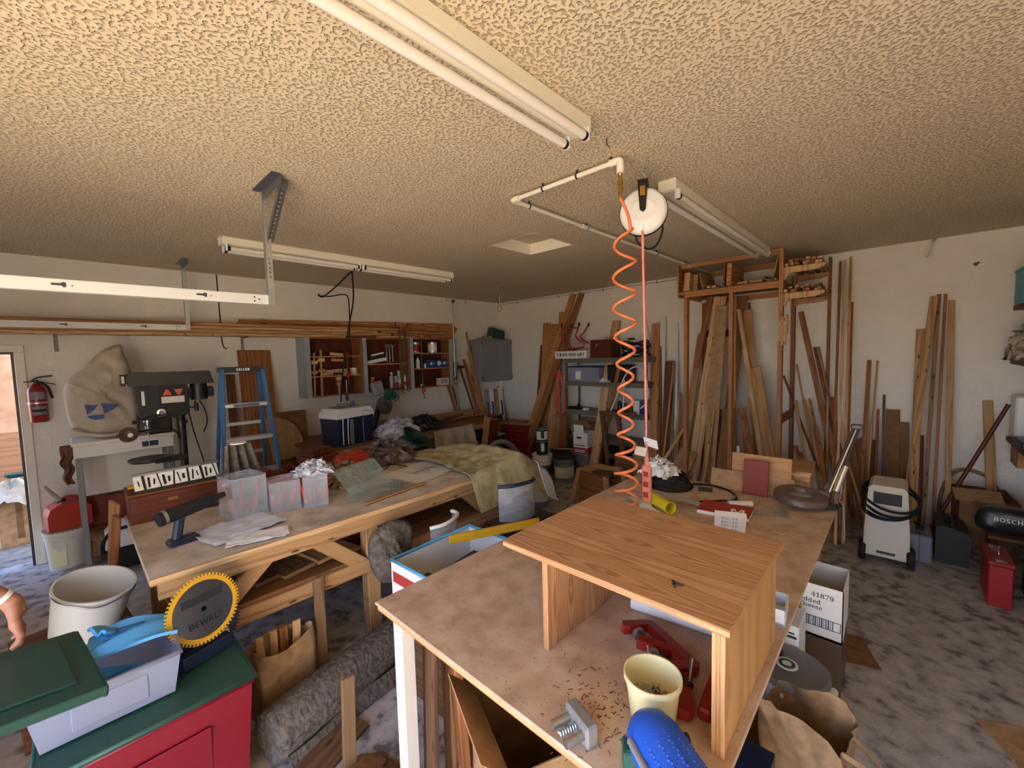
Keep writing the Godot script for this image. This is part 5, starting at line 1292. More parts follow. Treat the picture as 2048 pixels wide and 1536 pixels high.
	part(tub, "rim", B.new().tube(PackedVector3Array([Vector3(-0.3, 0.325, -0.22), Vector3(0.3, 0.325, -0.22), Vector3(0.3, 0.325, 0.22), Vector3(-0.3, 0.325, 0.22)]), 0.011, 8, true), "sky_blue_paper")
	part(tub, "red_band", B.new().bx(Vector3(-0.307, 0.24, 0), Vector3(0.003, 0.06, 0.4)).bx(Vector3(-0.02, 0.24, -0.227), Vector3(0.5, 0.06, 0.003)), "box_red", "faded red stripe")
	solo("crate_stand", "upturned wooden crate under the white plastic crate", "crate", B.new().bx(Vector3(0, 0.2, 0), Vector3(0.56, 0.4, 0.42), 0.006).bx(Vector3(0, 0.41, 0.1), Vector3(0.6, 0.018, 0.1)).bx(Vector3(0, 0.41, -0.1), Vector3(0.6, 0.018, 0.1)), "weathered", Vector3(-4.56, 0, 4.12), 2)
	for k in 3:
		solo("glossy_case", ["glossy black tool case lying in the white crate", "glossy dark brown case standing in the white crate", "black plastic case behind the white crate"][k], "case", B.new().bx(Vector3(0, 0.09, 0), Vector3([0.34, 0.2, 0.5][k], 0.18, [0.3, 0.3, 0.3][k]), 0.03), ["black_plastic", "walnut", "black_paint"][k], [Vector3(-4.44, 0.445, 4.13), Vector3(-4.73, 0.445, 4.12), Vector3(-3.94, 0.56, 4.06)][k], [10, 12, -6][k], "glossy tool cases")
	solo("spirit_level", "yellow spirit level lying across the dark cases", "level", B.new().bx(Vector3.ZERO, Vector3(0.6, 0.05, 0.025), 0.003), "yellow_paint", Vector3(-4.28, 0.79, 4.16), -24)
	solo("case_stack", "tall dark stack of cases under the glossy black case", "case", B.new().bx(Vector3(0, 0.14, 0), Vector3(0.5, 0.27, 0.34), 0.02).bx(Vector3(0, 0.42, 0), Vector3(0.48, 0.27, 0.33), 0.02), "dark_grey", Vector3(-3.94, 0, 4.06), -6)
	for k in 2:
		var o := thing("face_shield", ["clear curved face shield hanging at the bench front", "second clear curved face shield beside the crate"][k], "face shield", [Vector3(-4.42, 0.56, 3.74), Vector3(-3.94, 0.75, 4.0)][k], [25, -10][k], "clear face shields")
		part(o, "visor", B.new().sheet(18, 8, func(u, v): return Vector3(sin((u - 0.5) * 2.6) * 0.16, v * 0.24, cos((u - 0.5) * 2.6) * 0.12), 0.003), "clear_plastic")
		part(o, "brow_band", B.new().tube(spline([Vector3(-0.155, 0.24, 0.03), Vector3(-0.1, 0.25, 0.1), Vector3(0, 0.255, 0.125), Vector3(0.1, 0.25, 0.1), Vector3(0.155, 0.24, 0.03)], 5), 0.013, 8), ["white_plastic", "navy"][k])
	solo("grey_sack", "dusty grey plastic sack hung at the bench post", "sack", cushion([Vector2(-0.12, 0.16), Vector2(0.02, 0.2), Vector2(0.15, 0.14), Vector2(0.16, -0.02), Vector2(0.1, -0.14), Vector2(-0.02, -0.2), Vector2(-0.13, -0.12), Vector2(-0.16, 0.04)], 0.1, 0.05, 81, 0.08, 2.2), "carpet_grey", Vector3(-4.70, 0.64, 3.60), 6)
	# --- between bench and saw table: table saw and a heap of boxes
	var ts := thing("table_saw", "dark cabinet table saw standing behind the bench", "table saw", Vector3(-4.28, 0, 1.86))
	part(ts, "cabinet", B.new().bx(Vector3(0, 0.4, 0), Vector3(0.5, 0.78, 0.46), 0.01), "dark_grey")
	part(ts, "iron_top", B.new().bx(Vector3(0, 0.81, 0), Vector3(0.72, 0.036, 0.62), 0.005), "iron_dark")
	part(ts, "fence_rail", B.new().bx(Vector3(0.05, 0.79, 0.33), Vector3(0.95, 0.04, 0.04), 0.004), "steel")
	part(ts, "rip_fence", B.new().bx(Vector3(0.26, 0.86, 0.0), Vector3(0.06, 0.06, 0.62), 0.004), "aluminium")
	part(ts, "hand_wheel", B.new().lathe(xf(Vector3(0, 0.5, 0.25), 90), [Vector2(0.07, 0), Vector2(0.09, 0), Vector2(0.09, 0.02), Vector2(0.07, 0.02), Vector2(0.07, 0)], 20), "iron_dark")
	var sb2 := [[Vector3(-4.42, 0.83, 1.8), Vector3(0.3, 0.13, 0.22), "brick_red", "rust red wooden box on the table saw", 8], [Vector3(-4.12, 0.83, 1.92), Vector3(0.24, 0.1, 0.2), "orange_plastic", "orange parts box on the table saw", -14], [Vector3(-4.44, 0.962, 1.82), Vector3(0.22, 0.07, 0.16), "walnut", "dark wooden box stacked on the rust red box", 20]]
	for q in sb2:
		var o := thing("parts_box", q[3], "box", q[0], q[4], "boxes on the table saw")
		part(o, "body", B.new().bx(Vector3(0, q[1].y / 2, 0), q[1], 0.005), q[2])
		part(o, "lid", B.new().bx(Vector3(0, q[1].y - 0.008, 0), q[1] * Vector3(1.03, 0, 1.03) + Vector3(0, 0.014, 0), 0.003), q[2])
		part(o, "clasp", B.new().bx(Vector3(0, q[1].y * 0.6, q[1].z / 2 + 0.003), Vector3(0.03, 0.03, 0.006)), "brass")
	solo("black_bin", "black plastic bin standing right of the table saw", "bin", B.new().prism(xf(Vector3(0, 0.42, 0)), PackedVector2Array([Vector2(-0.2, -0.42), Vector2(0.2, -0.42), Vector2(0.26, 0.4), Vector2(-0.26, 0.4)]), 0.46).bx(Vector3(0, 0.83, 0), Vector3(0.56, 0.03, 0.5), 0.008), "black_plastic", Vector3(-3.5, 0, 1.86), -8)
	solo("green_bowl", "dark green glass bowl tipped on the black bin", "bowl", B.new().lathe(xf(Vector3(0, 0.05, 0), 24, 0, -20), [Vector2(0, 0), Vector2(0.06, 0.005), Vector2(0.13, 0.06), Vector2(0.16, 0.12), Vector2(0.155, 0.12), Vector2(0.122, 0.065), Vector2(0.055, 0.012), Vector2(0, 0.008)], 28), "dark_green", Vector3(-3.42, 0.862, 1.92))
	solo("shiny_wrap", "crinkled shiny plastic sheet slumped on the black bin", "plastic wrap", crumple(0.5, 0.4, 0.12, 211, 9.0, 0.09), "clear_plastic", Vector3(-3.62, 0.86, 1.84), 16)
	solo("brown_tarp", "brown canvas bundle at the back of the bench", "bundle", crumple(0.5, 0.3, 0.16, 215, 5.0, 0.08), "brown_metal", Vector3(-4.05, 0.9, 2.46), -6)
	for k in 3:
		solo("paint_tin", ["dull tin of stain on the bench behind the tripod", "short dark tin of stain on the bench", "amber tin of varnish on the bench"][k], "tin", B.new().lathe(Transform3D(), [Vector2(0, 0), Vector2(0.05, 0), Vector2(0.05, 0.11), Vector2(0.053, 0.112), Vector2(0.053, 0.12), Vector2(0.046, 0.118), Vector2(0, 0.114)], 20), ["iron_dark", "walnut", "orange_plastic"][k], Vector3(-4.74 + 0.13 * k, 0.9, 2.54 - 0.05 * k), 0, "stain tins")

# ---------------------------------------------------------------- far wall: lumber, shelves, buckets
func pail(called: String, label: String, at: Vector3, r: float, h: float, m: String, lid: String, band := "", turn := 0.0) -> Node3D:
	var o := thing(called, label, "bucket", at, turn)
	part(o, "body", B.new().lathe(Transform3D(), [Vector2(0, 0), Vector2(r * 0.86, 0), Vector2(r * 0.96, h * 0.74), Vector2(r * 1.03, h * 0.75), Vector2(r * 1.03, h * 0.79), Vector2(r * 0.97, h * 0.8), Vector2(r * 0.98, h * 0.85), Vector2(r * 1.04, h * 0.86), Vector2(r * 1.04, h * 0.9), Vector2(r, h * 0.91), Vector2(r, h), Vector2(r * 0.95, h), Vector2(r * 0.93, h * 0.6), Vector2(0, h * 0.6)], 28), m)
	if lid != "":
		part(o, "lid", B.new().lathe(xf(Vector3(0, h - 0.012, 0)), [Vector2(r * 1.06, 0), Vector2(r * 1.06, 0.02), Vector2(r * 1.0, 0.026), Vector2(r * 0.93, 0.02), Vector2(0, 0.018)], 28), lid)
	if band != "":
		part(o, "label_panel", B.new().lathe(xf(Vector3.ZERO, 0, 0), [Vector2(r * 0.895, h * 0.2), Vector2(r * 0.905, h * 0.21), Vector2(r * 0.958, h * 0.62), Vector2(r * 0.945, h * 0.63)], 28), band)
	part(o, "bail_handle", B.new().tube(spline([Vector3(r * 1.02, h * 0.82, 0), Vector3(r * 0.8, h * 0.62, r * 0.7), Vector3(0, h * 0.5, r * 1.06), Vector3(-r * 0.8, h * 0.62, r * 0.7), Vector3(-r * 1.02, h * 0.82, 0)], 6), 0.003, 6), "steel")
	return o

func far_wall_things() -> void:
	var bd := [
		[-0.3, 1.274, -0.02, 2.45, 1.233, 0.147, 0.038, "fir", "tall fir stud standing beside the chipboard strip"],
		[-0.36, 1.25, -0.07, 2.415, 1.445, 0.198, 0.012, "osb", "chipboard strip standing among the leaning lumber"],
		[-0.34, 1.128, -0.03, 2.059, 1.127, 0.075, 0.02, "weathered", "grey weathered strip at the edge of the leaning lumber"],
		[-0.75, 1.124, -0.02, 2.91, 1.829, 0.11, 0.04, "fir", "longest fir stud leaning steeply across the far wall"],
		[-0.7, 1.194, -0.02, 2.901, 1.997, 0.097, 0.04, "fir_dark", "darker long stud leaning beside the longest stud"],
		[-0.25, 1.508, -0.03, 2.619, 1.574, 0.083, 0.03, "fir", "short fir stud top showing above the chipboard"],
		[-0.55, 1.589, -0.1, 1.826, 1.552, 0.145, 0.025, "pine", "wide pine plank leaning below the white carton"],
		[-0.62, 1.798, -0.45, 0.87, 1.752, 0.158, 0.03, "pine_tan", "tan plank standing behind the green paint can"],
		[-0.6, 1.983, -0.47, 0.867, 1.891, 0.133, 0.03, "fir_dark", "dark knotty plank standing under the orange cord"],
		[-0.95, 2.728, -0.05, 2.381, 2.66, 0.134, 0.038, "pine", "broad knotty pine plank leaning in front of the metal shelves"],
		[-0.62, 2.628, -0.42, 1.67, 2.905, 0.059, 0.02, "fir_dark", "thin brown board leaning behind the broad pine plank"],
		[-0.1, 3.52, -0.02, 2.406, 3.107, 0.071, 0.02, "white_paint", "white painted strip leaning above the coiled cables"],
		[-0.62, 3.506, -0.02, 2.296, 3.301, 0.125, 0.038, "fir", "broad fir plank standing at the end of the metal shelves"],
		[-0.56, 3.56, -0.02, 2.199, 3.364, 0.058, 0.038, "fir_dark", "narrow dark plank behind the broad fir plank"],
		[-0.4, 3.482, -0.02, 2.39, 3.413, 0.091, 0.02, "white_paint", "tall white painted board behind the broad fir plank"],
		[-0.6, 3.645, -0.2, 1.742, 3.581, 0.12, 0.018, "walnut", "dark walnut panel standing between white boards"],
		[-0.45, 3.757, -0.02, 2.274, 3.612, 0.036, 0.02, "white_paint", "slim white painted strip beside the walnut panel"],
		[-0.7, 3.648, -0.24, 1.733, 3.655, 0.025, 0.02, "fir", "thin orange strip leaning on the walnut panel"],
		[-0.45, 3.733, -0.1, 2.649, 4.096, 0.071, 0.02, "fir_dark", "long brown board at the left of the lumber rack"],
		[-0.5, 3.821, -0.16, 2.108, 3.993, 0.093, 0.016, "ply", "tan plywood strip leaning low in the rack"],
		[-0.62, 4.01, -0.3, 2.558, 4.277, 0.143, 0.03, "pine", "long pale pine plank leaning inside the rack"],
		[-0.74, 4.261, -0.4, 2.43, 4.32, 0.141, 0.02, "cardboard", "tall folded cardboard sheet leaning inside the rack"],
		[-0.62, 4.545, -0.34, 2.546, 4.457, 0.028, 0.03, "fir", "slim fir stud standing beside the cardboard sheet"],
		[-0.4, 4.329, -0.18, 2.543, 4.495, 0.116, 0.012, "ply_dark", "dark plywood sheet at the back of the rack"],
		[-0.6, 4.911, -0.42, 2.366, 4.521, 0.047, 0.03, "pine", "pale pine board leaning right in the rack"],
		[-0.48, 4.832, -0.24, 2.366, 4.569, 0.102, 0.016, "ply", "tan plywood board leaning right in the rack"],
		[-0.62, 5.002, -0.45, 1.662, 4.699, 0.135, 0.018, "ply", "short wide plywood panel at the right of the rack"],
		[-0.3, 4.791, -0.12, 2.464, 4.556, 0.025, 0.02, "walnut", "dark walnut strip behind the leaning plywood"],
		[-0.8, 4.409, -0.62, 1.179, 4.474, 0.12, 0.016, "ply_dark", "brown panel offcut low in front of the rack"],
		[-0.95, 4.254, -0.6, 1.149, 4.295, 0.05, 0.03, "pine_tan", "tan stud leaning low in front of the rack"],
		[-1.05, 3.558, -0.45, 0.927, 3.922, 0.036, 0.02, "pine", "short pale strip leaning steeply before the rack"],
		[-0.82, 4.891, -0.6, 1.186, 4.608, 0.075, 0.02, "fir_dark", "short brown board in front of the rack middle post"],
		[-0.92, 3.833, -0.7, 0.603, 4.031, 0.206, 0.008, "cardboard", "torn cardboard sheet standing low in front of the rack"],
		[-0.8, 4.545, -0.66, 0.669, 4.553, 0.042, 0.01, "weathered", "small grey board low in front of the rack"],
		[-1.15, 5.534, -0.02, 2.833, 5.449, 0.023, 0.03, "fir_dark", "tall dark stud leaning right of the rack arms"],
		[-1.2, 5.573, -0.02, 2.84, 5.488, 0.023, 0.03, "pine", "tall pale stud leaning right of the rack arms"],
		[-1.12, 5.625, -0.02, 2.867, 5.539, 0.023, 0.03, "fir", "tall reddish stud leaning next to the pale stud"],
		[-0.7, 5.616, -0.02, 2.372, 5.564, 0.018, 0.02, "fir_dark", "mid height brown strip beside the reddish stud"],
		[-0.35, 5.582, -0.02, 2.307, 5.088, 0.053, 0.03, "fir_dark", "broad brown board leaning left under the rack arms"],
		[-0.3, 5.643, -0.02, 1.882, 5.229, 0.029, 0.02, "walnut", "dark strip leaning left beside the broad brown board"],
		[-0.3, 5.667, -0.05, 1.886, 5.267, 0.025, 0.02, "fir_dark", "brown strip leaning left behind the rack wall post"],
		[-0.35, 5.393, -0.1, 1.684, 5.069, 0.018, 0.02, "pine_tan", "thin tan strip leaning under the rack arms"],
		[-0.4, 5.512, -0.12, 1.548, 4.942, 0.022, 0.02, "walnut", "thin dark strip leaning under the rack arms"],
		[-0.55, 5.488, -0.15, 1.271, 5.155, 0.028, 0.02, "fir", "thin fir stick in the low bundle under the rack arms"],
		[-0.5, 5.501, -0.12, 1.282, 5.206, 0.027, 0.02, "fir_dark", "thin brown stick in the low bundle under the rack arms"],
		[-0.62, 5.348, -0.2, 1.26, 5.08, 0.033, 0.02, "pine_tan", "tan stick in the low bundle by the rack post"],
		[-0.7, 5.359, -0.45, 0.773, 5.128, 0.041, 0.02, "fir_dark", "short brown offcut at the foot of the low bundle"],
		[-0.75, 5.359, -0.55, 0.725, 5.184, 0.044, 0.02, "walnut", "short dark offcut at the foot of the low bundle"],
		[-0.7, 5.8, -0.3, 0.68, 5.574, 0.026, 0.02, "fir", "short fir strip leaning behind the magnifier lamp"],
		[-0.9, 5.676, -0.5, 0.492, 5.594, 0.02, 0.02, "walnut", "short dark strip leaning behind the tall studs"],
		[-0.45, 5.68, -0.1, 0.87, 5.678, 0.024, 0.02, "fir_dark", "brown strip standing left of the white compressor"],
		[-0.5, 5.597, -0.06, 0.846, 5.646, 0.062, 0.012, "ply_dark", "brown plywood strip behind the magnifier lamp arm"],
		[-0.4, 5.707, -0.02, 1.725, 5.723, 0.038, 0.03, "fir_dark", "pair mate dark stud standing behind the compressor"],
		[-0.42, 5.741, -0.02, 1.717, 5.792, 0.019, 0.02, "pine_tan", "thin tan strip standing behind the compressor"],
		[-0.6, 5.749, -0.25, 1.059, 5.77, 0.021, 0.02, "fir", "thin orange strip leaning at the compressor corner"],
		[-0.4, 5.819, -0.05, 1.192, 5.812, 0.023, 0.02, "fir_dark", "brown strip standing next to the mahogany strip"],
		[-0.35, 5.879, -0.02, 1.348, 5.855, 0.021, 0.02, "mahogany", "short mahogany strip standing behind the compressor"],
		[-0.35, 5.954, -0.05, 1.194, 5.931, 0.11, 0.02, "cardboard_dark", "broad brown fibreboard panel behind the compressor"],
		[-0.25, 6.035, -0.02, 1.064, 6.028, 0.064, 0.012, "ply_dark", "plywood panel half hidden behind the fibreboard"],
		[-0.45, 6.104, -0.02, 2.039, 6.116, 0.065, 0.03, "pine_tan", "rustic knotty board with a stepped end by the wall"],
		[-0.4, 6.037, -0.05, 2.359, 6.204, 0.059, 0.02, "pine_tan", "tall rustic board leaning behind the knotty board"],
		[-0.3, 6.16, -0.02, 0.938, 6.157, 0.035, 0.02, "walnut", "dark strip between the rustic boards and the wall"],
		[-0.4, 6.178, -0.02, 2.378, 6.238, 0.033, 0.02, "pine_grey", "tall grey tan strip leaning by the rustic boards"],
		[-0.4, 6.248, -0.02, 2.376, 6.284, 0.025, 0.02, "fir_dark", "tall brown strip leaning beside the grey tan strip"],
		[-0.38, 6.35, -0.02, 2.309, 6.327, 0.045, 0.02, "pine_tan", "wide tan board at the end of the leaning row"],
		[-0.25, 6.657, -0.02, 1.327, 6.597, 0.067, 0.02, "pine_tan", "lone tan board standing near the right corner shelves"],
		[-0.75, 5.518, -0.3, 0.994, 5.293, 0.044, 0.02, "fir_dark", "broad brown offcut in the low bundle behind the lamp"],
		[-0.85, 5.168, -0.6, 0.685, 5.208, 0.054, 0.02, "fir_dark", "stubby brown block at the foot of the rack post"],
		[-0.5, 5.632, -0.1, 1.343, 5.295, 0.038, 0.03, "fir", "long fir board slanting behind the lamp arm"],
		[-0.62, 5.447, -0.1, 1.388, 5.372, 0.024, 0.02, "pine_tan", "straight tan strip behind the lamp arm"],
		[-0.55, 5.609, -0.08, 1.306, 5.415, 0.03, 0.02, "fir_dark", "brown strip slanting behind the tall studs"],
		[-0.55, 5.75, -0.2, 0.85, 5.594, 0.071, 0.014, "ply_dark", "wide brown panel behind the tall studs"],
		[-0.5, 5.7, -0.12, 1.01, 5.716, 0.026, 0.02, "pine_tan", "tan strip beside the thin orange strip"],
		[-0.42, 5.786, -0.12, 0.86, 5.789, 0.039, 0.014, "walnut", "low dark panel behind the compressor top"],
		[-0.62, 3.671, -0.12, 1.321, 3.565, 0.055, 0.03, "fir_dark", "dark stud between the fir plank and the rack"],
		[-0.6, 3.818, -0.15, 1.291, 3.686, 0.047, 0.02, "pine_tan", "tan strip standing before the rack end"],
		[-0.55, 3.772, -0.12, 1.329, 3.781, 0.042, 0.02, "fir", "orange strip standing before the rack end"],
		[-0.78, 4.347, -0.45, 1.132, 4.301, 0.09, 0.02, "walnut", "dark board standing behind the folded cardboard"],
		[-0.86, 4.462, -0.6, 0.73, 4.393, 0.073, 0.012, "ply_dark", "low brown sheet behind the grey board"],
		[-0.58, 4.857, -0.36, 1.287, 4.637, 0.05, 0.02, "fir", "orange board beside the pale pine board"],
		[-0.84, 4.605, -0.7, 0.744, 4.604, 0.035, 0.008, "white_paint", "small white board low in front of the rack"],
		[-0.8, 4.738, -0.6, 0.945, 4.644, 0.054, 0.02, "fir_dark", "brown offcut low beside the middle post"],
	]
	for r in bd:
		board("leaning_board", r[8], Vector3(r[0], 0.008, r[1]), Vector3(r[2], r[3], r[4]), r[5], r[6], r[7], Vector3(-1, 0, 0), "lumber leaning on the far wall")
	# metal shelving
	var s := thing("metal_shelving", "olive grey slotted metal shelving against the far wall", "shelving", Vector3(-0.28, 0, 2.66))
	for q in [-0.7, 0.7]:
		for x in [-0.19, 0.19]:
			var pb := B.new()
			perf(pb, xf(Vector3(x, 0.93, q), 0, 90), 0.036, 1.86, 0.05, 0.007, 0.003)
			perf(pb, xf(Vector3(x + 0.016 * signf(-x), 0.93, q + 0.016 * signf(-q))), 0.036, 1.86, 0.05, 0.007, 0.003)
			part(s, "post", pb, "shelf_olive")
	for y in [0.15, 0.55, 0.97, 1.43, 1.80]:
		part(s, "shelf", B.new().bx(Vector3(0, y, 0), Vector3(0.4, 0.006, 1.42)).bx(Vector3(-0.2, y - 0.03, 0), Vector3(0.004, 0.07, 1.42)).bx(Vector3(0.2, y - 0.03, 0), Vector3(0.004, 0.07, 1.42)).bx(Vector3(0, y - 0.03, -0.71), Vector3(0.4, 0.07, 0.004)).bx(Vector3(0, y - 0.03, 0.71), Vector3(0.4, 0.07, 0.004)), "shelf_olive")
	# top of the shelving
	var wc := thing("flat_carton", "flat white carton with arrows on the shelving top", "carton", Vector3(-0.31, 1.804, 2.07))
	part(wc, "carton", B.new().bx(Vector3(0, 0.06, 0), Vector3(0.36, 0.12, 0.62), 0.002), "white_paper")
	part(wc, "lettering", B.new().text(xf(Vector3(-0.181, 0.06, 0.01), 0, -90), "THIS SIDE UP", 0.05, 0.002, false, true), "ink", "black words THIS SIDE UP")
	for z in [-0.25, -0.2, 0.2, 0.25]:
		part(wc, "arrow", B.new().prism(xf(Vector3(-0.1812, 0.06, z), 0, -90), PackedVector2Array([Vector2(-0.004, -0.035), Vector2(0.004, -0.035), Vector2(0.004, 0.01), Vector2(0.014, 0.01), Vector2(0, 0.035), Vector2(-0.014, 0.01), Vector2(-0.004, 0.01)]), 0.002), "ink", "black up arrow")
	var rf := thing("roller_stand", "upturned red tube stand with a rope roller on the carton", "stand", Vector3(-0.33, 1.93, 2.09))
	for sx in [-1, 1]:
		part(rf, "side_tube", B.new().tube(spline([Vector3(sx * 0.13, 0.42, -0.2), Vector3(sx * 0.1, 0.36, -0.22), Vector3(sx * 0.06, 0.2, -0.24), Vector3(sx * 0.04, 0.02, -0.1), Vector3(sx * 0.05, 0.05, 0.0)], 6), 0.012, 8), "red_paint")
		part(rf, "leg_tube", B.new().tube(spline([Vector3(sx * 0.13, 0.41, 0.14), Vector3(sx * 0.1, 0.3, 0.08), Vector3(sx * 0.06, 0.22, 0.03), Vector3(sx * 0.05, 0.1, 0.2)], 6), 0.012, 8), "red_paint")
		part(rf, "rubber_foot", B.new().cyl(Vector3(sx * 0.13, 0.4, -0.2), Vector3(sx * 0.14, 0.45, -0.19), 0.016, 10), "black_rubber")
		part(rf, "rubber_foot", B.new().cyl(Vector3(sx * 0.13, 0.39, 0.14), Vector3(sx * 0.14, 0.44, 0.15), 0.016, 10), "black_rubber")
	part(rf, "crossbar", B.new().cyl(Vector3(-0.12, 0.36, -0.2), Vector3(-0.12, 0.36, 0.1), 0.011, 8), "red_paint")
	part(rf, "crossbar", B.new().tube(spline([Vector3(-0.05, 0.02, -0.15), Vector3(-0.08, 0.014, 0.0), Vector3(-0.05, 0.06, 0.18)], 6), 0.012, 8), "red_paint")
	part(rf, "roller", B.new().cyl(Vector3(-0.06, 0.14, -0.05), Vector3(-0.06, 0.13, 0.1), 0.035, 14), "canvas")
	var wb := thing("wooden_case", "reddish brown wooden case with wire handle on the shelving", "case", Vector3(-0.30, 1.804, 2.60), 0)
	part(wb, "body", B.new().bx(Vector3(0, 0.14, 0), Vector3(0.3, 0.28, 0.36), 0.005), "mahogany")
	part(wb, "lid_line", B.new().bx(Vector3(0, 0.2, 0), Vector3(0.302, 0.006, 0.362)), "walnut")
	part(wb, "clasp", B.new().prism(xf(Vector3(-0.151, 0.2, -0.06), 0, -90), PackedVector2Array([Vector2(-0.018, 0.018), Vector2(0.018, 0.018), Vector2(0.01, -0.012), Vector2(0, -0.022), Vector2(-0.01, -0.012)]), 0.004), "brass")
	part(wb, "handle", B.new().tube(spline([Vector3(-0.05, 0.285, 0.03), Vector3(-0.05, 0.31, 0.04), Vector3(-0.05, 0.315, 0.08), Vector3(-0.05, 0.285, 0.1)], 5), 0.005, 8), "brass")
	var cc := thing("cable_coil", "heap of coiled black cables on the shelving top", "cable", Vector3(-0.28, 1.804, 3.1))
	for k in 9:
		var lp := []
		for i in 10:
			var a := TAU * i / 10
			lp.append(Vector3(0.13 * cos(a) * (1.0 + 0.1 * sin(k * 3.0)), 0.025 + 0.024 * k + 0.025 * sin(a * 2.0 + k * 1.3), (0.2 + 0.02 * sin(k * 2.0)) * sin(a)))
		part(cc, "loop", B.new().tube(spline(lp, 4, true), 0.009, 8, true), "black_rubber")
	part(cc, "plug", B.new().bx(Vector3(-0.1, 0.27, -0.02), Vector3(0.05, 0.03, 0.1), 0.008), "black_plastic")
	# second shelf: clear bin, black cases
	var cbn := thing("storage_bin", "clear plastic storage bin with blue rim on the second shelf", "bin", Vector3(-0.3, 1.434, 2.3))
	for q in [-1, 1]:
		part(cbn, "wall", B.new().bx(Vector3(q * 0.16, 0.11, 0), Vector3(0.004, 0.22, 0.56)), "frosted_plastic")
		part(cbn, "wall", B.new().bx(Vector3(0, 0.11, q * 0.28), Vector3(0.32, 0.22, 0.004)), "frosted_plastic")
	part(cbn, "base", B.new().bx(Vector3(0, 0.004, 0), Vector3(0.32, 0.006, 0.56)), "frosted_plastic")
	part(cbn, "lid", B.new().bx(Vector3(0, 0.232, 0), Vector3(0.35, 0.02, 0.6), 0.006), "blue_label")
	part(cbn, "paper_label", B.new().bx(Vector3(-0.164, 0.1, -0.1), Vector3(0.002, 0.13, 0.1)), "white_paper")
	for k in 4:
		solo("bin_content", ["grey tool lying inside the clear storage bin", "dark tool inside the clear storage bin", "white bag inside the clear storage bin", "black box inside the clear storage bin"][k], "tool", B.new().bx(Vector3(0, 0.04, 0), Vector3(0.2, 0.08 + 0.02 * k, 0.1), 0.015), ["mid_grey", "dark_grey", "white_plastic", "black_plastic"][k], Vector3(-0.3, 1.443, 2.1 + 0.13 * k), 0, "things in the storage bin")
	solo("black_case", "black tool case standing on the second shelf", "case", B.new().bx(Vector3(0, 0.13, 0), Vector3(0.3, 0.26, 0.34), 0.02).bx(Vector3(-0.155, 0.13, 0), Vector3(0.02, 0.05, 0.1), 0.006), "black_plastic", Vector3(-0.27, 1.434, 2.86))
	solo("folded_rag", "small white rag on the second shelf edge", "rag", crumple(0.12, 0.1, 0.05, 91, 5.0, 0.02), "white_paper", Vector3(-0.42, 1.434, 2.64))
	# third shelf
	solo("hand_plane", "black hand plane lying on the third shelf", "plane", B.new().bx(Vector3(0, 0.02, 0), Vector3(0.07, 0.04, 0.24), 0.01).bx(Vector3(0, 0.06, 0.06), Vector3(0.03, 0.06, 0.04), 0.01), "black_paint", Vector3(-0.36, 0.974, 2.06), 12)
	solo("tape_roll", "white tape roll lying on the third shelf", "tape", B.new().lathe(Transform3D(), [Vector2(0.03, 0), Vector2(0.055, 0), Vector2(0.055, 0.03), Vector2(0.03, 0.03), Vector2(0.03, 0)], 20), "wax_white", Vector3(-0.4, 0.974, 2.3))
	for k in 3:
		bottle("dark_bottle", ["black bottle standing on the third shelf", "short black bottle on the third shelf", "brown bottle on the third shelf"][k], Vector3(-0.33, 0.974, 2.86 + 0.09 * k), 0.035, 0.2 - 0.03 * k, ["black_plastic", "dark_grey", "walnut"][k], "white_plastic")
	var bc := thing("blue_carton", "white and blue carton on the third shelf", "carton", Vector3(-0.33, 0.974, 3.22))
	part(bc, "carton", B.new().bx(Vector3(0, 0.1, 0), Vector3(0.16, 0.2, 0.2), 0.002), "white_paper")
	part(bc, "print", B.new().bx(Vector3(-0.0805, 0.1, 0.05), Vector3(0.002, 0.2, 0.1)), "blue_label", "blue printed half")
	solo("white_tubing", "loop of white plastic tubing draped down the shelving", "tubing", B.new().tube(spline([Vector3(-0.55, 0.98, 2.82), Vector3(-0.54, 1.25, 2.93), Vector3(-0.52, 1.55, 3.06), Vector3(-0.52, 1.67, 3.2), Vector3(-0.52, 1.63, 3.33), Vector3(-0.53, 1.45, 3.39), Vector3(-0.54, 1.2, 3.4), Vector3(-0.54, 1.08, 3.3)], 8), 0.011, 8), "white_plastic")
	solo("white_rod", "short white plastic rod standing against the third shelf", "rod", B.new().cyl(Vector3(0, 0, 0), Vector3(0.0, 0.5, 0.03), 0.01, 8), "white_plastic", Vector3(-0.54, 0.98, 3.02))
	# orange extension cord hung at the shelf end
	var ec := thing("extension_cord", "bundled orange extension cord hung from the shelving end", "cord", Vector3(-0.56, 1.62, 1.93))
	for k in 8:
		var w := 0.10 - 0.008 * k
		var lp := []
		for i in 12:
			var a := TAU * i / 12
			lp.append(Vector3(-0.02 - 0.012 * (k % 3) + 0.01 * sin(a * 3.0 + k), -0.34 + 0.34 * cos(a) - 0.02 * (k % 4), w * sin(a) * (0.75 - 0.35 * cos(a)) * 1.4 + 0.006 * k - 0.02))
		part(ec, "loop", B.new().tube(spline(lp, 4, true), 0.007, 6, true), "orange_cord")
	part(ec, "wrap", B.new().cyl(Vector3(-0.03, -0.1, -0.035), Vector3(-0.03, -0.06, 0.03), 0.03, 12), "orange_cord")
	# under the shelves
	var ob := cardbox("open_box", "open brown cardboard box on the lowest shelf", Vector3(-0.34, 0.556, 2.24), 4, Vector3(0.3, 0.2, 0.34), "cardboard")
	ob.set_meta("group", "boxes under the shelving")
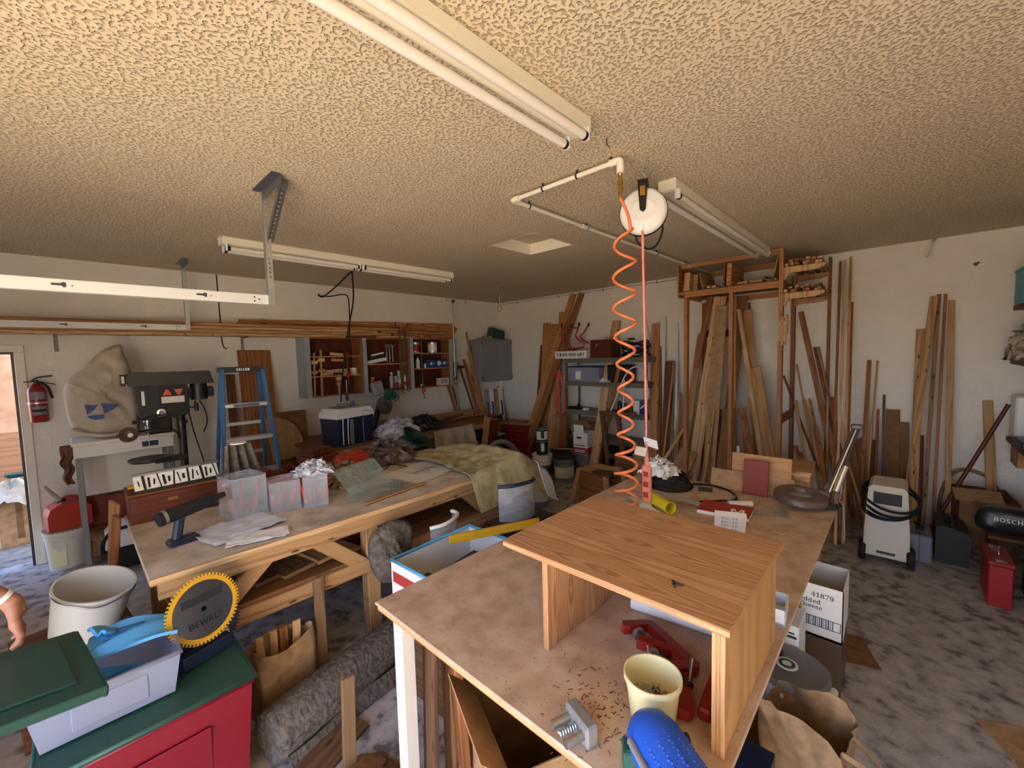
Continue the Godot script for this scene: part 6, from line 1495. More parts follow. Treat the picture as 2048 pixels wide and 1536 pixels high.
	solo("grey_tray", "speckled grey plastic tray hanging out of the lowest shelf", "tray", B.new().box(xf(Vector3(0, 0.1, 0), 0, 0, 12), Vector3(0.32, 0.2, 0.4), 0.02), "dark_grey", Vector3(-0.36, 0.34, 1.98))
	pail("grey_bucket", "small grey bucket under the red printed carton", Vector3(-0.72, 0, 2.46), 0.14, 0.33, "bucket_grey", "bucket_grey")
	var wcb := thing("printed_carton_box", "white carton with red printing on the small grey bucket", "carton", Vector3(-0.70, 0.346, 2.45), 6)
	part(wcb, "body", B.new().bx(Vector3(0, 0.17, 0), Vector3(0.24, 0.34, 0.24), 0.003), "white_paper")
	part(wcb, "top_flap", B.new().box(xf(Vector3(-0.11, 0.39, -0.03), 0, 0, 8), Vector3(0.004, 0.13, 0.16)), "white_paper")
	part(wcb, "hand_hole", B.new().bx(Vector3(-0.1215, 0.26, -0.02), Vector3(0.002, 0.03, 0.08)), "ink")
	part(wcb, "red_band", B.new().bx(Vector3(-0.1215, 0.06, 0), Vector3(0.002, 0.1, 0.236)).bx(Vector3(0, 0.06, 0.1215), Vector3(0.236, 0.1, 0.002)), "box_red", "red printed band")
	for k in 3:
		part(wcb, "print_line", B.new().bx(Vector3(-0.1225, [0.145, 0.07, 0.045][k], -0.01), Vector3(0.002, 0.014, 0.18)), ["box_red", "white_paper", "white_paper"][k])
	# buckets in front
	pail("white_bucket", "white five gallon bucket with blue label under paint cans", Vector3(-1.23, 0, 2.05), 0.15, 0.37, "white_plastic", "white_plastic", "blue_label")
	for k in 2:
		var o := can("gallon_can", ["dark green and white paint can on the white bucket", "green topped white paint can on top of the stack"][k], Vector3(-1.23, 0.386 + 0.196 * k, 2.05), 0.085, 0.19, ["ink", "dark_green"][k], ["dark_green", "white_paper"][k], "paint can", "galvanised", "stacked paint cans")
		part(o, "stripe", B.new().box(xf(Vector3(-0.062, 0.11, 0.062), 0, -45), Vector3(0.05, 0.12, 0.003)), ["white_paper", "dark_green"][k])
	pail("grey_bucket", "tall slate grey bucket with black lid on the floor", Vector3(-1.12, 0, 2.37), 0.155, 0.37, "bucket_grey", "black_plastic", "offwhite_paper")
	pail("grey_bucket", "grey bucket with a brown lid beside the tarpaulin", Vector3(-2.12, 0, 2.70), 0.15, 0.37, "bucket_grey", "lid_brown", "offwhite_paper")
	pail("black_bucket", "black bucket behind the white bucket", Vector3(-0.78, 0, 2.05), 0.15, 0.36, "black_plastic", "black_plastic")
	board("mixing_stick", "pale stick lying across the black bucket", Vector3(-0.9, 0.39, 1.82), Vector3(-0.72, 0.39, 2.3), 0.035, 0.012, "pine_pale", Vector3(0, 1, 0), "", "stick")
	# weathered frame, black box, cardboard, rustic wooden horse
	var wf := thing("weathered_frame", "weathered grey wooden frame leaning by the shelving", "frame", Vector3(-0.86, 0, 2.98))
	for q in [[Vector3(0.14, 1.02, -0.2), Vector3(-0.12, 0.03, 0.08)], [Vector3(0.14, 1.02, 0.06), Vector3(-0.12, 0.03, 0.34)]]:
		part(wf, "stile", B.new().bar(q[0], q[1], 0.07, 0.03, Vector3(-1, 0, 0), 0.003), "weathered")
	part(wf, "rail", B.new().bar(Vector3(0.14, 1.0, -0.23), Vector3(0.14, 1.02, 0.34), 0.06, 0.034, Vector3(-1, 0, 0), 0.003), "weathered")
	part(wf, "rail", B.new().bar(Vector3(-0.02, 0.42, -0.02), Vector3(-0.02, 0.42, 0.22), 0.06, 0.028, Vector3(-1, 0, 0), 0.003), "weathered")
	solo("black_crate", "black plastic crate on the floor behind the weathered frame", "crate", B.new().bx(Vector3(0, 0.22, 0), Vector3(0.3, 0.44, 0.4), 0.015).bx(Vector3(-0.155, 0.4, 0), Vector3(0.012, 0.04, 0.36)), "black_plastic", Vector3(-0.45, 0, 2.9))
	board("cardboard_piece", "brown cardboard piece leaning on the weathered frame", Vector3(-1.05, 0.01, 3.28), Vector3(-0.9, 0.45, 3.22), 0.26, 0.006, "cardboard_dark", Vector3(-1, 0, 0), "", "cardboard")
	board("cardboard_piece", "second brown cardboard piece beside the broad fir plank", Vector3(-0.98, 0.01, 3.5), Vector3(-0.8, 0.5, 3.40), 0.2, 0.006, "cardboard", Vector3(-1, 0, 0), "", "cardboard")
	var hz := thing("rustic_bench", "rustic wooden box bench standing by the table end", "bench", Vector3(-1.62, 0, 3.30), -12)
	part(hz, "top_board", B.new().bx(Vector3(0, 0.44, -0.11), Vector3(0.34, 0.03, 0.2), 0.004), "pine_tan")
	part(hz, "top_board", B.new().bx(Vector3(0.0, 0.44, 0.14), Vector3(0.34, 0.03, 0.26), 0.004), "weathered")
	part(hz, "top_cleat", B.new().box(xf(Vector3(0.03, 0.475, 0.08), 0, 20), Vector3(0.08, 0.04, 0.36), 0.004), "pine_tan")
	part(hz, "front_panel", B.new().bx(Vector3(-0.15, 0.21, 0.02), Vector3(0.025, 0.42, 0.48), 0.003), "fir_dark")
	for q in [-1, 1]:
		part(hz, "leg", B.new().bar(Vector3(-0.15, 0.43, q * 0.22), Vector3(-0.2, 0.0, q * 0.3), 0.07, 0.035, Vector3(-1, 0, 0), 0.003), "pine_tan")
		part(hz, "leg", B.new().bar(Vector3(0.15, 0.43, q * 0.22), Vector3(0.2, 0.0, q * 0.28), 0.07, 0.035, Vector3(-1, 0, 0), 0.003), "pine_tan")
	# --- far corner: tube cartons, sander, red chest, vacuum
	var tc := ["white_paper", "frame_grey", "white_paper", "pine_tan", "white_paper"]
	for k in 5:
		var o := thing("tube_carton", ["white tube carton leaning under the grey cabinet", "grey tube carton leaning under the grey cabinet", "second white tube carton with blue print under the cabinet", "brown board leaning among the tube cartons", "slim white tube carton beside the corner strip"][k], "carton", Vector3(-0.76 + 0.125 * k, 0.0, 0.34), 0, "tube cartons under the grey cabinet")
		part(o, "carton", B.new().box(xf(Vector3(0.02, 0.62, -0.12), -11, 0, -6), Vector3(0.1, 1.26 - 0.03 * (k % 2), 0.09), 0.003), tc[k])
		if k != 3:
			part(o, "print", B.new().box(xf(Vector3(0.045, 0.85, -0.117), -11, 0, -6), Vector3(0.05, 0.3, 0.004)), ["ink_grey", "ink_grey", "blue_label", "ink", "blue_label"][k], "printed panel")
	board("corner_strip", "fir strip standing right of the tube cartons", Vector3(-0.08, 0, 0.4), Vector3(-0.16, 1.27, 0.06), 0.06, 0.02, "fir", Vector3(0, 0, 1))
	var sa := thing("disc_sander", "green belt and disc sander on its stand", "sander", Vector3(-1.28, 0, 0.86))
	part(sa, "stand", B.new().prism(xf(Vector3(0.06, 0.25, 0)), PackedVector2Array([Vector2(-0.26, -0.25), Vector2(0.26, -0.25), Vector2(0.16, 0.25), Vector2(-0.16, 0.25)]), 0.34), "machine_green")
	part(sa, "motor", B.new().cyl(Vector3(0.02, 0.64, -0.2), Vector3(0.02, 0.64, 0.02), 0.1, 20), "machine_green")
	part(sa, "disc", B.new().cyl(Vector3(0.02, 0.68, 0.03), Vector3(0.02, 0.68, 0.05), 0.13, 28), "iron_dark")
	part(sa, "abrasive", B.new().cyl(Vector3(0.02, 0.68, 0.05), Vector3(0.02, 0.68, 0.054), 0.12, 28), "canvas")
	part(sa, "disc_hub", B.new().cyl(Vector3(0.02, 0.68, 0.054), Vector3(0.02, 0.68, 0.058), 0.035, 16), "brown_metal")
	part(sa, "disc_table", B.new().box(xf(Vector3(0.06, 0.56, 0.16), 6), Vector3(0.36, 0.02, 0.18), 0.003), "steel")
	part(sa, "belt_arm", B.new().bar(Vector3(0.06, 0.72, -0.1), Vector3(0.5, 0.78, -0.1), 0.08, 0.12, Vector3(0, 1, 0), 0.012), "machine_green")
	part(sa, "side_table", B.new().box(xf(Vector3(-0.22, 0.70, 0.0), 0, 20), Vector3(0.3, 0.02, 0.14), 0.003), "steel")
	part(sa, "cord", B.new().tube(spline([Vector3(-0.3, 0.66, 0.1), Vector3(-0.36, 0.55, 0.14), Vector3(-0.28, 0.45, 0.2), Vector3(-0.2, 0.5, 0.2)], 6), 0.008, 8), "white_plastic")
	var rc := thing("red_tool_chest", "dark red tool chest with a cardboard lid by the far wall", "tool chest", Vector3(-0.52, 0, 0.98), 0)
	part(rc, "body", B.new().bx(Vector3(0, 0.36, 0), Vector3(0.42, 0.6, 0.6), 0.008), "clamp_red")
	for k in 3:
		part(rc, "drawer", B.new().bx(Vector3(-0.214, 0.18 + 0.17 * k, 0), Vector3(0.012, 0.15, 0.55), 0.003), "clamp_red")
		part(rc, "drawer_pull", B.new().bx(Vector3(-0.225, 0.22 + 0.17 * k, 0), Vector3(0.012, 0.012, 0.4), 0.003), "steel")
	for q in [-1, 1]:
		part(rc, "wheel", B.new().cyl(Vector3(-0.12, 0.04, q * 0.24), Vector3(-0.07, 0.04, q * 0.24), 0.04, 14), "black_rubber")
		part(rc, "wheel", B.new().cyl(Vector3(0.1, 0.04, q * 0.24), Vector3(0.15, 0.04, q * 0.24), 0.04, 14), "black_rubber")
	solo("board_lid", "tan cardboard lying on the red tool chest", "cardboard", B.new().bx(Vector3(0, 0.006, 0), Vector3(0.5, 0.012, 0.62)).bx(Vector3(-0.06, 0.02, 0.02), Vector3(0.24, 0.016, 0.3)), "cardboard", Vector3(-0.54, 0.661, 0.98), 14)
	var hw := thing("hand_truck_wheel", "spoked black wheel leaning by the red chest", "wheel", Vector3(-1.0, 0.14, 1.28), 20)
	part(hw, "tyre", B.new().lathe(xf(Vector3.ZERO, 90), [Vector2(0.11, -0.02), Vector2(0.13, -0.025), Vector2(0.14, 0.0), Vector2(0.13, 0.025), Vector2(0.11, 0.02), Vector2(0.11, -0.02)], 28), "black_rubber")
	for k in 5:
		part(hw, "spoke", B.new().box(xf(Vector3(cos(TAU * k / 5) * 0.055, sin(TAU * k / 5) * 0.055, 0), 0, 0, 360.0 * k / 5), Vector3(0.11, 0.03, 0.015), 0.004), "mid_grey")
	var sv := thing("shop_vacuum", "black shop vacuum with a grey hose beside the sander", "vacuum", Vector3(-1.95, 0, 1.76))
	part(sv, "tank", B.new().lathe(Transform3D(), [Vector2(0, 0.02), Vector2(0.19, 0.02), Vector2(0.21, 0.36), Vector2(0.2, 0.38), Vector2(0, 0.38)], 24), "black_plastic")
	part(sv, "motor_head", B.new().lathe(xf(Vector3(0, 0.38, 0)), [Vector2(0.2, 0), Vector2(0.19, 0.08), Vector2(0.13, 0.15), Vector2(0.12, 0.2), Vector2(0, 0.2)], 24), "black_plastic")
	part(sv, "cap", B.new().cyl(Vector3(0, 0.575, 0), Vector3(0, 0.6, 0), 0.11, 20), "dark_grey")
	part(sv, "hose", B.new().tube(spline([Vector3(-0.22, 0.25, 0.08), Vector3(-0.26, 0.45, 0.08), Vector3(-0.14, 0.64, 0.1), Vector3(0.06, 0.66, 0.12), Vector3(0.24, 0.55, 0.14), Vector3(0.34, 0.38, 0.2)], 8), 0.035, 12), "mid_grey")

# ---------------------------------------------------------------- timber rack
func rack_things() -> void:
	var r := thing("lumber_rack", "tall fir lumber rack with curved arms reaching the ceiling", "rack", Vector3(0, 0, 0))
	for z in [4.035, 4.545]:
		part(r, "front_post", B.new().bx(Vector3(-0.8, 1.265, z), Vector3(0.089, 2.53, 0.038), 0.003), "fir")
	part(r, "front_post", B.new().bx(Vector3(-0.8, H / 2, 5.03), Vector3(0.089, H - 0.004, 0.038), 0.003), "fir")
	for z in [4.0, 5.02]:
		part(r, "rear_post", B.new().bx(Vector3(-0.055, 1.26, z), Vector3(0.089, 2.52, 0.038), 0.003), "fir_dark")
	part(r, "wall_post", B.new().bx(Vector3(-0.03, 1.45, 5.36), Vector3(0.038, 2.9, 0.03), 0.003), "fir_dark")
	part(r, "shelf_rail", B.new().bx(Vector3(-0.8, 2.562, 4.53), Vector3(0.038, 0.064, 1.04), 0.003), "fir")
	part(r, "shelf_rail", B.new().bx(Vector3(-0.03, 2.54, 4.53), Vector3(0.038, 0.064, 1.04), 0.003), "fir")
	part(r, "top_rail", B.new().bx(Vector3(-0.8, 2.905, 4.5), Vector3(0.038, 0.05, 1.04), 0.003), "fir")
	part(r, "top_rail", B.new().bx(Vector3(-0.03, 2.895, 4.5), Vector3(0.038, 0.06, 1.04), 0.003), "fir")
	part(r, "deck", B.new().bx(Vector3(-0.415, 2.60, 4.48), Vector3(0.79, 0.014, 1.1), 0.001), "ply_dark")
	part(r, "end_panel", B.new().bx(Vector3(-0.43, 2.73, 3.945), Vector3(0.82, 0.38, 0.016), 0.002), "fir")
	part(r, "end_ledge", B.new().bx(Vector3(-0.43, 2.58, 3.98), Vector3(0.8, 0.03, 0.08), 0.002), "fir")
	part(r, "side_rail", B.new().bx(Vector3(-0.43, 1.10, 5.03), Vector3(0.68, 0.089, 0.034), 0.003), "fir_dark")
	part(r, "rear_rail", B.new().bx(Vector3(-0.02, 2.1, 4.2), Vector3(0.036, 0.089, 0.45), 0.003), "mahogany")
	part(r, "side_rail", B.new().bx(Vector3(-0.43, 2.50, 5.03), Vector3(0.68, 0.089, 0.034), 0.003), "fir_dark")
	var arm := PackedVector2Array([Vector2(0, -0.10), Vector2(0.02, -0.10), Vector2(0.035, -0.06), Vector2(0.07, -0.035), Vector2(0.28, -0.03), Vector2(0.34, -0.012), Vector2(0.36, 0.012), Vector2(0.345, 0.028), Vector2(0, 0.028)])
	for y in [2.70, 2.43]:
		part(r, "arm", B.new().prism(xf(Vector3(-0.80, y, 5.045), 0, -90), arm, 0.036), "pine")
		part(r, "arm", B.new().prism(xf(Vector3(-0.07, y, 5.0), 0, -90), arm, 0.036), "pine_tan")
	part(r, "tool_block", B.new().bx(Vector3(-0.865, 2.06, 5.055), Vector3(0.05, 0.3, 0.07), 0.004).bx(Vector3(-0.87, 2.13, 5.095), Vector3(0.04, 0.2, 0.02), 0.004), "pine")
	# short sticks lying on the arms
	var tones := ["pine_pale", "pine_tan", "fir", "fir_dark", "pine", "walnut", "fir"]
	var words := ["pale", "tan", "orange", "dark brown", "honey coloured", "walnut", "reddish", "second pale", "second tan"]
	for y in 2:
		for k in 9:
			var z := 5.085 + 0.034 * k
			var l := 0.86 + 0.1 * sin(k * 2.3 + y)
			var yy: float = [2.728, 2.458][y] + 0.014
			var tilt := 0.02 * sin(k * 1.9)
			board("arm_stick", words[k] + " stick of the bottom layer on the " + ["upper", "lower"][y] + " rack arms", Vector3(-0.45 - l / 2, yy, z + tilt), Vector3(-0.45 + minf(l / 2, 0.43), yy, z - tilt), 0.03, 0.026, tones[k % 7], Vector3(0, 1, 0), "sticks on the rack arms", "stick")
		for k in 6:
			var z := 5.10 + 0.048 * k
			var yy: float = [2.728, 2.458][y] + 0.043
			board("arm_stick", words[(k * 2 + y + 1) % 7] + " stick laid crosswise on top of the " + ["upper", "lower"][y] + " arm pile", Vector3(-0.93 + 0.03 * (k % 3), yy + 0.006 * (k % 2), z + 0.03), Vector3(-0.1 - 0.06 * (k % 4), yy + 0.02, z - 0.02), 0.034, 0.022, tones[(k * 2 + y + 1) % 7], Vector3(0, 1, 0), "sticks on the rack arms", "stick")
	# offcuts stored on the deck
	var dk := [[Vector3(-0.70, 2.61, 4.03), Vector3(-0.70, 2.83, 4.05), 0.22, 0.07, "pine", "thick pale block standing at the left end of the rack deck"], [Vector3(-0.55, 2.61, 4.1), Vector3(-0.55, 2.81, 4.11), 0.3, 0.05, "pine_tan", "tan block standing behind the pale block on the rack deck"], [Vector3(-0.6, 2.61, 4.24), Vector3(-0.6, 2.80, 4.20), 0.5, 0.012, "pine_tan", "thin board slanted on the rack deck"], [Vector3(-0.55, 2.61, 4.45), Vector3(-0.55, 2.91, 4.47), 0.5, 0.016, "ply_dark", "tall plywood square standing on the rack deck"], [Vector3(-0.6, 2.61, 4.52), Vector3(-0.6, 2.86, 4.53), 0.5, 0.05, "fir", "reddish plank block standing on the rack deck"], [Vector3(-0.5, 2.61, 4.93), Vector3(-0.5, 2.90, 4.99), 0.5, 0.014, "ply", "plywood offcut leaning by the right rack post"]]
	for d in dk:
		board("deck_block", d[5], d[0], d[1], d[2], d[3], d[4], Vector3(0, 0, -1), "offcuts on the rack deck", "wood block")
	var dk2 := [[4.30, 0.04, "pine_pale", "pale strip lying on the rack deck"], [4.36, 0.05, "pine", "honey strip lying on the rack deck"], [4.66, 0.1, "fir", "flat fir offcut lying on the rack deck"], [4.80, 0.12, "pine_tan", "flat tan offcut lying on the rack deck"]]
	for d in dk2:
		board("deck_strip", d[3], Vector3(-0.84, 2.622, d[0]), Vector3(-0.1, 2.622, d[0] + 0.03), d[1], 0.024, d[2], Vector3(0, 1, 0), "offcuts on the rack deck", "strip")
	board("deck_strip", "long thin strip slanting off the rack deck", Vector3(-0.95, 2.60, 5.0), Vector3(-0.2, 2.74, 4.75), 0.03, 0.012, "pine_tan", Vector3(0, 1, 0), "offcuts on the rack deck", "strip")

# ---------------------------------------------------------------- the big table and what lies on it
func c_clamp(label: String, at: Vector3, turn: float, s: float) -> void:
	var o := thing("cast_clamp", label, "clamp", at, turn, "red clamps inside the oak carcass")
	var fr := PackedVector2Array([Vector2(-0.1, 0), Vector2(0.1, 0), Vector2(0.115, 0.015), Vector2(0.115, 0.12), Vector2(0.1, 0.13), Vector2(0.085, 0.13), Vector2(0.085, 0.11), Vector2(0.09, 0.035), Vector2(-0.08, 0.035), Vector2(-0.085, 0.09), Vector2(-0.115, 0.1), Vector2(-0.115, 0.015)])
	for i in fr.size():
		fr[i] *= s
	part(o, "frame", B.new().prism(xf(Vector3(0, 0.016, 0), -78), fr, 0.028 * s), "clamp_red")
	part(o, "screw", B.new().cyl(Vector3(-0.16 * s, 0.03, -0.085 * s), Vector3(0.07 * s, 0.03, -0.085 * s), 0.011 * s, 12), "iron_dark")
	part(o, "swivel_pad", B.new().cyl(Vector3(0.06 * s, 0.03, -0.085 * s), Vector3(0.075 * s, 0.03, -0.085 * s), 0.02 * s, 12), "steel")
	part(o, "tommy_bar", B.new().cyl(Vector3(-0.15 * s, 0.0, -0.085 * s), Vector3(-0.15 * s, 0.1 * s, -0.07 * s), 0.005, 8), "steel")

func upright() -> B:
	var b := B.new()
	b.ga = 1
	return b

func table_things() -> void:
	var t := thing("assembly_table", "large hardboard topped assembly table", "table", Vector3(-4.06, 0, 5.09))
	part(t, "top", B.new().bx(Vector3(0, 0.894, 0), Vector3(2.40, 0.012, 1.27), 0.003), "hardboard")
	part(t, "core", B.new().bx(Vector3(0, 0.876, 0), Vector3(2.385, 0.023, 1.255), 0.002), "pine_pale")
	for s in [-1, 1]:
		part(t, "apron", B.new().bx(Vector3(0, 0.81, s * 0.58), Vector3(2.2, 0.1, 0.036), 0.003), "pine_tan")
		part(t, "end_apron", B.new().bx(Vector3(s * 1.09, 0.81, 0), Vector3(0.036, 0.1, 1.12), 0.003), "pine_tan")
	part(t, "front_leg", B.new().bx(Vector3(-1.13, 0.432, -0.54), Vector3(0.06, 0.864, 0.06), 0.004), "white_paint", "scuffed white painted leg")
	for q in [Vector2(-1.13, 0.52), Vector2(1.08, -0.52), Vector2(1.08, 0.52)]:
		part(t, "leg", B.new().bx(Vector3(q.x, 0.432, q.y), Vector3(0.088, 0.864, 0.088), 0.004), "pine_tan")
	part(t, "lower_shelf", B.new().bx(Vector3(0.2, 0.16, 0), Vector3(1.9, 0.02, 1.0), 0.002), "ply_dark")
	for z in [-0.46, 0.46]:
		part(t, "shelf_rail", B.new().bx(Vector3(0.1, 0.13, z), Vector3(2.1, 0.06, 0.036), 0.003), "pine_tan")
	# oak carcass
	var o := thing("oak_carcass", "oak veneered cabinet carcass standing open on the table", "cabinet", Vector3(-5.025, 0.9, 5.0), 0)
	part(o, "top_panel", B.new().bx(Vector3(0.29, 0.32, 0.345), Vector3(0.60, 0.02, 0.74), 0.002), "oak")
	part(o, "end_panel", upright().bx(Vector3(0.275, 0.155, 0.692), Vector3(0.55, 0.31, 0.02), 0.002), "oak_light", "golden oak end panel")
	part(o, "front_edge", B.new().bx(Vector3(-0.004, 0.155, 0.69), Vector3(0.01, 0.31, 0.03), 0.001), "oak")
	part(o, "left_panel", upright().bx(Vector3(0.28, 0.155, 0.15), Vector3(0.55, 0.31, 0.02), 0.002), "oak")
	part(o, "back_rail", B.new().bx(Vector3(0.55, 0.27, 0.42), Vector3(0.018, 0.08, 0.52), 0.001), "oak")
	for k in 2:
		var s := thing("wood_screw", ["small black screw lying on the oak top", "second black screw crossing the first on the oak top"][k], "screw", Vector3(-4.935 + 0.012 * k, 1.236, 5.545 + 0.008 * k), 30 + 70 * k, "screws on the oak top")
		part(s, "shank", B.new().cyl(Vector3(-0.012, 0, 0), Vector3(0.014, 0, 0), 0.0022, 8), "black_paint")
		part(s, "head", B.new().cyl(Vector3(0.013, 0, 0), Vector3(0.017, 0, 0), 0.005, 10), "iron_dark")
	# inside the carcass: white tube, red clamps
	solo("paper_tube", "white cardboard tube lying inside the oak carcass", "tube", B.new().cyl(Vector3(0, 0.032, 0), Vector3(0.05, 0.032, 0.36), 0.031, 20), "white_paper", Vector3(-4.62, 0.9, 5.26))
	solo("shop_towel", "white shop towel crumpled behind the white tube", "towel", crumple(0.2, 0.18, 0.07, 101, 6.0, 0.03), "white_paper", Vector3(-4.47, 0.9, 5.36))
	c_clamp("red cast iron clamp lying nearest the white tube", Vector3(-4.74, 0.9, 5.47), 62, 1.05)
	c_clamp("red cast iron clamp lying behind the cream cup", Vector3(-4.87, 0.9, 5.56), 28, 1.1)
	solo("clamp_jaw", "red painted clamp bar lying along the oak end panel", "clamp", B.new().box(xf(Vector3(0, 0.018, 0), 0, 10), Vector3(0.26, 0.034, 0.034), 0.006).box(xf(Vector3(0.11, 0.05, 0.0), 0, 10), Vector3(0.03, 0.07, 0.03), 0.006), "clamp_red", Vector3(-4.83, 0.9, 5.62), -4)
	# cup of nails
	var cup := thing("nail_cup", "cream plastic cup of nails on the table", "cup", Vector3(-5.03, 0.9, 5.525))
	part(cup, "cup", B.new().lathe(Transform3D(), [Vector2(0, 0.001), Vector2(0.056, 0.001), Vector2(0.058, 0.006), Vector2(0.07, 0.108), Vector2(0.075, 0.11), Vector2(0.075, 0.124), Vector2(0.071, 0.124), Vector2(0.068, 0.108), Vector2(0.055, 0.01), Vector2(0, 0.008)], 36), "cream_plastic")
	var rg := RandomNumberGenerator.new()
	rg.seed = 12
	var nb := B.new()
	for k in 130:
		var a := rg.randf() * TAU
		var r := sqrt(rg.randf()) * 0.045
		var c := Vector3(cos(a) * r, 0.012 + rg.randf() * 0.05, sin(a) * r)
		var d := Vector3(rg.randf_range(-1, 1), rg.randf_range(-0.35, 0.5), rg.randf_range(-1, 1)).normalized() * 0.016
		nb.cyl(c - d, c + d, 0.0012, 5)
	var nails := solo("nails", "heap of small steel nails filling the cream cup", "nails", nb, "steel", Vector3(-5.03, 0.9, 5.525))
	nails.set_meta("kind", "stuff")
	for k in 3:
		var s := thing("long_nail", ["long bright nail leaning up beside the cream cup", "second long nail propped beside the cream cup", "dull long nail lying beside the cream cup"][k], "nail", [Vector3(-4.96, 0.9, 5.47), Vector3(-4.93, 0.9, 5.46), Vector3(-4.98, 0.902, 5.43)][k], 0, "long nails by the cup")
		var a: Vector3 = [Vector3(0, 0.002, 0), Vector3(0, 0.002, 0.02), Vector3(-0.045, 0.003, 0.05)][k]
		var b: Vector3 = [Vector3(0.02, 0.075, -0.03), Vector3(0.02, 0.1, -0.005), Vector3(0.03, 0.004, -0.03)][k]
		part(s, "shank", B.new().cyl(a, b, 0.002, 8), ["steel", "steel", "iron_dark"][k])
		part(s, "head", B.new().cyl(b, b + (b - a).normalized() * 0.002, 0.005, 10), ["steel", "steel", "iron_dark"][k])
	var sv := B.new()
	for k in 150:
		var p := Vector3(rg.randfn() * 0.085, 0.0015, rg.randfn() * 0.075)
		var a := rg.randf() * PI
		var l := rg.randf_range(0.004, 0.016)
		sv.box(xf(p, 0, rad_to_deg(a), rg.randf_range(-6, 6)), Vector3(l, 0.0012, 0.0016))
	var sh := solo("wood_slivers", "scatter of brown wood slivers on the table beside the cup", "wood slivers", sv, "sawdust", Vector3(-5.09, 0.9, 5.40))
	sh.set_meta("kind", "stuff")
	# blue ribbed tool body, green tipped blocks, steel vice head at the near edge
	var bl := thing("blue_grinder", "blue dimpled plastic tool lying on the table edge", "power tool", Vector3(-5.19, 0.968, 5.635), 0)
	var ax := Transform3D(Basis(Vector3(0, 1, 0), Vector3(-0.56, 0.06, 0.83).normalized(), Vector3(0, 1, 0).cross(Vector3(-0.56, 0.06, 0.83)).normalized() * -1.0), Vector3(0.04, 0, -0.06)).orthonormalized()
	var pf := []
	for k in 14:
		var q := k / 13.0
		var rr := 0.068 * sqrt(maxf(0.0, 1.0 - pow(1.0 - minf(q * 2.6, 1.0), 2.2))) * (1.0 - 0.1 * q)
		pf.append(Vector2(rr + (0.0015 if k % 2 == 0 and k > 0 else 0.0), -0.05 + 0.25 * q))
	pf.append(Vector2(0, 0.2))
	part(bl, "shell", B.new().lathe(ax, pf, 28), "blue_plastic")
	var dm := B.new()
	for i in 9:
		for j in 14:
			var a := -PI * 0.5 + PI * i / 8.0 + (0.05 if j % 2 else 0.0)
			var yy := 0.055 + 0.0085 * j
			var p := Vector3(cos(a) * 0.0625, yy, sin(a) * 0.0625)
			dm.sphere(ax * p, Vector3.ONE * 0.0042, 6)
	part(bl, "grip_dimples", dm, "blue_plastic").set_meta("kind", "stuff")
	part(bl, "knob", B.new().cyl(ax * Vector3(0.0, 0.03, -0.06), ax * Vector3(0.0, 0.03, -0.08), 0.012, 14), "black_plastic")
	part(bl, "grey_trim", B.new().tube(PackedVector3Array([ax * Vector3(0.02, 0.02, 0.064), ax * Vector3(0.02, 0.1, 0.066), ax * Vector3(0.015, 0.19, 0.061)]), 0.009, 8), "mid_grey")
	for k in 2:
		solo("pine_block", ["tan block with green edges beside the blue tool", "second green edged block beside the blue tool"][k], "block", B.new().box(xf(Vector3(0, 0.03, 0), 0, 34, 0), Vector3(0.05, 0.06, 0.03), 0.004).box(xf(Vector3(0, 0.061, 0), 0, 34, 0), Vector3(0.036, 0.004, 0.018)), ["machine_green", "machine_green"][k], Vector3(-5.20 + 0.03 * k, 0.9, 5.545 + 0.05 * k), 0, "green edged blocks")
	var vc := thing("edge_clamp", "grey steel clamp head with screws at the table edge", "clamp", Vector3(-5.20, 0.9, 5.41), -20)
	part(vc, "jaw", B.new().bx(Vector3(0.0, 0.03, 0), Vector3(0.035, 0.06, 0.1), 0.005), "mid_grey")
	part(vc, "guide_rod", B.new().cyl(Vector3(-0.07, 0.03, -0.03), Vector3(0.0, 0.03, -0.03), 0.011, 14), "steel")
	part(vc, "guide_rod", B.new().cyl(Vector3(-0.07, 0.03, 0.03), Vector3(0.0, 0.03, 0.03), 0.011, 14), "steel")
	var thr := B.new()
	for k in 9:
		thr.lathe(xf(Vector3(-0.068 + 0.0075 * k, 0.03, 0), 0, 0, -90), [Vector2(0.007, 0), Vector2(0.0095, 0.002), Vector2(0.007, 0.0075)], 12)
	part(vc, "screw", thr, "steel")
	# mint box
	cardbox("mint_box", "small open mint coloured box behind the oak end panel", Vector3(-4.32, 0.9, 5.67), 6, Vector3(0.13, 0.06, 0.08), "tarp_white", false)
	# --- middle and far part of the top
	var yt := thing("yellow_duct", "short corrugated yellow plastic duct lying on the table", "duct", Vector3(-3.56, 0.937, 4.93), 0)
	var yp := []
	for k in 21:
		yp.append(Vector2(0.034 + (0.003 if k % 2 == 0 else 0.0), 0.01 * k))
	for k in 21:
		yp.append(Vector2(0.031 + (0.003 if k % 2 == 0 else 0.0), 0.2 - 0.01 * k))
	part(yt, "pipe", B.new().lathe(Transform3D(Basis(Vector3(0, 1, 0), Vector3(-0.55, 0, 0.83), Vector3(0.83, 0, 0.55)).orthonormalized(), Vector3(0.05, 0, -0.1)), yp, 24), "yellow_plastic")
	var ds := thing("glass_dish", "clear round glass dish on a white paper", "dish", Vector3(-3.56, 0.902, 4.74))
	part(ds, "dish", B.new().lathe(Transform3D(), [Vector2(0, 0.002), Vector2(0.045, 0.002), Vector2(0.06, 0.018), Vector2(0.056, 0.018), Vector2(0.043, 0.006), Vector2(0, 0.006)], 24), "glass_pane")
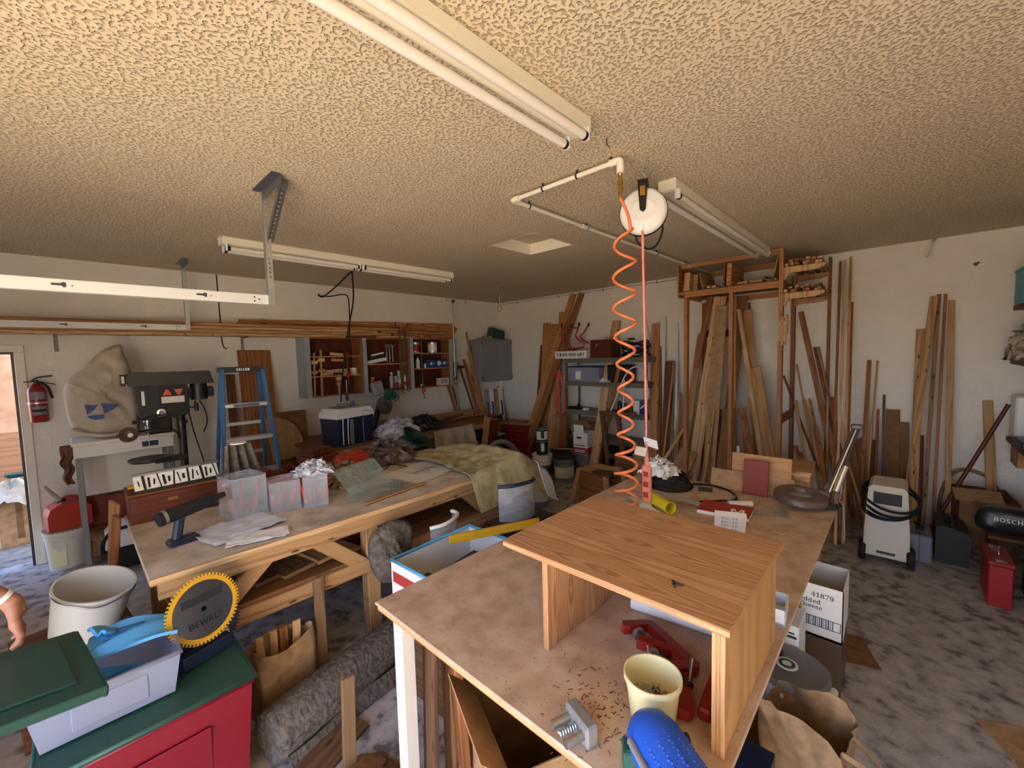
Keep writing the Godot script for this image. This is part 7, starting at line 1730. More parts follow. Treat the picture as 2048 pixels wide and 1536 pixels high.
	solo("torn_paper", "torn white paper strip lying along the oak carcass", "paper", B.new().sheet(20, 5, func(u, v): return Vector3(-0.45 * u, 0.002 + 0.004 * sin(u * 11.0) * sin(u * 11.0), 0.5 * u + (v - 0.5) * (0.12 + 0.03 * sin(u * 23.0))), 0.001), "white_paper", Vector3(-3.5, 0.901, 4.72))
	var rb := thing("red_manual", "flat red boxed manual with white lettering on the table", "book", Vector3(-3.38, 0.9, 5.23), 6)
	part(rb, "cover", B.new().bx(Vector3(0, 0.022, 0), Vector3(0.2, 0.004, 0.28), 0.001), "box_red")
	part(rb, "pages", B.new().bx(Vector3(0, 0.011, 0), Vector3(0.195, 0.02, 0.275)), "white_paper")
	part(rb, "lettering", B.new().text(xf(Vector3(-0.02, 0.0245, 0.07), -90, -84), "M", 0.07, 0.001, false, true), "white_paper")
	var wb := thing("hardware_box", "white printed hardware box tilted on the table", "box", Vector3(-3.68, 0.9, 5.34), 20)
	part(wb, "carton", B.new().box(xf(Vector3(0, 0.062, 0), 0, 0, 28), Vector3(0.028, 0.13, 0.15), 0.002), "white_paper")
	for k in 4:
		part(wb, "print", B.new().text(Transform3D(xf(Vector3.ZERO, 0, 0, 28).basis * xf(Vector3.ZERO, 0, -90, 0).basis, Vector3(0, 0.062, 0) + xf(Vector3.ZERO, 0, 0, 28).basis * Vector3(-0.0146, 0.04 - 0.027 * k, -0.005)), "$ 0 v    0 3", 0.012, 0.001), "ink_grey", "small grey printing")
	solo("cardboard_tube", "short cream paper tube lying on the table", "tube", B.new().lathe(Transform3D(Basis(Vector3(0, 1, 0), Vector3(0.6, 0, 0.8), Vector3(0.8, 0, -0.6)).orthonormalized(), Vector3(0, 0.02, 0)), [Vector2(0.017, 0), Vector2(0.02, 0), Vector2(0.02, 0.14), Vector2(0.017, 0.14), Vector2(0.017, 0)], 18), "offwhite_paper", Vector3(-3.28, 0.9, 5.22))
	solo("grey_strip", "curved grey plastic strip arched on the table", "strip", B.new().sheet(16, 3, func(u, v): return Vector3(-0.04 * sin(u * PI) + 0.03 * u + (v - 0.5) * 0.05, 0.004 + 0.05 * sin(u * PI), -0.2 + 0.4 * u), 0.003), "frame_grey", Vector3(-3.42, 0.9, 4.93))
	var kc := thing("coiled_cord", "black cord coiled loosely at the far table corner", "cord", Vector3(-3.10, 0.9, 4.76))
	for k in 7:
		var lp := []
		for i in 9:
			var a := TAU * i / 9
			lp.append(Vector3((0.15 - 0.006 * k) * cos(a), 0.009 + 0.013 * k + 0.006 * sin(a * 2.0 + k), (0.17 - 0.008 * k) * sin(a)))
		part(kc, "loop", B.new().tube(spline(lp, 4, true), 0.0065, 6, true), "black_rubber")
	part(kc, "free_end", B.new().tube(spline([Vector3(0.1, 0.01, 0.12), Vector3(0.16, 0.012, 0.25), Vector3(0.1, 0.01, 0.4), Vector3(-0.05, 0.01, 0.47), Vector3(-0.12, 0.01, 0.4), Vector3(-0.22, 0.01, 0.3)], 8), 0.0065, 6), "black_rubber")
	part(kc, "plug", B.new().bx(Vector3(-0.02, 0.014, 0.45), Vector3(0.05, 0.02, 0.024), 0.005), "steel")
	solo("white_rag", "white rag heaped on the coiled black cord", "rag", crumple(0.2, 0.22, 0.09, 111, 6.0, 0.05), "wax_white", Vector3(-3.12, 0.985, 4.70))
	solo("kraft_tag", "small kraft box with stamped text beside the cord", "box", B.new().box(xf(Vector3(0, 0.03, 0), 0, 0, 35), Vector3(0.02, 0.07, 0.11), 0.002), "cardboard", Vector3(-3.36, 0.9, 4.68), 10)
	solo("sanding_sheet", "dark grey sanding sheet lying on the table", "sandpaper", B.new().bx(Vector3(0, 0.002, 0), Vector3(0.09, 0.003, 0.09)), "dark_grey", Vector3(-3.03, 0.9, 5.0), 20)
	solo("teal_card", "teal translucent card lying beside the red manual", "card", B.new().bx(Vector3(0, 0.002, 0), Vector3(0.12, 0.002, 0.2)), "glass_pane", Vector3(-3.24, 0.9, 5.43), 24)
	solo("wood_curl", "small pale wood curl on the bare table top", "shaving", B.new().tube(spline([Vector3(0, 0.004, 0), Vector3(0.02, 0.008, 0.02), Vector3(0.02, 0.004, 0.05), Vector3(0.045, 0.004, 0.06)], 5), 0.003, 6), "pine_pale", Vector3(-3.55, 0.9, 5.50))
	# panels propped at the far end of the table
	var pp := [[5.14, 0.28, 0.13, "cardboard", -2.93, "cardboard panel propped at the far table edge"], [5.29, 0.15, 0.23, "brick_red", -2.95, "rust brown fibre panel propped at the far table edge"], [5.40, 0.2, 0.12, "cardboard", -2.90, "low cardboard panel at the far table edge"], [5.30, 0.36, 0.25, "ply", -2.87, "pale plywood panel behind the rust brown panel"]]
	for p in pp:
		board("propped_panel", p[5], Vector3(p[4], 0.901, p[0]), Vector3(p[4] + 0.04, 0.901 + p[2], p[0]), p[1], 0.012, p[3], Vector3(-1, 0, 0), "panels propped at the table end", "panel")
	var lc := thing("slat_crate", "pine slat crate standing behind the table end", "crate", Vector3(-2.55, 0.0, 5.32), 4)
	for k in 5:
		part(lc, "slat", B.new().bx(Vector3(-0.17, 0.55 + 0.11 * k, 0.0), Vector3(0.016, 0.09, 0.46), 0.002), "pine")
	for q in [-1, 1]:
		for w in [-1, 1]:
			part(lc, "corner_post", B.new().bx(Vector3(w * 0.15, 0.515, q * 0.21), Vector3(0.036, 1.03, 0.036), 0.002), "pine_tan")
	part(lc, "crate_top", B.new().bx(Vector3(0, 1.04, 0), Vector3(0.36, 0.016, 0.48), 0.002), "ply")
	# magnifier lamp clamped to the table edge
	var ml := thing("magnifier_lamp", "brown magnifier lamp on a chrome spring arm", "lamp", Vector3(-2.93, 0.9, 5.68))
	part(ml, "ring_shade", B.new().lathe(xf(Vector3(-0.06, 0.07, -0.13), 4, 0, 3), [Vector2(0.075, -0.012), Vector2(0.078, 0.012), Vector2(0.085, 0.02), Vector2(0.128, 0.016), Vector2(0.14, 0.004), Vector2(0.143, -0.026), Vector2(0.136, -0.034), Vector2(0.09, -0.03), Vector2(0.075, -0.012)], 40), "brown_metal")
	part(ml, "lens", B.new().lathe(xf(Vector3(-0.06, 0.066, -0.13), 4, 0, 3), [Vector2(0, -0.006), Vector2(0.07, -0.003), Vector2(0.076, 0.0), Vector2(0.07, 0.003), Vector2(0, 0.006)], 32), "glass_pane")
	part(ml, "head_joint", B.new().bx(Vector3(0.045, 0.075, -0.02), Vector3(0.08, 0.05, 0.06), 0.012).cyl(Vector3(0.04, 0.1, -0.02), Vector3(0.06, 0.14, 0.0), 0.012, 10), "brown_metal")
	part(ml, "table_clamp", B.new().bx(Vector3(0.0, 0.015, 0.02), Vector3(0.05, 0.03, 0.06), 0.006).bx(Vector3(0.0, -0.03, 0.062), Vector3(0.04, 0.12, 0.014), 0.003).cyl(Vector3(-0.05, 0.02, 0.0), Vector3(-0.02, 0.02, 0.0), 0.018, 12), "black_paint")
	for k in 3:
		part(ml, "arm_tube", B.new().cyl(Vector3(0.02 + 0.012 * k, 0.06 + 0.02 * (k % 2), 0.016 * (k - 1)), Vector3(0.19 + 0.01 * k, 0.48, 0.115 + 0.014 * (k - 1)), 0.0075, 10), "chrome" if k == 1 else "iron_dark")
	part(ml, "spring", B.new().cyl(Vector3(0.04, 0.1, 0.035), Vector3(0.1, 0.25, 0.075), 0.016, 14), "chrome")
	part(ml, "elbow", B.new().bx(Vector3(0.205, 0.485, 0.115), Vector3(0.05, 0.03, 0.06), 0.008), "brown_metal")
	part(ml, "lower_arm", B.new().cyl(Vector3(0.2, 0.47, 0.1), Vector3(0.06, 0.03, 0.05), 0.008, 10), "brown_metal")
	part(ml, "cord", B.new().tube(spline([Vector3(0.05, 0.13, 0.0), Vector3(0.07, 0.16, 0.05), Vector3(0.05, 0.1, 0.06), Vector3(0.08, 0.05, 0.04), Vector3(0.05, 0.02, 0.07), Vector3(0.03, -0.1, 0.08), Vector3(0.06, -0.2, 0.08)], 8), 0.005, 8), "mid_grey")
	# --- below the near end of the table
	var ub := [[Vector3(-5.02, 0.17, 4.69), Vector3(-5.04, 0.85, 4.66), 0.09, 0.036, "fir_dark", "reddish stud standing under the near table end"], [Vector3(-4.93, 0.17, 4.70), Vector3(-4.93, 0.85, 4.67), 0.09, 0.036, "walnut", "dark stud standing under the near table end"], [Vector3(-5.14, 0.0, 4.62), Vector3(-5.10, 0.8, 4.60), 0.14, 0.02, "weathered", "grey weathered plank beside the white table leg"], [Vector3(-5.02, 0.0, 4.60), Vector3(-5.02, 0.84, 4.60), 0.1, 0.02, "pine_grey", "grey board behind the weathered plank"], [Vector3(-5.14, 0.14, 4.9), Vector3(-4.9, 0.15, 4.62), 0.05, 0.06, "pine_pale", "pale block lying under the near table end"]]
	for p in ub:
		board("table_board", p[5], p[0], p[1], p[2], p[3], p[4], Vector3(-1, 0, -0.3), "boards under the table")
	var bx := cardbox("shipping_box", "opened cardboard shipping box under the table's near end", Vector3(-4.98, 0.0, 5.06), -24, Vector3(0.36, 0.62, 0.4), "cardboard")
	part(bx, "address_label", B.new().bx(Vector3(-0.182, 0.5, -0.1), Vector3(0.002, 0.08, 0.05)), "white_paper")
	part(bx, "label_print", B.new().bx(Vector3(-0.1835, 0.5, -0.1), Vector3(0.001, 0.05, 0.03)), "ink_grey")

# ---------------------------------------------------------------- floor, right side
func floor_things() -> void:
	var dc := thing("dark_crate", "dark brown crate under the white cheese carton", "crate", Vector3(-3.19, 0, 5.62))
	for s in [-1, 1]:
		part(dc, "side", B.new().bx(Vector3(s * 0.15, 0.15, 0), Vector3(0.014, 0.30, 0.34), 0.002), "brown_metal")
		part(dc, "side", B.new().bx(Vector3(0, 0.15, s * 0.17), Vector3(0.30, 0.30, 0.014), 0.002), "brown_metal")
	part(dc, "base", B.new().bx(Vector3(0, 0.008, 0), Vector3(0.3, 0.014, 0.34)), "brown_metal")
	for k in 3:
		solo("crate_filler", ["white scrap sticking out of the dark crate", "dark scrap sticking out of the dark crate", "tan scrap sticking out of the dark crate"][k], "scrap", B.new().box(xf(Vector3(0, 0.13, 0), 0, 0, 14 - 12 * k), Vector3(0.05, 0.24, 0.06), 0.006), ["white_paper", "black_plastic", "pine_tan"][k], Vector3(-3.28 + 0.02 * k, 0.016, 5.52 + 0.1 * k), 0, "scraps in the dark crate")
	var cb := cardbox("cheese_carton", "open white carton lettered Shredded Cheese beside the table", Vector3(-3.19, 0.305, 5.61), 0, Vector3(0.31, 0.29, 0.38), "white_paper", false, "carton")
	var face := Vector3(-0.1565, 0, 0)
	part(cb, "number", B.new().text(xf(face + Vector3(0, 0.235, 0.1), 0, -90), "41879", 0.026, 0.001, true, true), "ink_grey", "printed number 41879")
	part(cb, "lettering", B.new().text(xf(face + Vector3(0, 0.195, -0.03), 0, -90), "Fanc   Shredded", 0.022, 0.001, true, true), "ink_grey", "printed words")
	part(cb, "lettering", B.new().text(xf(face + Vector3(0, 0.165, -0.02), 0, -90), "Parm  a  Cheese", 0.022, 0.001, true, true), "ink_grey", "printed words")
	part(cb, "tape_scrap", B.new().box(xf(face + Vector3(-0.001, 0.175, 0.0), 6, 0, 0), Vector3(0.001, 0.09, 0.018)), "yellow_paint", "torn yellow tape")
	part(cb, "barcode_frame", B.new().bx(face + Vector3(0, 0.11, 0.04), Vector3(0.001, 0.003, 0.28)).bx(face + Vector3(0, 0.06, 0.04), Vector3(0.001, 0.003, 0.28)).bx(face + Vector3(0, 0.085, 0.18), Vector3(0.001, 0.053, 0.003)), "ink")
	var bar := B.new()
	for k in 26:
		bar.bx(face + Vector3(0, 0.085, -0.09 + 0.0095 * k), Vector3(0.001, 0.046, 0.0025 + 0.002 * ((k * 7) % 3)))
	part(cb, "barcode", bar, "ink_grey")
	solo("carton_fill", "brown packing paper inside the white cheese carton", "packing paper", crumple(0.26, 0.32, 0.05, 121, 6.0, 0.03), "walnut", Vector3(-3.19, 0.43, 5.61))
	solo("floor_cardboard", "flat brown cardboard on the floor behind the dark crate", "cardboard", B.new().bx(Vector3(0, 0.004, 0), Vector3(0.3, 0.006, 0.34)), "cardboard_dark", Vector3(-2.86, 0.002, 5.74), 20)
	var wb := thing("file_carton", "narrow white carton standing beside the dark crate", "carton", Vector3(-3.53, 0, 5.50))
	part(wb, "carton", B.new().bx(Vector3(0, 0.24, 0), Vector3(0.2, 0.48, 0.3), 0.003), "white_paper")
	part(wb, "print", B.new().bx(Vector3(-0.1005, 0.42, 0.09), Vector3(0.002, 0.012, 0.1)).bx(Vector3(-0.1005, 0.44, 0.1), Vector3(0.002, 0.008, 0.06)), "ink")
	var pb := pail("lidded_bucket", "white bucket with a scuffed grey lid by the table", Vector3(-3.80, 0, 5.64), 0.15, 0.37, "white_plastic", "mid_grey")
	part(pb, "side_lug", B.new().bx(Vector3(0.02, 0.31, 0.165), Vector3(0.05, 0.05, 0.03), 0.01), "white_plastic")
	var br := thing("tape_reel", "black cap and round printed label on the bucket lid", "tape", Vector3(-3.80, 0.387, 5.60))
	part(br, "label_disc", B.new().cyl(Vector3(-0.01, 0, 0.03), Vector3(-0.01, 0.004, 0.03), 0.045, 24), "white_paper")
	part(br, "label_ring", B.new().lathe(xf(Vector3(-0.01, 0.004, 0.03)), [Vector2(0.02, 0), Vector2(0.034, 0), Vector2(0.034, 0.001), Vector2(0.02, 0.001)], 20), "machine_green")
	part(br, "black_cap", B.new().lathe(xf(Vector3(0.05, 0.0, -0.04)), [Vector2(0, 0), Vector2(0.045, 0), Vector2(0.04, 0.05), Vector2(0, 0.05)], 20), "black_plastic")
	# paper bag with scraps
	var bg := thing("paper_bag", "open brown paper shopping bag of sticks on the floor", "paper bag", Vector3(-4.08, 0, 5.74), -10)
	var nz := noise(131, 2.0, 2)
	var w := 0.125
	var dd := 0.095
	part(bg, "bag", B.new().sheet(48, 12, func(u: float, v: float) -> Vector3:
		var a := u * TAU
		var k := 1.0 + 0.14 * v
		var x := clampf(cos(a) * 1.5, -1.0, 1.0) * dd * k
		var z := clampf(sin(a) * 1.35, -1.0, 1.0) * w * k
		return Vector3(x + nz.get_noise_2d(cos(a), sin(a) + v) * 0.02 * v, 0.005 + v * (0.40 + 0.04 * sin(a * 2.0 + 1.0) + 0.012 * sin(a * 5.0)), z + nz.get_noise_2d(cos(a) + 30.0, sin(a) + v) * 0.02 * v), 0.002), "kraft")
	part(bg, "bottom", B.new().bx(Vector3(0, 0.004, 0), Vector3(dd * 2, 0.004, w * 2)), "kraft")
	part(bg, "handle", B.new().sheet(14, 2, func(u, v): return Vector3(-0.06 + 0.12 * u, 0.36 - 0.10 * sin(u * PI) * 0.4, w * 1.1 + 0.12 * sin(u * PI) + (v - 0.5) * 0.02 * 0.0) + Vector3(0, (v - 0.5) * 0.022, 0), 0.002), "kraft", "folded paper handle")
	part(bg, "print_mark", B.new().box(xf(Vector3(-dd * 1.09, 0.2, 0.06), 0, 0, -3), Vector3(0.002, 0.05, 0.012)), "ink")
	for k in 3:
		board("bag_stick", ["thin pale stick standing in the paper bag", "second thin stick leaning in the paper bag", "dark stick lying in the paper bag"][k], Vector3(-4.10 + 0.03 * k, 0.02, 5.70 + 0.05 * k), Vector3(-4.06 + 0.04 * k, 0.34 - 0.06 * k, 5.68 + 0.06 * k), 0.012, 0.006, ["pine", "pine_pale", "fir_dark"][k], Vector3(-1, 0, 0), "sticks in the paper bag", "stick")
	solo("blue_bin", "dark blue plastic bin hidden between the bag and table leg", "bin", B.new().prism(xf(Vector3(0, 0.2, 0)), PackedVector2Array([Vector2(-0.12, -0.2), Vector2(0.12, -0.2), Vector2(0.15, 0.2), Vector2(-0.15, 0.2)]), 0.26), "navy", Vector3(-4.52, 0, 5.56))
	# white portable compressor with its hose
	var cp := thing("air_compressor", "white portable compressor on wheels with black hose", "compressor", Vector3(-1.20, 0, 5.93), 0)
	part(cp, "body", B.new().prism(xf(Vector3(0, 0, 0.0), 0, -90), PackedVector2Array([Vector2(-0.15, 0.07), Vector2(0.15, 0.07), Vector2(0.145, 0.3), Vector2(0.125, 0.66), Vector2(0.1, 0.69), Vector2(-0.1, 0.69), Vector2(-0.125, 0.66), Vector2(-0.145, 0.3)]), 0.36), "offwhite_paper")
	part(cp, "front_panel", B.new().prism(xf(Vector3(-0.185, 0, 0.0), 0, -90), PackedVector2Array([Vector2(-0.13, 0.09), Vector2(0.13, 0.09), Vector2(0.115, 0.64), Vector2(-0.115, 0.64)]), 0.012), "white_paint")
	part(cp, "handle_recess", B.new().bx(Vector3(-0.19, 0.585, 0.0), Vector3(0.01, 0.1, 0.18), 0.003), "black_plastic")
	part(cp, "foot_vent", B.new().bx(Vector3(-0.193, 0.115, 0.0), Vector3(0.006, 0.02, 0.12)), "dark_grey")
	for s in [-1, 1]:
		var wh := part(cp, "wheel", B.new().lathe(xf(Vector3(-0.13, 0.09, s * 0.155), 90), [Vector2(0.05, -0.024), Vector2(0.08, -0.026), Vector2(0.09, -0.014), Vector2(0.09, 0.014), Vector2(0.08, 0.026), Vector2(0.05, 0.024), Vector2(0.05, -0.024)], 24), "black_rubber")
		part(wh, "rim", B.new().lathe(xf(Vector3(-0.13, 0.09, s * 0.155), 90), [Vector2(0, -0.016), Vector2(0.05, -0.02), Vector2(0.05, 0.02), Vector2(0, 0.016)], 20), "canvas")
	for k in 4:
		var lp := []
		for i in 12:
			var a := TAU * i / 12
			lp.append(Vector3(-0.03 + 0.23 * cos(a), 0.50 + 0.026 * k + 0.07 * cos(a) + 0.03 * sin(a + k), 0.185 * sin(a) + 0.015))
		part(cp, "hose_loop", B.new().tube(spline(lp, 4, true), 0.011, 8, true), "black_rubber")
	# cases beside it
	var gc := thing("grey_machine_case", "slate grey plastic machine case beside the compressor", "case", Vector3(-0.96, 0, 6.14))
	part(gc, "body", B.new().bx(Vector3(0, 0.12, 0), Vector3(0.32, 0.24, 0.16), 0.012), "bucket_grey")
	part(gc, "seam", B.new().bx(Vector3(0, 0.12, 0.0), Vector3(0.324, 0.244, 0.006)), "dark_grey")
	part(gc, "top_grip", B.new().bx(Vector3(-0.05, 0.26, 0), Vector3(0.12, 0.03, 0.05), 0.008), "dark_grey")
	var cd := solo("coupler", "small black air coupler lying on the grey case", "coupler", B.new().cyl(Vector3(-0.04, 0.014, 0), Vector3(0.05, 0.014, 0.02), 0.013, 10).cyl(Vector3(0.05, 0.014, 0.02), Vector3(0.08, 0.014, 0.03), 0.008, 8), "black_rubber", Vector3(-1.02, 0.276, 6.14), 40)
	var dk := thing("dark_tool_case", "dark green moulded tool case on the floor", "case", Vector3(-0.80, 0, 6.34))
	part(dk, "body", B.new().prism(xf(Vector3(0, 0, 0), 0, -90), PackedVector2Array([Vector2(-0.1, 0.0), Vector2(0.105, 0.0), Vector2(0.11, 0.25), Vector2(0.09, 0.29), Vector2(-0.05, 0.33), Vector2(-0.1, 0.31)]), 0.42), "case_green")
	part(dk, "handle", B.new().tube(spline([Vector3(-0.16, 0.30, 0.0), Vector3(-0.16, 0.36, 0.0), Vector3(0.0, 0.37, 0.0), Vector3(0.02, 0.31, 0.0)], 6), 0.012, 8), "case_green")
	var bb := cardbox("large_box", "large worn cardboard box behind the dark case", Vector3(-0.38, 0, 6.56), 4, Vector3(0.5, 0.5, 0.36), "cardboard_dark", false)
	part(bb, "lid_flap", B.new().box(xf(Vector3(-0.18, 0.52, -0.06), 0, 0, 18), Vector3(0.2, 0.006, 0.3)), "cardboard")
	var bs := thing("tool_bag", "black soft tool bag lettered on its side", "bag", Vector3(-0.98, 0.46, 6.66), 0)
	part(bs, "bag", cushion([Vector2(-0.2, -0.06), Vector2(-0.18, 0.06), Vector2(-0.1, 0.1), Vector2(0.1, 0.1), Vector2(0.22, 0.08), Vector2(0.24, -0.06), Vector2(0.1, -0.1), Vector2(-0.12, -0.1)], 0.1, 0.1, 141, 0.02, 3.0), "bag_black").rotation_degrees.y = -90
	part(bs, "lettering", B.new().text(xf(Vector3(-0.108, 0.02, -0.03), 0, -90), "BOSCH", 0.034, 0.003, false, true), "offwhite_paper", "pale brand lettering")
	solo("bag_stand", "brown wooden stool under the black tool bag", "stool", B.new().bx(Vector3(0, 0.34, 0), Vector3(0.3, 0.03, 0.36), 0.004).bx(Vector3(-0.12, 0.165, -0.14), Vector3(0.04, 0.33, 0.04)).bx(Vector3(0.12, 0.165, -0.14), Vector3(0.04, 0.33, 0.04)).bx(Vector3(-0.12, 0.165, 0.14), Vector3(0.04, 0.33, 0.04)).bx(Vector3(0.12, 0.165, 0.14), Vector3(0.04, 0.33, 0.04)), "walnut", Vector3(-0.98, 0, 6.70))
	var rb := thing("red_jobsite_box", "tall red metal box with a handle on the floor", "toolbox", Vector3(-1.45, 0, 6.54))
	part(rb, "body", B.new().bx(Vector3(0, 0.15, 0), Vector3(0.38, 0.30, 0.12), 0.006), "red_paint")
	part(rb, "lid", B.new().bx(Vector3(0, 0.315, 0), Vector3(0.39, 0.03, 0.13), 0.006), "clamp_red")
	part(rb, "handle", B.new().tube(spline([Vector3(-0.06, 0.33, 0), Vector3(-0.05, 0.36, 0), Vector3(0.05, 0.36, 0), Vector3(0.06, 0.33, 0)], 5), 0.006, 8), "chrome")
	for x in [-0.15, 0.15]:
		part(rb, "latch", B.new().bx(Vector3(x, 0.334, 0), Vector3(0.04, 0.008, 0.06), 0.002), "chrome")
	solo("iron_machine", "dark iron machine base at the right wall", "machine", B.new().bx(Vector3(0, 0.2, 0), Vector3(0.5, 0.4, 0.3), 0.02).cyl(Vector3(-0.12, 0.44, -0.02), Vector3(0.14, 0.44, -0.02), 0.07, 18).bx(Vector3(-0.2, 0.42, -0.1), Vector3(0.1, 0.05, 0.1), 0.006), "iron_dark", Vector3(-1.5, 0, 6.84))
	# pole leaning across, small rod
	solo("broom_pole", "long red brown pole leaning to the right corner shelves", "pole", B.new().cyl(Vector3(-0.45, 0.01, 6.20), Vector3(-0.35, 1.33, 6.69), 0.016, 12), "mahogany")
	solo("short_rod", "short pale rod leaning behind the dark tool case", "rod", B.new().cyl(Vector3(-0.55, 0.01, 6.18), Vector3(-0.2, 0.36, 6.38), 0.01, 10), "pine_tan")
	solo("hose_hoop", "brown hoop of stiff hose standing behind the large box", "hose", B.new().tube(spline([Vector3(-0.08, 0.02, 6.30), Vector3(-0.06, 0.4, 6.32), Vector3(-0.06, 0.62, 6.42), Vector3(-0.06, 0.6, 6.6), Vector3(-0.07, 0.45, 6.7)], 8), 0.016, 10), "rope_tan")
	# right wall shelves at the frame edge
	var sh := thing("corner_shelves", "dark wooden wall shelves at the right corner", "shelves", Vector3(-0.75, 0, 6.88))
	for y in [0.98, 1.70, 2.19]:
		part(sh, "shelf", B.new().bx(Vector3(0, y, 0), Vector3(1.4, 0.04, 0.32), 0.003), "walnut")
		for x in [-0.4, 0.5]:
			part(sh, "bracket", B.new().bar(Vector3(x, y - 0.24, 0.15), Vector3(x, y - 0.02, -0.1), 0.03, 0.03, Vector3(1, 0, 0)), "fir_dark")
	solo("teal_bin", "teal plastic parts bin on the top corner shelf", "bin", B.new().prism(xf(Vector3(0, 0.15, 0)), PackedVector2Array([Vector2(-0.14, -0.15), Vector2(0.14, -0.15), Vector2(0.15, 0.15), Vector2(-0.15, 0.15)]), 0.3).bx(Vector3(-0.02, 0.3, 0), Vector3(0.32, 0.02, 0.32), 0.005), "teal", Vector3(-0.24, 2.212, 6.87))
	solo("plastic_bag_heap", "crinkled clear plastic bags heaped on the middle corner shelf", "plastic bag", crumple(0.5, 0.34, 0.3, 151, 7.0, 0.12), "canvas", Vector3(-0.34, 1.722, 6.87))
	solo("white_case", "white plastic case hung under the middle corner shelf", "case", B.new().bx(Vector3(0, 0.2, 0), Vector3(0.26, 0.40, 0.28), 0.015).bx(Vector3(-0.135, 0.3, -0.06), Vector3(0.012, 0.06, 0.04)), "white_plastic", Vector3(-0.22, 1.002, 6.87))
	solo("mesh_tray", "black mesh tray of odds and ends on the low corner shelf", "tray", B.new().bx(Vector3(0, 0.03, 0), Vector3(0.36, 0.06, 0.3), 0.008).sphere(Vector3(-0.05, 0.14, 0.0), Vector3(0.12, 0.12, 0.1), 14), "bag_black", Vector3(-0.62, 1.002, 6.86))
	solo("wood_bin", "tan plywood bin under the low corner shelf", "bin", B.new().prism(xf(Vector3(0, 0.1, 0)), PackedVector2Array([Vector2(-0.14, -0.12), Vector2(0.16, -0.12), Vector2(0.18, 0.12), Vector2(-0.2, 0.12)]), 0.3), "ply", Vector3(-0.4, 0.82, 6.88))
	solo("orange_board", "orange cardboard sheet standing below the plywood bin", "cardboard", B.new().bx(Vector3(0, 0.35, 0), Vector3(0.3, 0.7, 0.02), 0.002), "cardboard", Vector3(-0.36, 0.0, 6.92))
	solo("floor_scrap", "tan cardboard scrap lying flat on the open floor", "cardboard", B.new().bx(Vector3(0, 0.004, 0), Vector3(0.4, 0.006, 0.5)), "cardboard", Vector3(-3.14, 0.002, 6.62), 24)

# ---------------------------------------------------------------- totes, blades, sacks at the near left
func tote(called: String, label: String, at: Vector3, s: Vector3, m: String, turn := 0.0) -> Node3D:
	var o := thing(called, label, "tote", at, turn)
	var pts := []
	for k in [[-1, -1], [1, -1], [1, 1], [-1, 1]]:
		pts.append(k)
	var b := B.new()
	for k in 4:
		var p: Array = pts[k]
		var q: Array = pts[(k + 1) % 4]
		var lo0 := Vector3(p[0] * s.x * 0.44, 0.004, p[1] * s.z * 0.44)
		var lo1 := Vector3(q[0] * s.x * 0.44, 0.004, q[1] * s.z * 0.44)
		var hi0 := Vector3(p[0] * s.x * 0.5, s.y, p[1] * s.z * 0.5)
		var hi1 := Vector3(q[0] * s.x * 0.5, s.y, q[1] * s.z * 0.5)
		var nn := ((lo0 + lo1) * 0.5 * Vector3(1, 0, 1)).normalized()
		b.quad(lo0, lo1, hi1, hi0, nn)
		b.quad(lo0 - nn * 0.004, lo1 - nn * 0.004, hi1 - nn * 0.004, hi0 - nn * 0.004, -nn)
	b.bx(Vector3(0, 0.006, 0), Vector3(s.x * 0.88, 0.006, s.z * 0.88))
	part(o, "shell", b, m)
	part(o, "rim", B.new().tube(PackedVector3Array([Vector3(-s.x / 2, s.y, -s.z / 2), Vector3(s.x / 2, s.y, -s.z / 2), Vector3(s.x / 2, s.y, s.z / 2), Vector3(-s.x / 2, s.y, s.z / 2)]), 0.010, 8, true), m)
	for k in [-1, 1]:
		part(o, "rib_panel", B.new().box(xf(Vector3(0, s.y * 0.5, k * s.z * 0.473), k * 7.0), Vector3(s.x * 0.5, s.y * 0.6, 0.008), 0.003), m)
	return o

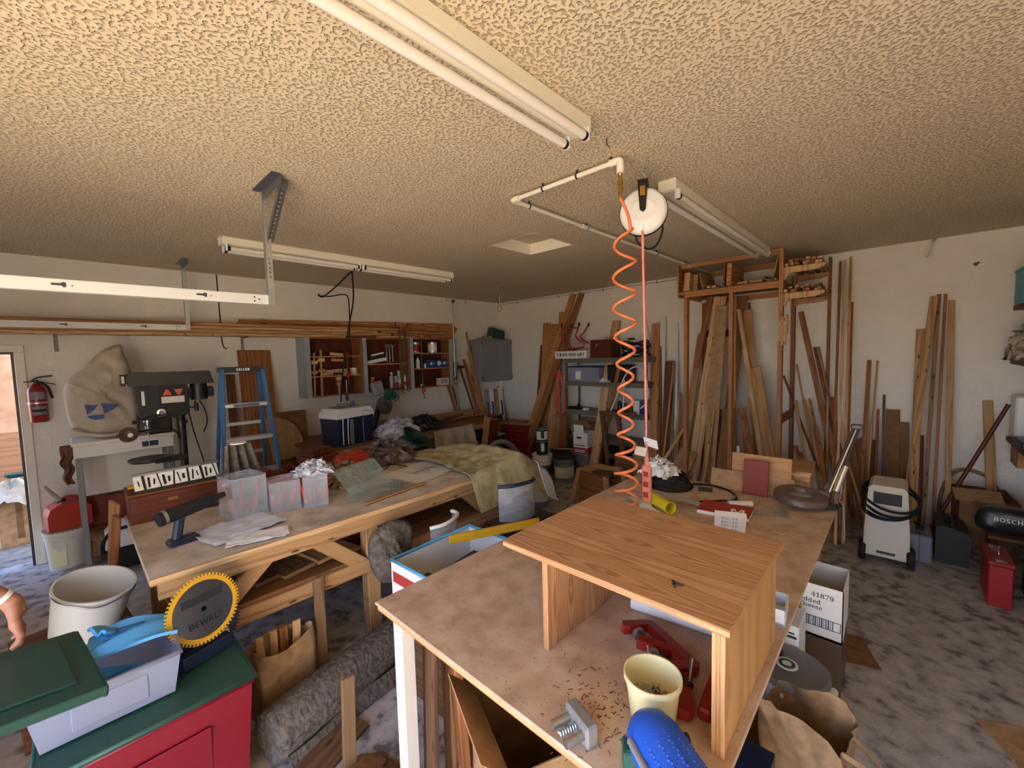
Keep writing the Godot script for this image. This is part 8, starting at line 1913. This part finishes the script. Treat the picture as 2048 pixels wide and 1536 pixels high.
func tote_things() -> void:
	tote("red_tote", "large red plastic storage tote on the floor", Vector3(-5.90, 0, 3.75), Vector3(0.62, 0.50, 0.42), "tote_red")
	var gl := thing("tote_lid", "dark green tote lid lying flat on the red tote", "lid", Vector3(-5.90, 0.512, 3.75))
	part(gl, "panel", B.new().bx(Vector3(0, 0.012, 0), Vector3(0.64, 0.024, 0.44), 0.008), "tote_green")
	part(gl, "rim", B.new().tube(PackedVector3Array([Vector3(-0.32, 0.012, -0.22), Vector3(0.32, 0.012, -0.22), Vector3(0.32, 0.012, 0.22), Vector3(-0.32, 0.012, 0.22)]), 0.014, 8, true), "tote_green")
	tote("clear_tote", "frosted clear tote holding blue packets", Vector3(-6.02, 0.542, 3.70), Vector3(0.42, 0.17, 0.34), "frosted_plastic")
	var g2 := thing("askew_lid", "dark green tote lid tilted askew over the clear tote", "lid", Vector3(-6.23, 0.735, 3.76), 8)
	part(g2, "panel", B.new().box(xf(Vector3(0, 0.05, 0), 2, 0, -8), Vector3(0.34, 0.02, 0.5), 0.008), "tote_green")
	part(g2, "raised_panel", B.new().box(xf(Vector3(0.01, 0.063, 0), 2, 0, -8), Vector3(0.2, 0.012, 0.34), 0.005), "tote_green")
	part(g2, "skirt", B.new().box(xf(Vector3(0.0, 0.036, 0.246), 2, 0, -8), Vector3(0.345, 0.036, 0.014), 0.004).box(xf(Vector3(0.165, 0.016, 0.0), 2, 0, -8), Vector3(0.014, 0.036, 0.5), 0.004).box(xf(Vector3(0.0, 0.03, -0.246), 2, 0, -8), Vector3(0.345, 0.036, 0.014), 0.004), "tote_green")
	for k in 3:
		var o := thing("blue_packet", ["light blue printed packet on top of the clear tote", "folded blue packet inside the clear tote", "pale blue packet corner sticking out of the clear tote"][k], "packet", [Vector3(-5.93, 0.70, 3.64), Vector3(-6.0, 0.58, 3.74), Vector3(-5.98, 0.72, 3.54)][k], [-12, 4, 30][k], "blue packets")
		part(o, "sheet", B.new().sheet(14, 10, func(u, v): return Vector3((u - 0.5) * [0.3, 0.3, 0.14][k], 0.03 + 0.03 * sin(u * 3.0 + k) + 0.012 * sin(v * 9.0 + u * 5.0), (v - 0.5) * [0.2, 0.22, 0.1][k]), 0.012), "sky_blue_paper")
		for q in 3:
			part(o, "print_line", B.new().bx(Vector3(-0.03 + 0.02 * k, [0.066, 0.056, 0.03][k], -0.04 + 0.035 * q), Vector3(0.12, 0.002, 0.012)), "blue_ladder")
	# circular saw blades
	var sb := [[Vector3(-5.695, 0.76, 3.68), -10.0, "yellow_paint", "large saw blade with a yellow rim leaning on the bench"], [Vector3(-5.68, 0.665, 3.60), -28.0, "navy", "dark blue carded saw blade propped on the green lid"]]
	for k in 2:
		var o := thing("saw_disc", sb[k][3], "saw blade", sb[k][0], 16)
		var tr := xf(Vector3.ZERO, 90.0 + sb[k][1], 0, 0)
		part(o, "plate", B.new().lathe(tr, [Vector2(0.012, -0.0015), Vector2(0.128, -0.0015), Vector2(0.128, 0.0015), Vector2(0.012, 0.0015), Vector2(0.012, -0.0015)], 48), "blade_steel" if k == 0 else "navy")
		part(o, "rim_band", B.new().lathe(tr, [Vector2(0.124, -0.002), Vector2(0.142, -0.002), Vector2(0.142, 0.002), Vector2(0.124, 0.002), Vector2(0.124, -0.002)], 48), sb[k][2])
		var tb := B.new()
		for q in 60:
			var a := TAU * q / 60
			tb.box(tr * Transform3D(Basis(Vector3.UP, -a), Vector3(cos(a) * 0.146, 0, sin(a) * 0.146)), Vector3(0.012, 0.004, 0.007))
		part(o, "teeth", tb, "yellow_paint" if k == 0 else "iron_dark")
		part(o, "lettering", B.new().text(tr * xf(Vector3(0, 0.003, 0.055), -90), "DEWALT", 0.026, 0.001, false, true), "ink" if k == 0 else "frame_grey", "printed maker's name")
		part(o, "print_band", B.new().box(tr * xf(Vector3(0.0, 0.0025, -0.05)), Vector3(0.17, 0.001, 0.035)), "ink" if k == 0 else "black_plastic")
		if k == 1:
			part(o, "card_label", B.new().box(tr * xf(Vector3(0.0, 0.0025, 0.1)), Vector3(0.15, 0.001, 0.05)), "offwhite_paper")
			part(o, "card_stripe", B.new().box(tr * xf(Vector3(0.0, 0.003, 0.07)), Vector3(0.22, 0.001, 0.006)).box(tr * xf(Vector3(0.0, 0.003, 0.082)), Vector3(0.21, 0.001, 0.004)), "blue_label")
	solo("blade_carton", "small dark carton under the yellow rimmed saw blade", "carton", B.new().bx(Vector3(0, 0.03, 0), Vector3(0.2, 0.06, 0.05), 0.003), "navy", Vector3(-5.70, 0.54, 3.70), 16)
	board("blade_card", "yellow card strip standing behind the saw blades", Vector3(-5.60, 0.54, 3.54), Vector3(-5.58, 0.74, 3.53), 0.06, 0.004, "yellow_paint", Vector3(0, 0, 1), "", "card")
	# tilted white pail on a dark wooden crate
	solo("dark_chest", "dark brown wooden chest under the tilted white pail", "chest", B.new().bx(Vector3(0, 0.2, 0), Vector3(0.44, 0.4, 0.4), 0.006).bx(Vector3(0, 0.41, 0), Vector3(0.46, 0.02, 0.42), 0.004), "walnut", Vector3(-6.12, 0, 2.72), 6)
	var wp := thing("tilted_pail", "open white plastic pail tilted on the dark chest", "pail", Vector3(-6.08, 0.421, 2.76))
	var tp := xf(Vector3(0, 0.03, 0), 14, 0, -12)
	part(wp, "body", B.new().lathe(tp, [Vector2(0, 0), Vector2(0.14, 0), Vector2(0.162, 0.24), Vector2(0.17, 0.245), Vector2(0.17, 0.27), Vector2(0.16, 0.27), Vector2(0.136, 0.01), Vector2(0, 0.01)], 36), "white_plastic")
	part(wp, "bail_handle", B.new().tube(spline([tp * Vector3(0.17, 0.25, 0), tp * Vector3(0.13, 0.27, 0.13), tp * Vector3(0.0, 0.25, 0.185), tp * Vector3(-0.13, 0.27, 0.13), tp * Vector3(-0.17, 0.25, 0)], 6), 0.004, 6), "steel")
	solo("pail_rags", "dark brown rags in the bottom of the tilted pail", "rags", crumple(0.2, 0.2, 0.08, 171, 5.0, 0.03), "walnut", Vector3(-6.09, 0.48, 2.77))
	# grey carpet roll lying between benches
	var cr := thing("carpet_roll", "dusty grey carpet roll lying on the floor between benches", "carpet", Vector3(-5.0, 0.125, 3.76), 13)
	part(cr, "roll", B.new().lathe(xf(Vector3(-0.54, 0, 0), 0, 0, -90), [Vector2(0, 0.02), Vector2(0.05, 0.0), Vector2(0.11, 0.0), Vector2(0.122, 0.02), Vector2(0.125, 0.35), Vector2(0.118, 0.7), Vector2(0.124, 1.05), Vector2(0.11, 1.07), Vector2(0, 1.05)], 36), "carpet_grey")
	part(cr, "loose_edge", B.new().sheet(24, 6, func(u, v): return Vector3((u - 0.5) * 1.04, -0.05 - v * 0.065, 0.115 + 0.05 * v + 0.012 * sin(u * 13.0)), 0.012), "carpet_grey")
	# kraft bag with offcuts under the bench front
	var kb := thing("scrap_bag", "tall brown paper bag of wood scraps at the bench front", "paper bag", Vector3(-5.36, 0, 3.57), 12)
	var nz := noise(181, 2.0, 2)
	part(kb, "bag", B.new().sheet(40, 10, func(u: float, v: float) -> Vector3:
		var a := u * TAU
		return Vector3(clampf(cos(a) * 1.5, -1.0, 1.0) * 0.14 * (1.0 + 0.06 * v) + nz.get_noise_2d(cos(a), sin(a) + v) * 0.015 * v, 0.004 + v * (0.38 + 0.03 * sin(a * 3.0)), clampf(sin(a) * 1.4, -1.0, 1.0) * 0.075 + nz.get_noise_2d(cos(a) + 20.0, sin(a) + v) * 0.015 * v), 0.002), "kraft")
	part(kb, "bottom", B.new().bx(Vector3(0, 0.004, 0), Vector3(0.28, 0.004, 0.15)), "kraft")
	for k in 4:
		board("bag_offcut", ["pale", "tan", "dark", "curled cream"][k] + " wood offcut standing in the tall bag", Vector3(-5.44 + 0.05 * k, 0.02, 3.56), Vector3(-5.45 + 0.06 * k, 0.42 + 0.02 * (k % 2), 3.53 + 0.03 * (k % 2)), 0.04, 0.014, ["pine_pale", "pine_tan", "fir_dark", "pine"][k], Vector3(0, 0, 1), "offcuts in the tall bag", "offcut")
	var fl := [[Vector3(-5.14, 0.0, 3.55), Vector3(-5.12, 0.60, 3.50), 0.06, 0.02, "pine_grey", "pale grey stick leaning on the bench shelf rail"], [Vector3(-5.30, 0.0, 4.22), Vector3(-5.26, 0.42, 4.16), 0.06, 0.02, "pine_grey", "short grey stick standing near the white table leg"], [Vector3(-5.5, 0.02, 4.12), Vector3(-5.14, 0.02, 3.98), 0.14, 0.03, "weathered", "weathered plank lying in front of the carpet roll"], [Vector3(-5.62, 0.02, 4.24), Vector3(-5.3, 0.02, 4.38), 0.12, 0.03, "walnut", "dark plank lying on the floor near the table"]]
	for p in fl:
		board("floor_board", p[5], p[0], p[1], p[2], p[3], p[4], Vector3(0, 1, 0.3) if p[0].y > 0.01 else Vector3(0, 0, 1), "loose boards on the floor")
	solo("sawdust_drift", "crumpled brown packing cloth on the floor by the planks", "cloth", crumple(0.5, 0.4, 0.06, 191, 5.0, 0.05), "ply_dark", Vector3(-5.36, 0.002, 4.42), 20)

# ---------------------------------------------------------------- the person whose hand reaches in
# bones: [a, b, ra, rb]; smooth union of tapered capsules meshed as surface nets
func nets(out: B, bones: Array, lo: Vector3, hi: Vector3, cell: float, k: float, grow := 0.0) -> void:
	var nx := int((hi.x - lo.x) / cell) + 2
	var ny := int((hi.y - lo.y) / cell) + 2
	var nzz := int((hi.z - lo.z) / cell) + 2
	var f := PackedFloat32Array()
	f.resize(nx * ny * nzz)
	f.fill(1.0)
	var reach := k * 2.0 + cell * 2.0 + grow
	for bn in bones:
		var a: Vector3 = bn[0]
		var b: Vector3 = bn[1]
		var ra: float = bn[2] + grow
		var rb: float = bn[3] + grow
		var mr := maxf(ra, rb) + reach
		var i0 := ((a.min(b) - Vector3.ONE * mr - lo) / cell).floor()
		var i1 := ((a.max(b) + Vector3.ONE * mr - lo) / cell).ceil()
		var ab := b - a
		var l2 := maxf(ab.length_squared(), 1e-8)
		for z in range(maxi(0, int(i0.z)), mini(nzz, int(i1.z) + 1)):
			for y in range(maxi(0, int(i0.y)), mini(ny, int(i1.y) + 1)):
				for x in range(maxi(0, int(i0.x)), mini(nx, int(i1.x) + 1)):
					var p := lo + Vector3(x, y, z) * cell
					var t := clampf((p - a).dot(ab) / l2, 0.0, 1.0)
					var d := p.distance_to(a + ab * t) - lerpf(ra, rb, t)
					var id := (z * ny + y) * nx + x
					var o := f[id]
					if o > 0.9:
						f[id] = d
					else:
						var h := maxf(k - absf(o - d), 0.0) / k
						f[id] = minf(o, d) - h * h * k * 0.25
	var vid := {}
	var vp: Array[Vector3] = []
	var vn: Array[Vector3] = []
	for z in nzz - 1:
		for y in ny - 1:
			for x in nx - 1:
				var id := (z * ny + y) * nx + x
				var c: Array[float] = []
				var neg := 0
				for q in 8:
					var w := f[id + (q & 1) + ((q >> 1) & 1) * nx + (q >> 2) * nx * ny]
					c.append(w)
					if w < 0.0:
						neg += 1
				if neg == 0 or neg == 8:
					continue
				var s := Vector3.ZERO
				var m := 0
				for e in [[0, 1], [2, 3], [4, 5], [6, 7], [0, 2], [1, 3], [4, 6], [5, 7], [0, 4], [1, 5], [2, 6], [3, 7]]:
					var va := c[e[0]]
					var vb := c[e[1]]
					if (va < 0.0) != (vb < 0.0):
						var pa := Vector3(e[0] & 1, (e[0] >> 1) & 1, e[0] >> 2)
						var pb := Vector3(e[1] & 1, (e[1] >> 1) & 1, e[1] >> 2)
						s += pa.lerp(pb, va / (va - vb))
						m += 1
				vid[id] = vp.size()
				vp.append(lo + (Vector3(x, y, z) + s / m) * cell)
				vn.append(Vector3(c[1] + c[3] + c[5] + c[7] - c[0] - c[2] - c[4] - c[6], c[2] + c[3] + c[6] + c[7] - c[0] - c[1] - c[4] - c[5], c[4] + c[5] + c[6] + c[7] - c[0] - c[1] - c[2] - c[3]).normalized())
	var st := [1, nx, nx * ny]
	for id in vid:
		for ax in 3:
			var p: int = st[(ax + 1) % 3]
			var q: int = st[(ax + 2) % 3]
			var w0 := f[id]
			var w1 := f[id + st[ax]]
			if (w0 < 0.0) == (w1 < 0.0) or not vid.has(id - p) or not vid.has(id - q) or not vid.has(id - p - q):
				continue
			var a: int = vid[id]
			var b: int = vid[id - p]
			var c: int = vid[id - p - q]
			var d: int = vid[id - q]
			out.tri(vp[a], vp[b], vp[c], vn[a], vn[b], vn[c])
			out.tri(vp[a], vp[c], vp[d], vn[a], vn[c], vn[d])

func person_things() -> void:
	var o := thing("person", "person in a grey shirt reaching a hand down beside the totes", "person", Vector3(-6.77, 0, 3.42))
	var arm := [[Vector3(0.20, 1.44, 0.02), Vector3(0.33, 1.20, 0.08), 0.052, 0.042], [Vector3(0.33, 1.20, 0.08), Vector3(0.515, 1.0, 0.125), 0.042, 0.028]]
	var legs := []
	var body := [[Vector3(0, 1.0, 0), Vector3(0, 1.3, 0), 0.14, 0.15], [Vector3(-0.13, 1.4, 0), Vector3(0.13, 1.4, 0), 0.08, 0.08], [Vector3(0, 1.44, 0), Vector3(0, 1.56, 0.01), 0.06, 0.052]]
	for s in [-1, 1]:
		legs.append([Vector3(s * 0.09, 0.95, 0), Vector3(s * 0.10, 0.5, 0.02), 0.1, 0.062])
		legs.append([Vector3(s * 0.10, 0.5, 0.02), Vector3(s * 0.10, 0.09, -0.01), 0.06, 0.042])
		legs.append([Vector3(s * 0.10, 0.05, -0.03), Vector3(s * 0.11, 0.04, 0.14), 0.045, 0.036])
	var other := [[Vector3(-0.20, 1.42, 0), Vector3(-0.27, 1.14, -0.02), 0.052, 0.042], [Vector3(-0.27, 1.14, -0.02), Vector3(-0.25, 0.88, 0.06), 0.042, 0.028], [Vector3(-0.25, 0.88, 0.06), Vector3(-0.25, 0.78, 0.09), 0.036, 0.03]]
	var skin := B.new()
	nets(skin, body + legs + arm + other, Vector3(-0.45, -0.01, -0.3), Vector3(0.62, 1.62, 0.35), 0.016, 0.05)
	# head: skull, jaw, nose, ears, brow
	nets(skin, [[Vector3(0, 1.56, 0.01), Vector3(0, 1.60, 0.015), 0.05, 0.05], [Vector3(0, 1.70, -0.01), Vector3(0, 1.69, 0.02), 0.092, 0.086], [Vector3(0, 1.63, 0.04), Vector3(0, 1.61, 0.055), 0.058, 0.045], [Vector3(0, 1.675, 0.1), Vector3(0, 1.645, 0.12), 0.010, 0.014], [Vector3(-0.085, 1.67, 0.0), Vector3(-0.09, 1.65, 0.0), 0.018, 0.014], [Vector3(0.085, 1.67, 0.0), Vector3(0.09, 1.65, 0.0), 0.018, 0.014], [Vector3(-0.02, 1.612, 0.1), Vector3(0.02, 1.612, 0.1), 0.007, 0.007]], Vector3(-0.13, 1.5, -0.14), Vector3(0.13, 1.83, 0.16), 0.007, 0.02)
	# the hand that shows: palm, four bent fingers, thumb from the side of the palm
	var w := Vector3(0.515, 1.0, 0.125)
	var hand := [[Vector3(0.47, 1.045, 0.115), w, 0.031, 0.027], [w, w + Vector3(0.012, -0.035, 0.012), 0.026, 0.028]]
	var up := Vector3(0.014, -0.08, 0.03)
	for k in 4:
		var side := Vector3(-0.006, 0.006, -0.03 + 0.021 * k)
		var base := w + up + side * 1.0
		var l: float = [0.030, 0.036, 0.034, 0.026][3 - k]
		hand.append([w + side * 0.5 + Vector3(0.01, -0.02, 0.01), base, 0.015, 0.0125])
		var j1 := base + Vector3(0.012, -l * 1.2, 0.006)
		var j2 := j1 + Vector3(-0.006, -l * 0.9, -0.002)
		var j3 := j2 + Vector3(-0.018, -l * 0.45, -0.004)
		hand.append([base, j1, 0.0105, 0.0095])
		hand.append([j1, j2, 0.0095, 0.0085])
		hand.append([j2, j3, 0.0085, 0.0072])
	hand.append([w + Vector3(0.005, -0.025, 0.03), w + Vector3(0.01, -0.06, 0.062), 0.016, 0.0125])
	hand.append([w + Vector3(0.01, -0.06, 0.062), w + Vector3(0.016, -0.098, 0.07), 0.0115, 0.0088])
	nets(skin, hand, w - Vector3(0.09, 0.22, 0.09), w + Vector3(0.07, 0.08, 0.12), 0.0042, 0.012)
	part(o, "body", skin, "skin")
	var shirt := B.new()
	nets(shirt, body.slice(0, 2) + [arm[0], other[0]], Vector3(-0.45, 0.8, -0.3), Vector3(0.5, 1.6, 0.35), 0.02, 0.06, 0.018)
	part(o, "shirt", shirt, "shirt")
	var tr := B.new()
	nets(tr, [legs[0], legs[1], legs[3], legs[4], [Vector3(-0.06, 0.98, 0), Vector3(0.06, 0.98, 0), 0.12, 0.12]], Vector3(-0.3, 0.02, -0.25), Vector3(0.3, 1.2, 0.25), 0.02, 0.05, 0.014)
	part(o, "trousers", tr, "navy")
	for s in [-1, 1]:
		var sh := B.new()
		nets(sh, [[Vector3(s * 0.10, 0.055, -0.05), Vector3(s * 0.11, 0.05, 0.15), 0.05, 0.045]], Vector3(s * 0.1 - 0.1, -0.005, -0.14), Vector3(s * 0.1 + 0.12, 0.14, 0.24), 0.012, 0.02, 0.004)
		part(o, "shoe", sh, "black_rubber")
		part(o, "eye", B.new().sphere(Vector3(s * 0.034, 1.68, 0.092), Vector3.ONE * 0.012, 10), "white_paper")
	var hr := B.new()
	nets(hr, [[Vector3(0, 1.72, -0.03), Vector3(0, 1.735, 0.0), 0.096, 0.088], [Vector3(0, 1.66, -0.06), Vector3(0, 1.7, -0.05), 0.07, 0.085]], Vector3(-0.14, 1.55, -0.18), Vector3(0.14, 1.86, 0.12), 0.012, 0.03)
	part(o, "hair", hr, "walnut")
	solo("wristband", "white band around the person's wrist", "wristband", B.new().lathe(Transform3D(Basis(Vector3(0, 0, 1), Vector3(0.6, -0.77, 0.2).normalized(), Vector3(0, 0, 1).cross(Vector3(0.6, -0.77, 0.2)).normalized()).orthonormalized(), Vector3(-6.77, 0, 3.42) + Vector3(0.495, 1.022, 0.12)), [Vector2(0.030, -0.008), Vector2(0.034, -0.008), Vector2(0.034, 0.008), Vector2(0.030, 0.008), Vector2(0.030, -0.008)], 24), "white_plastic")
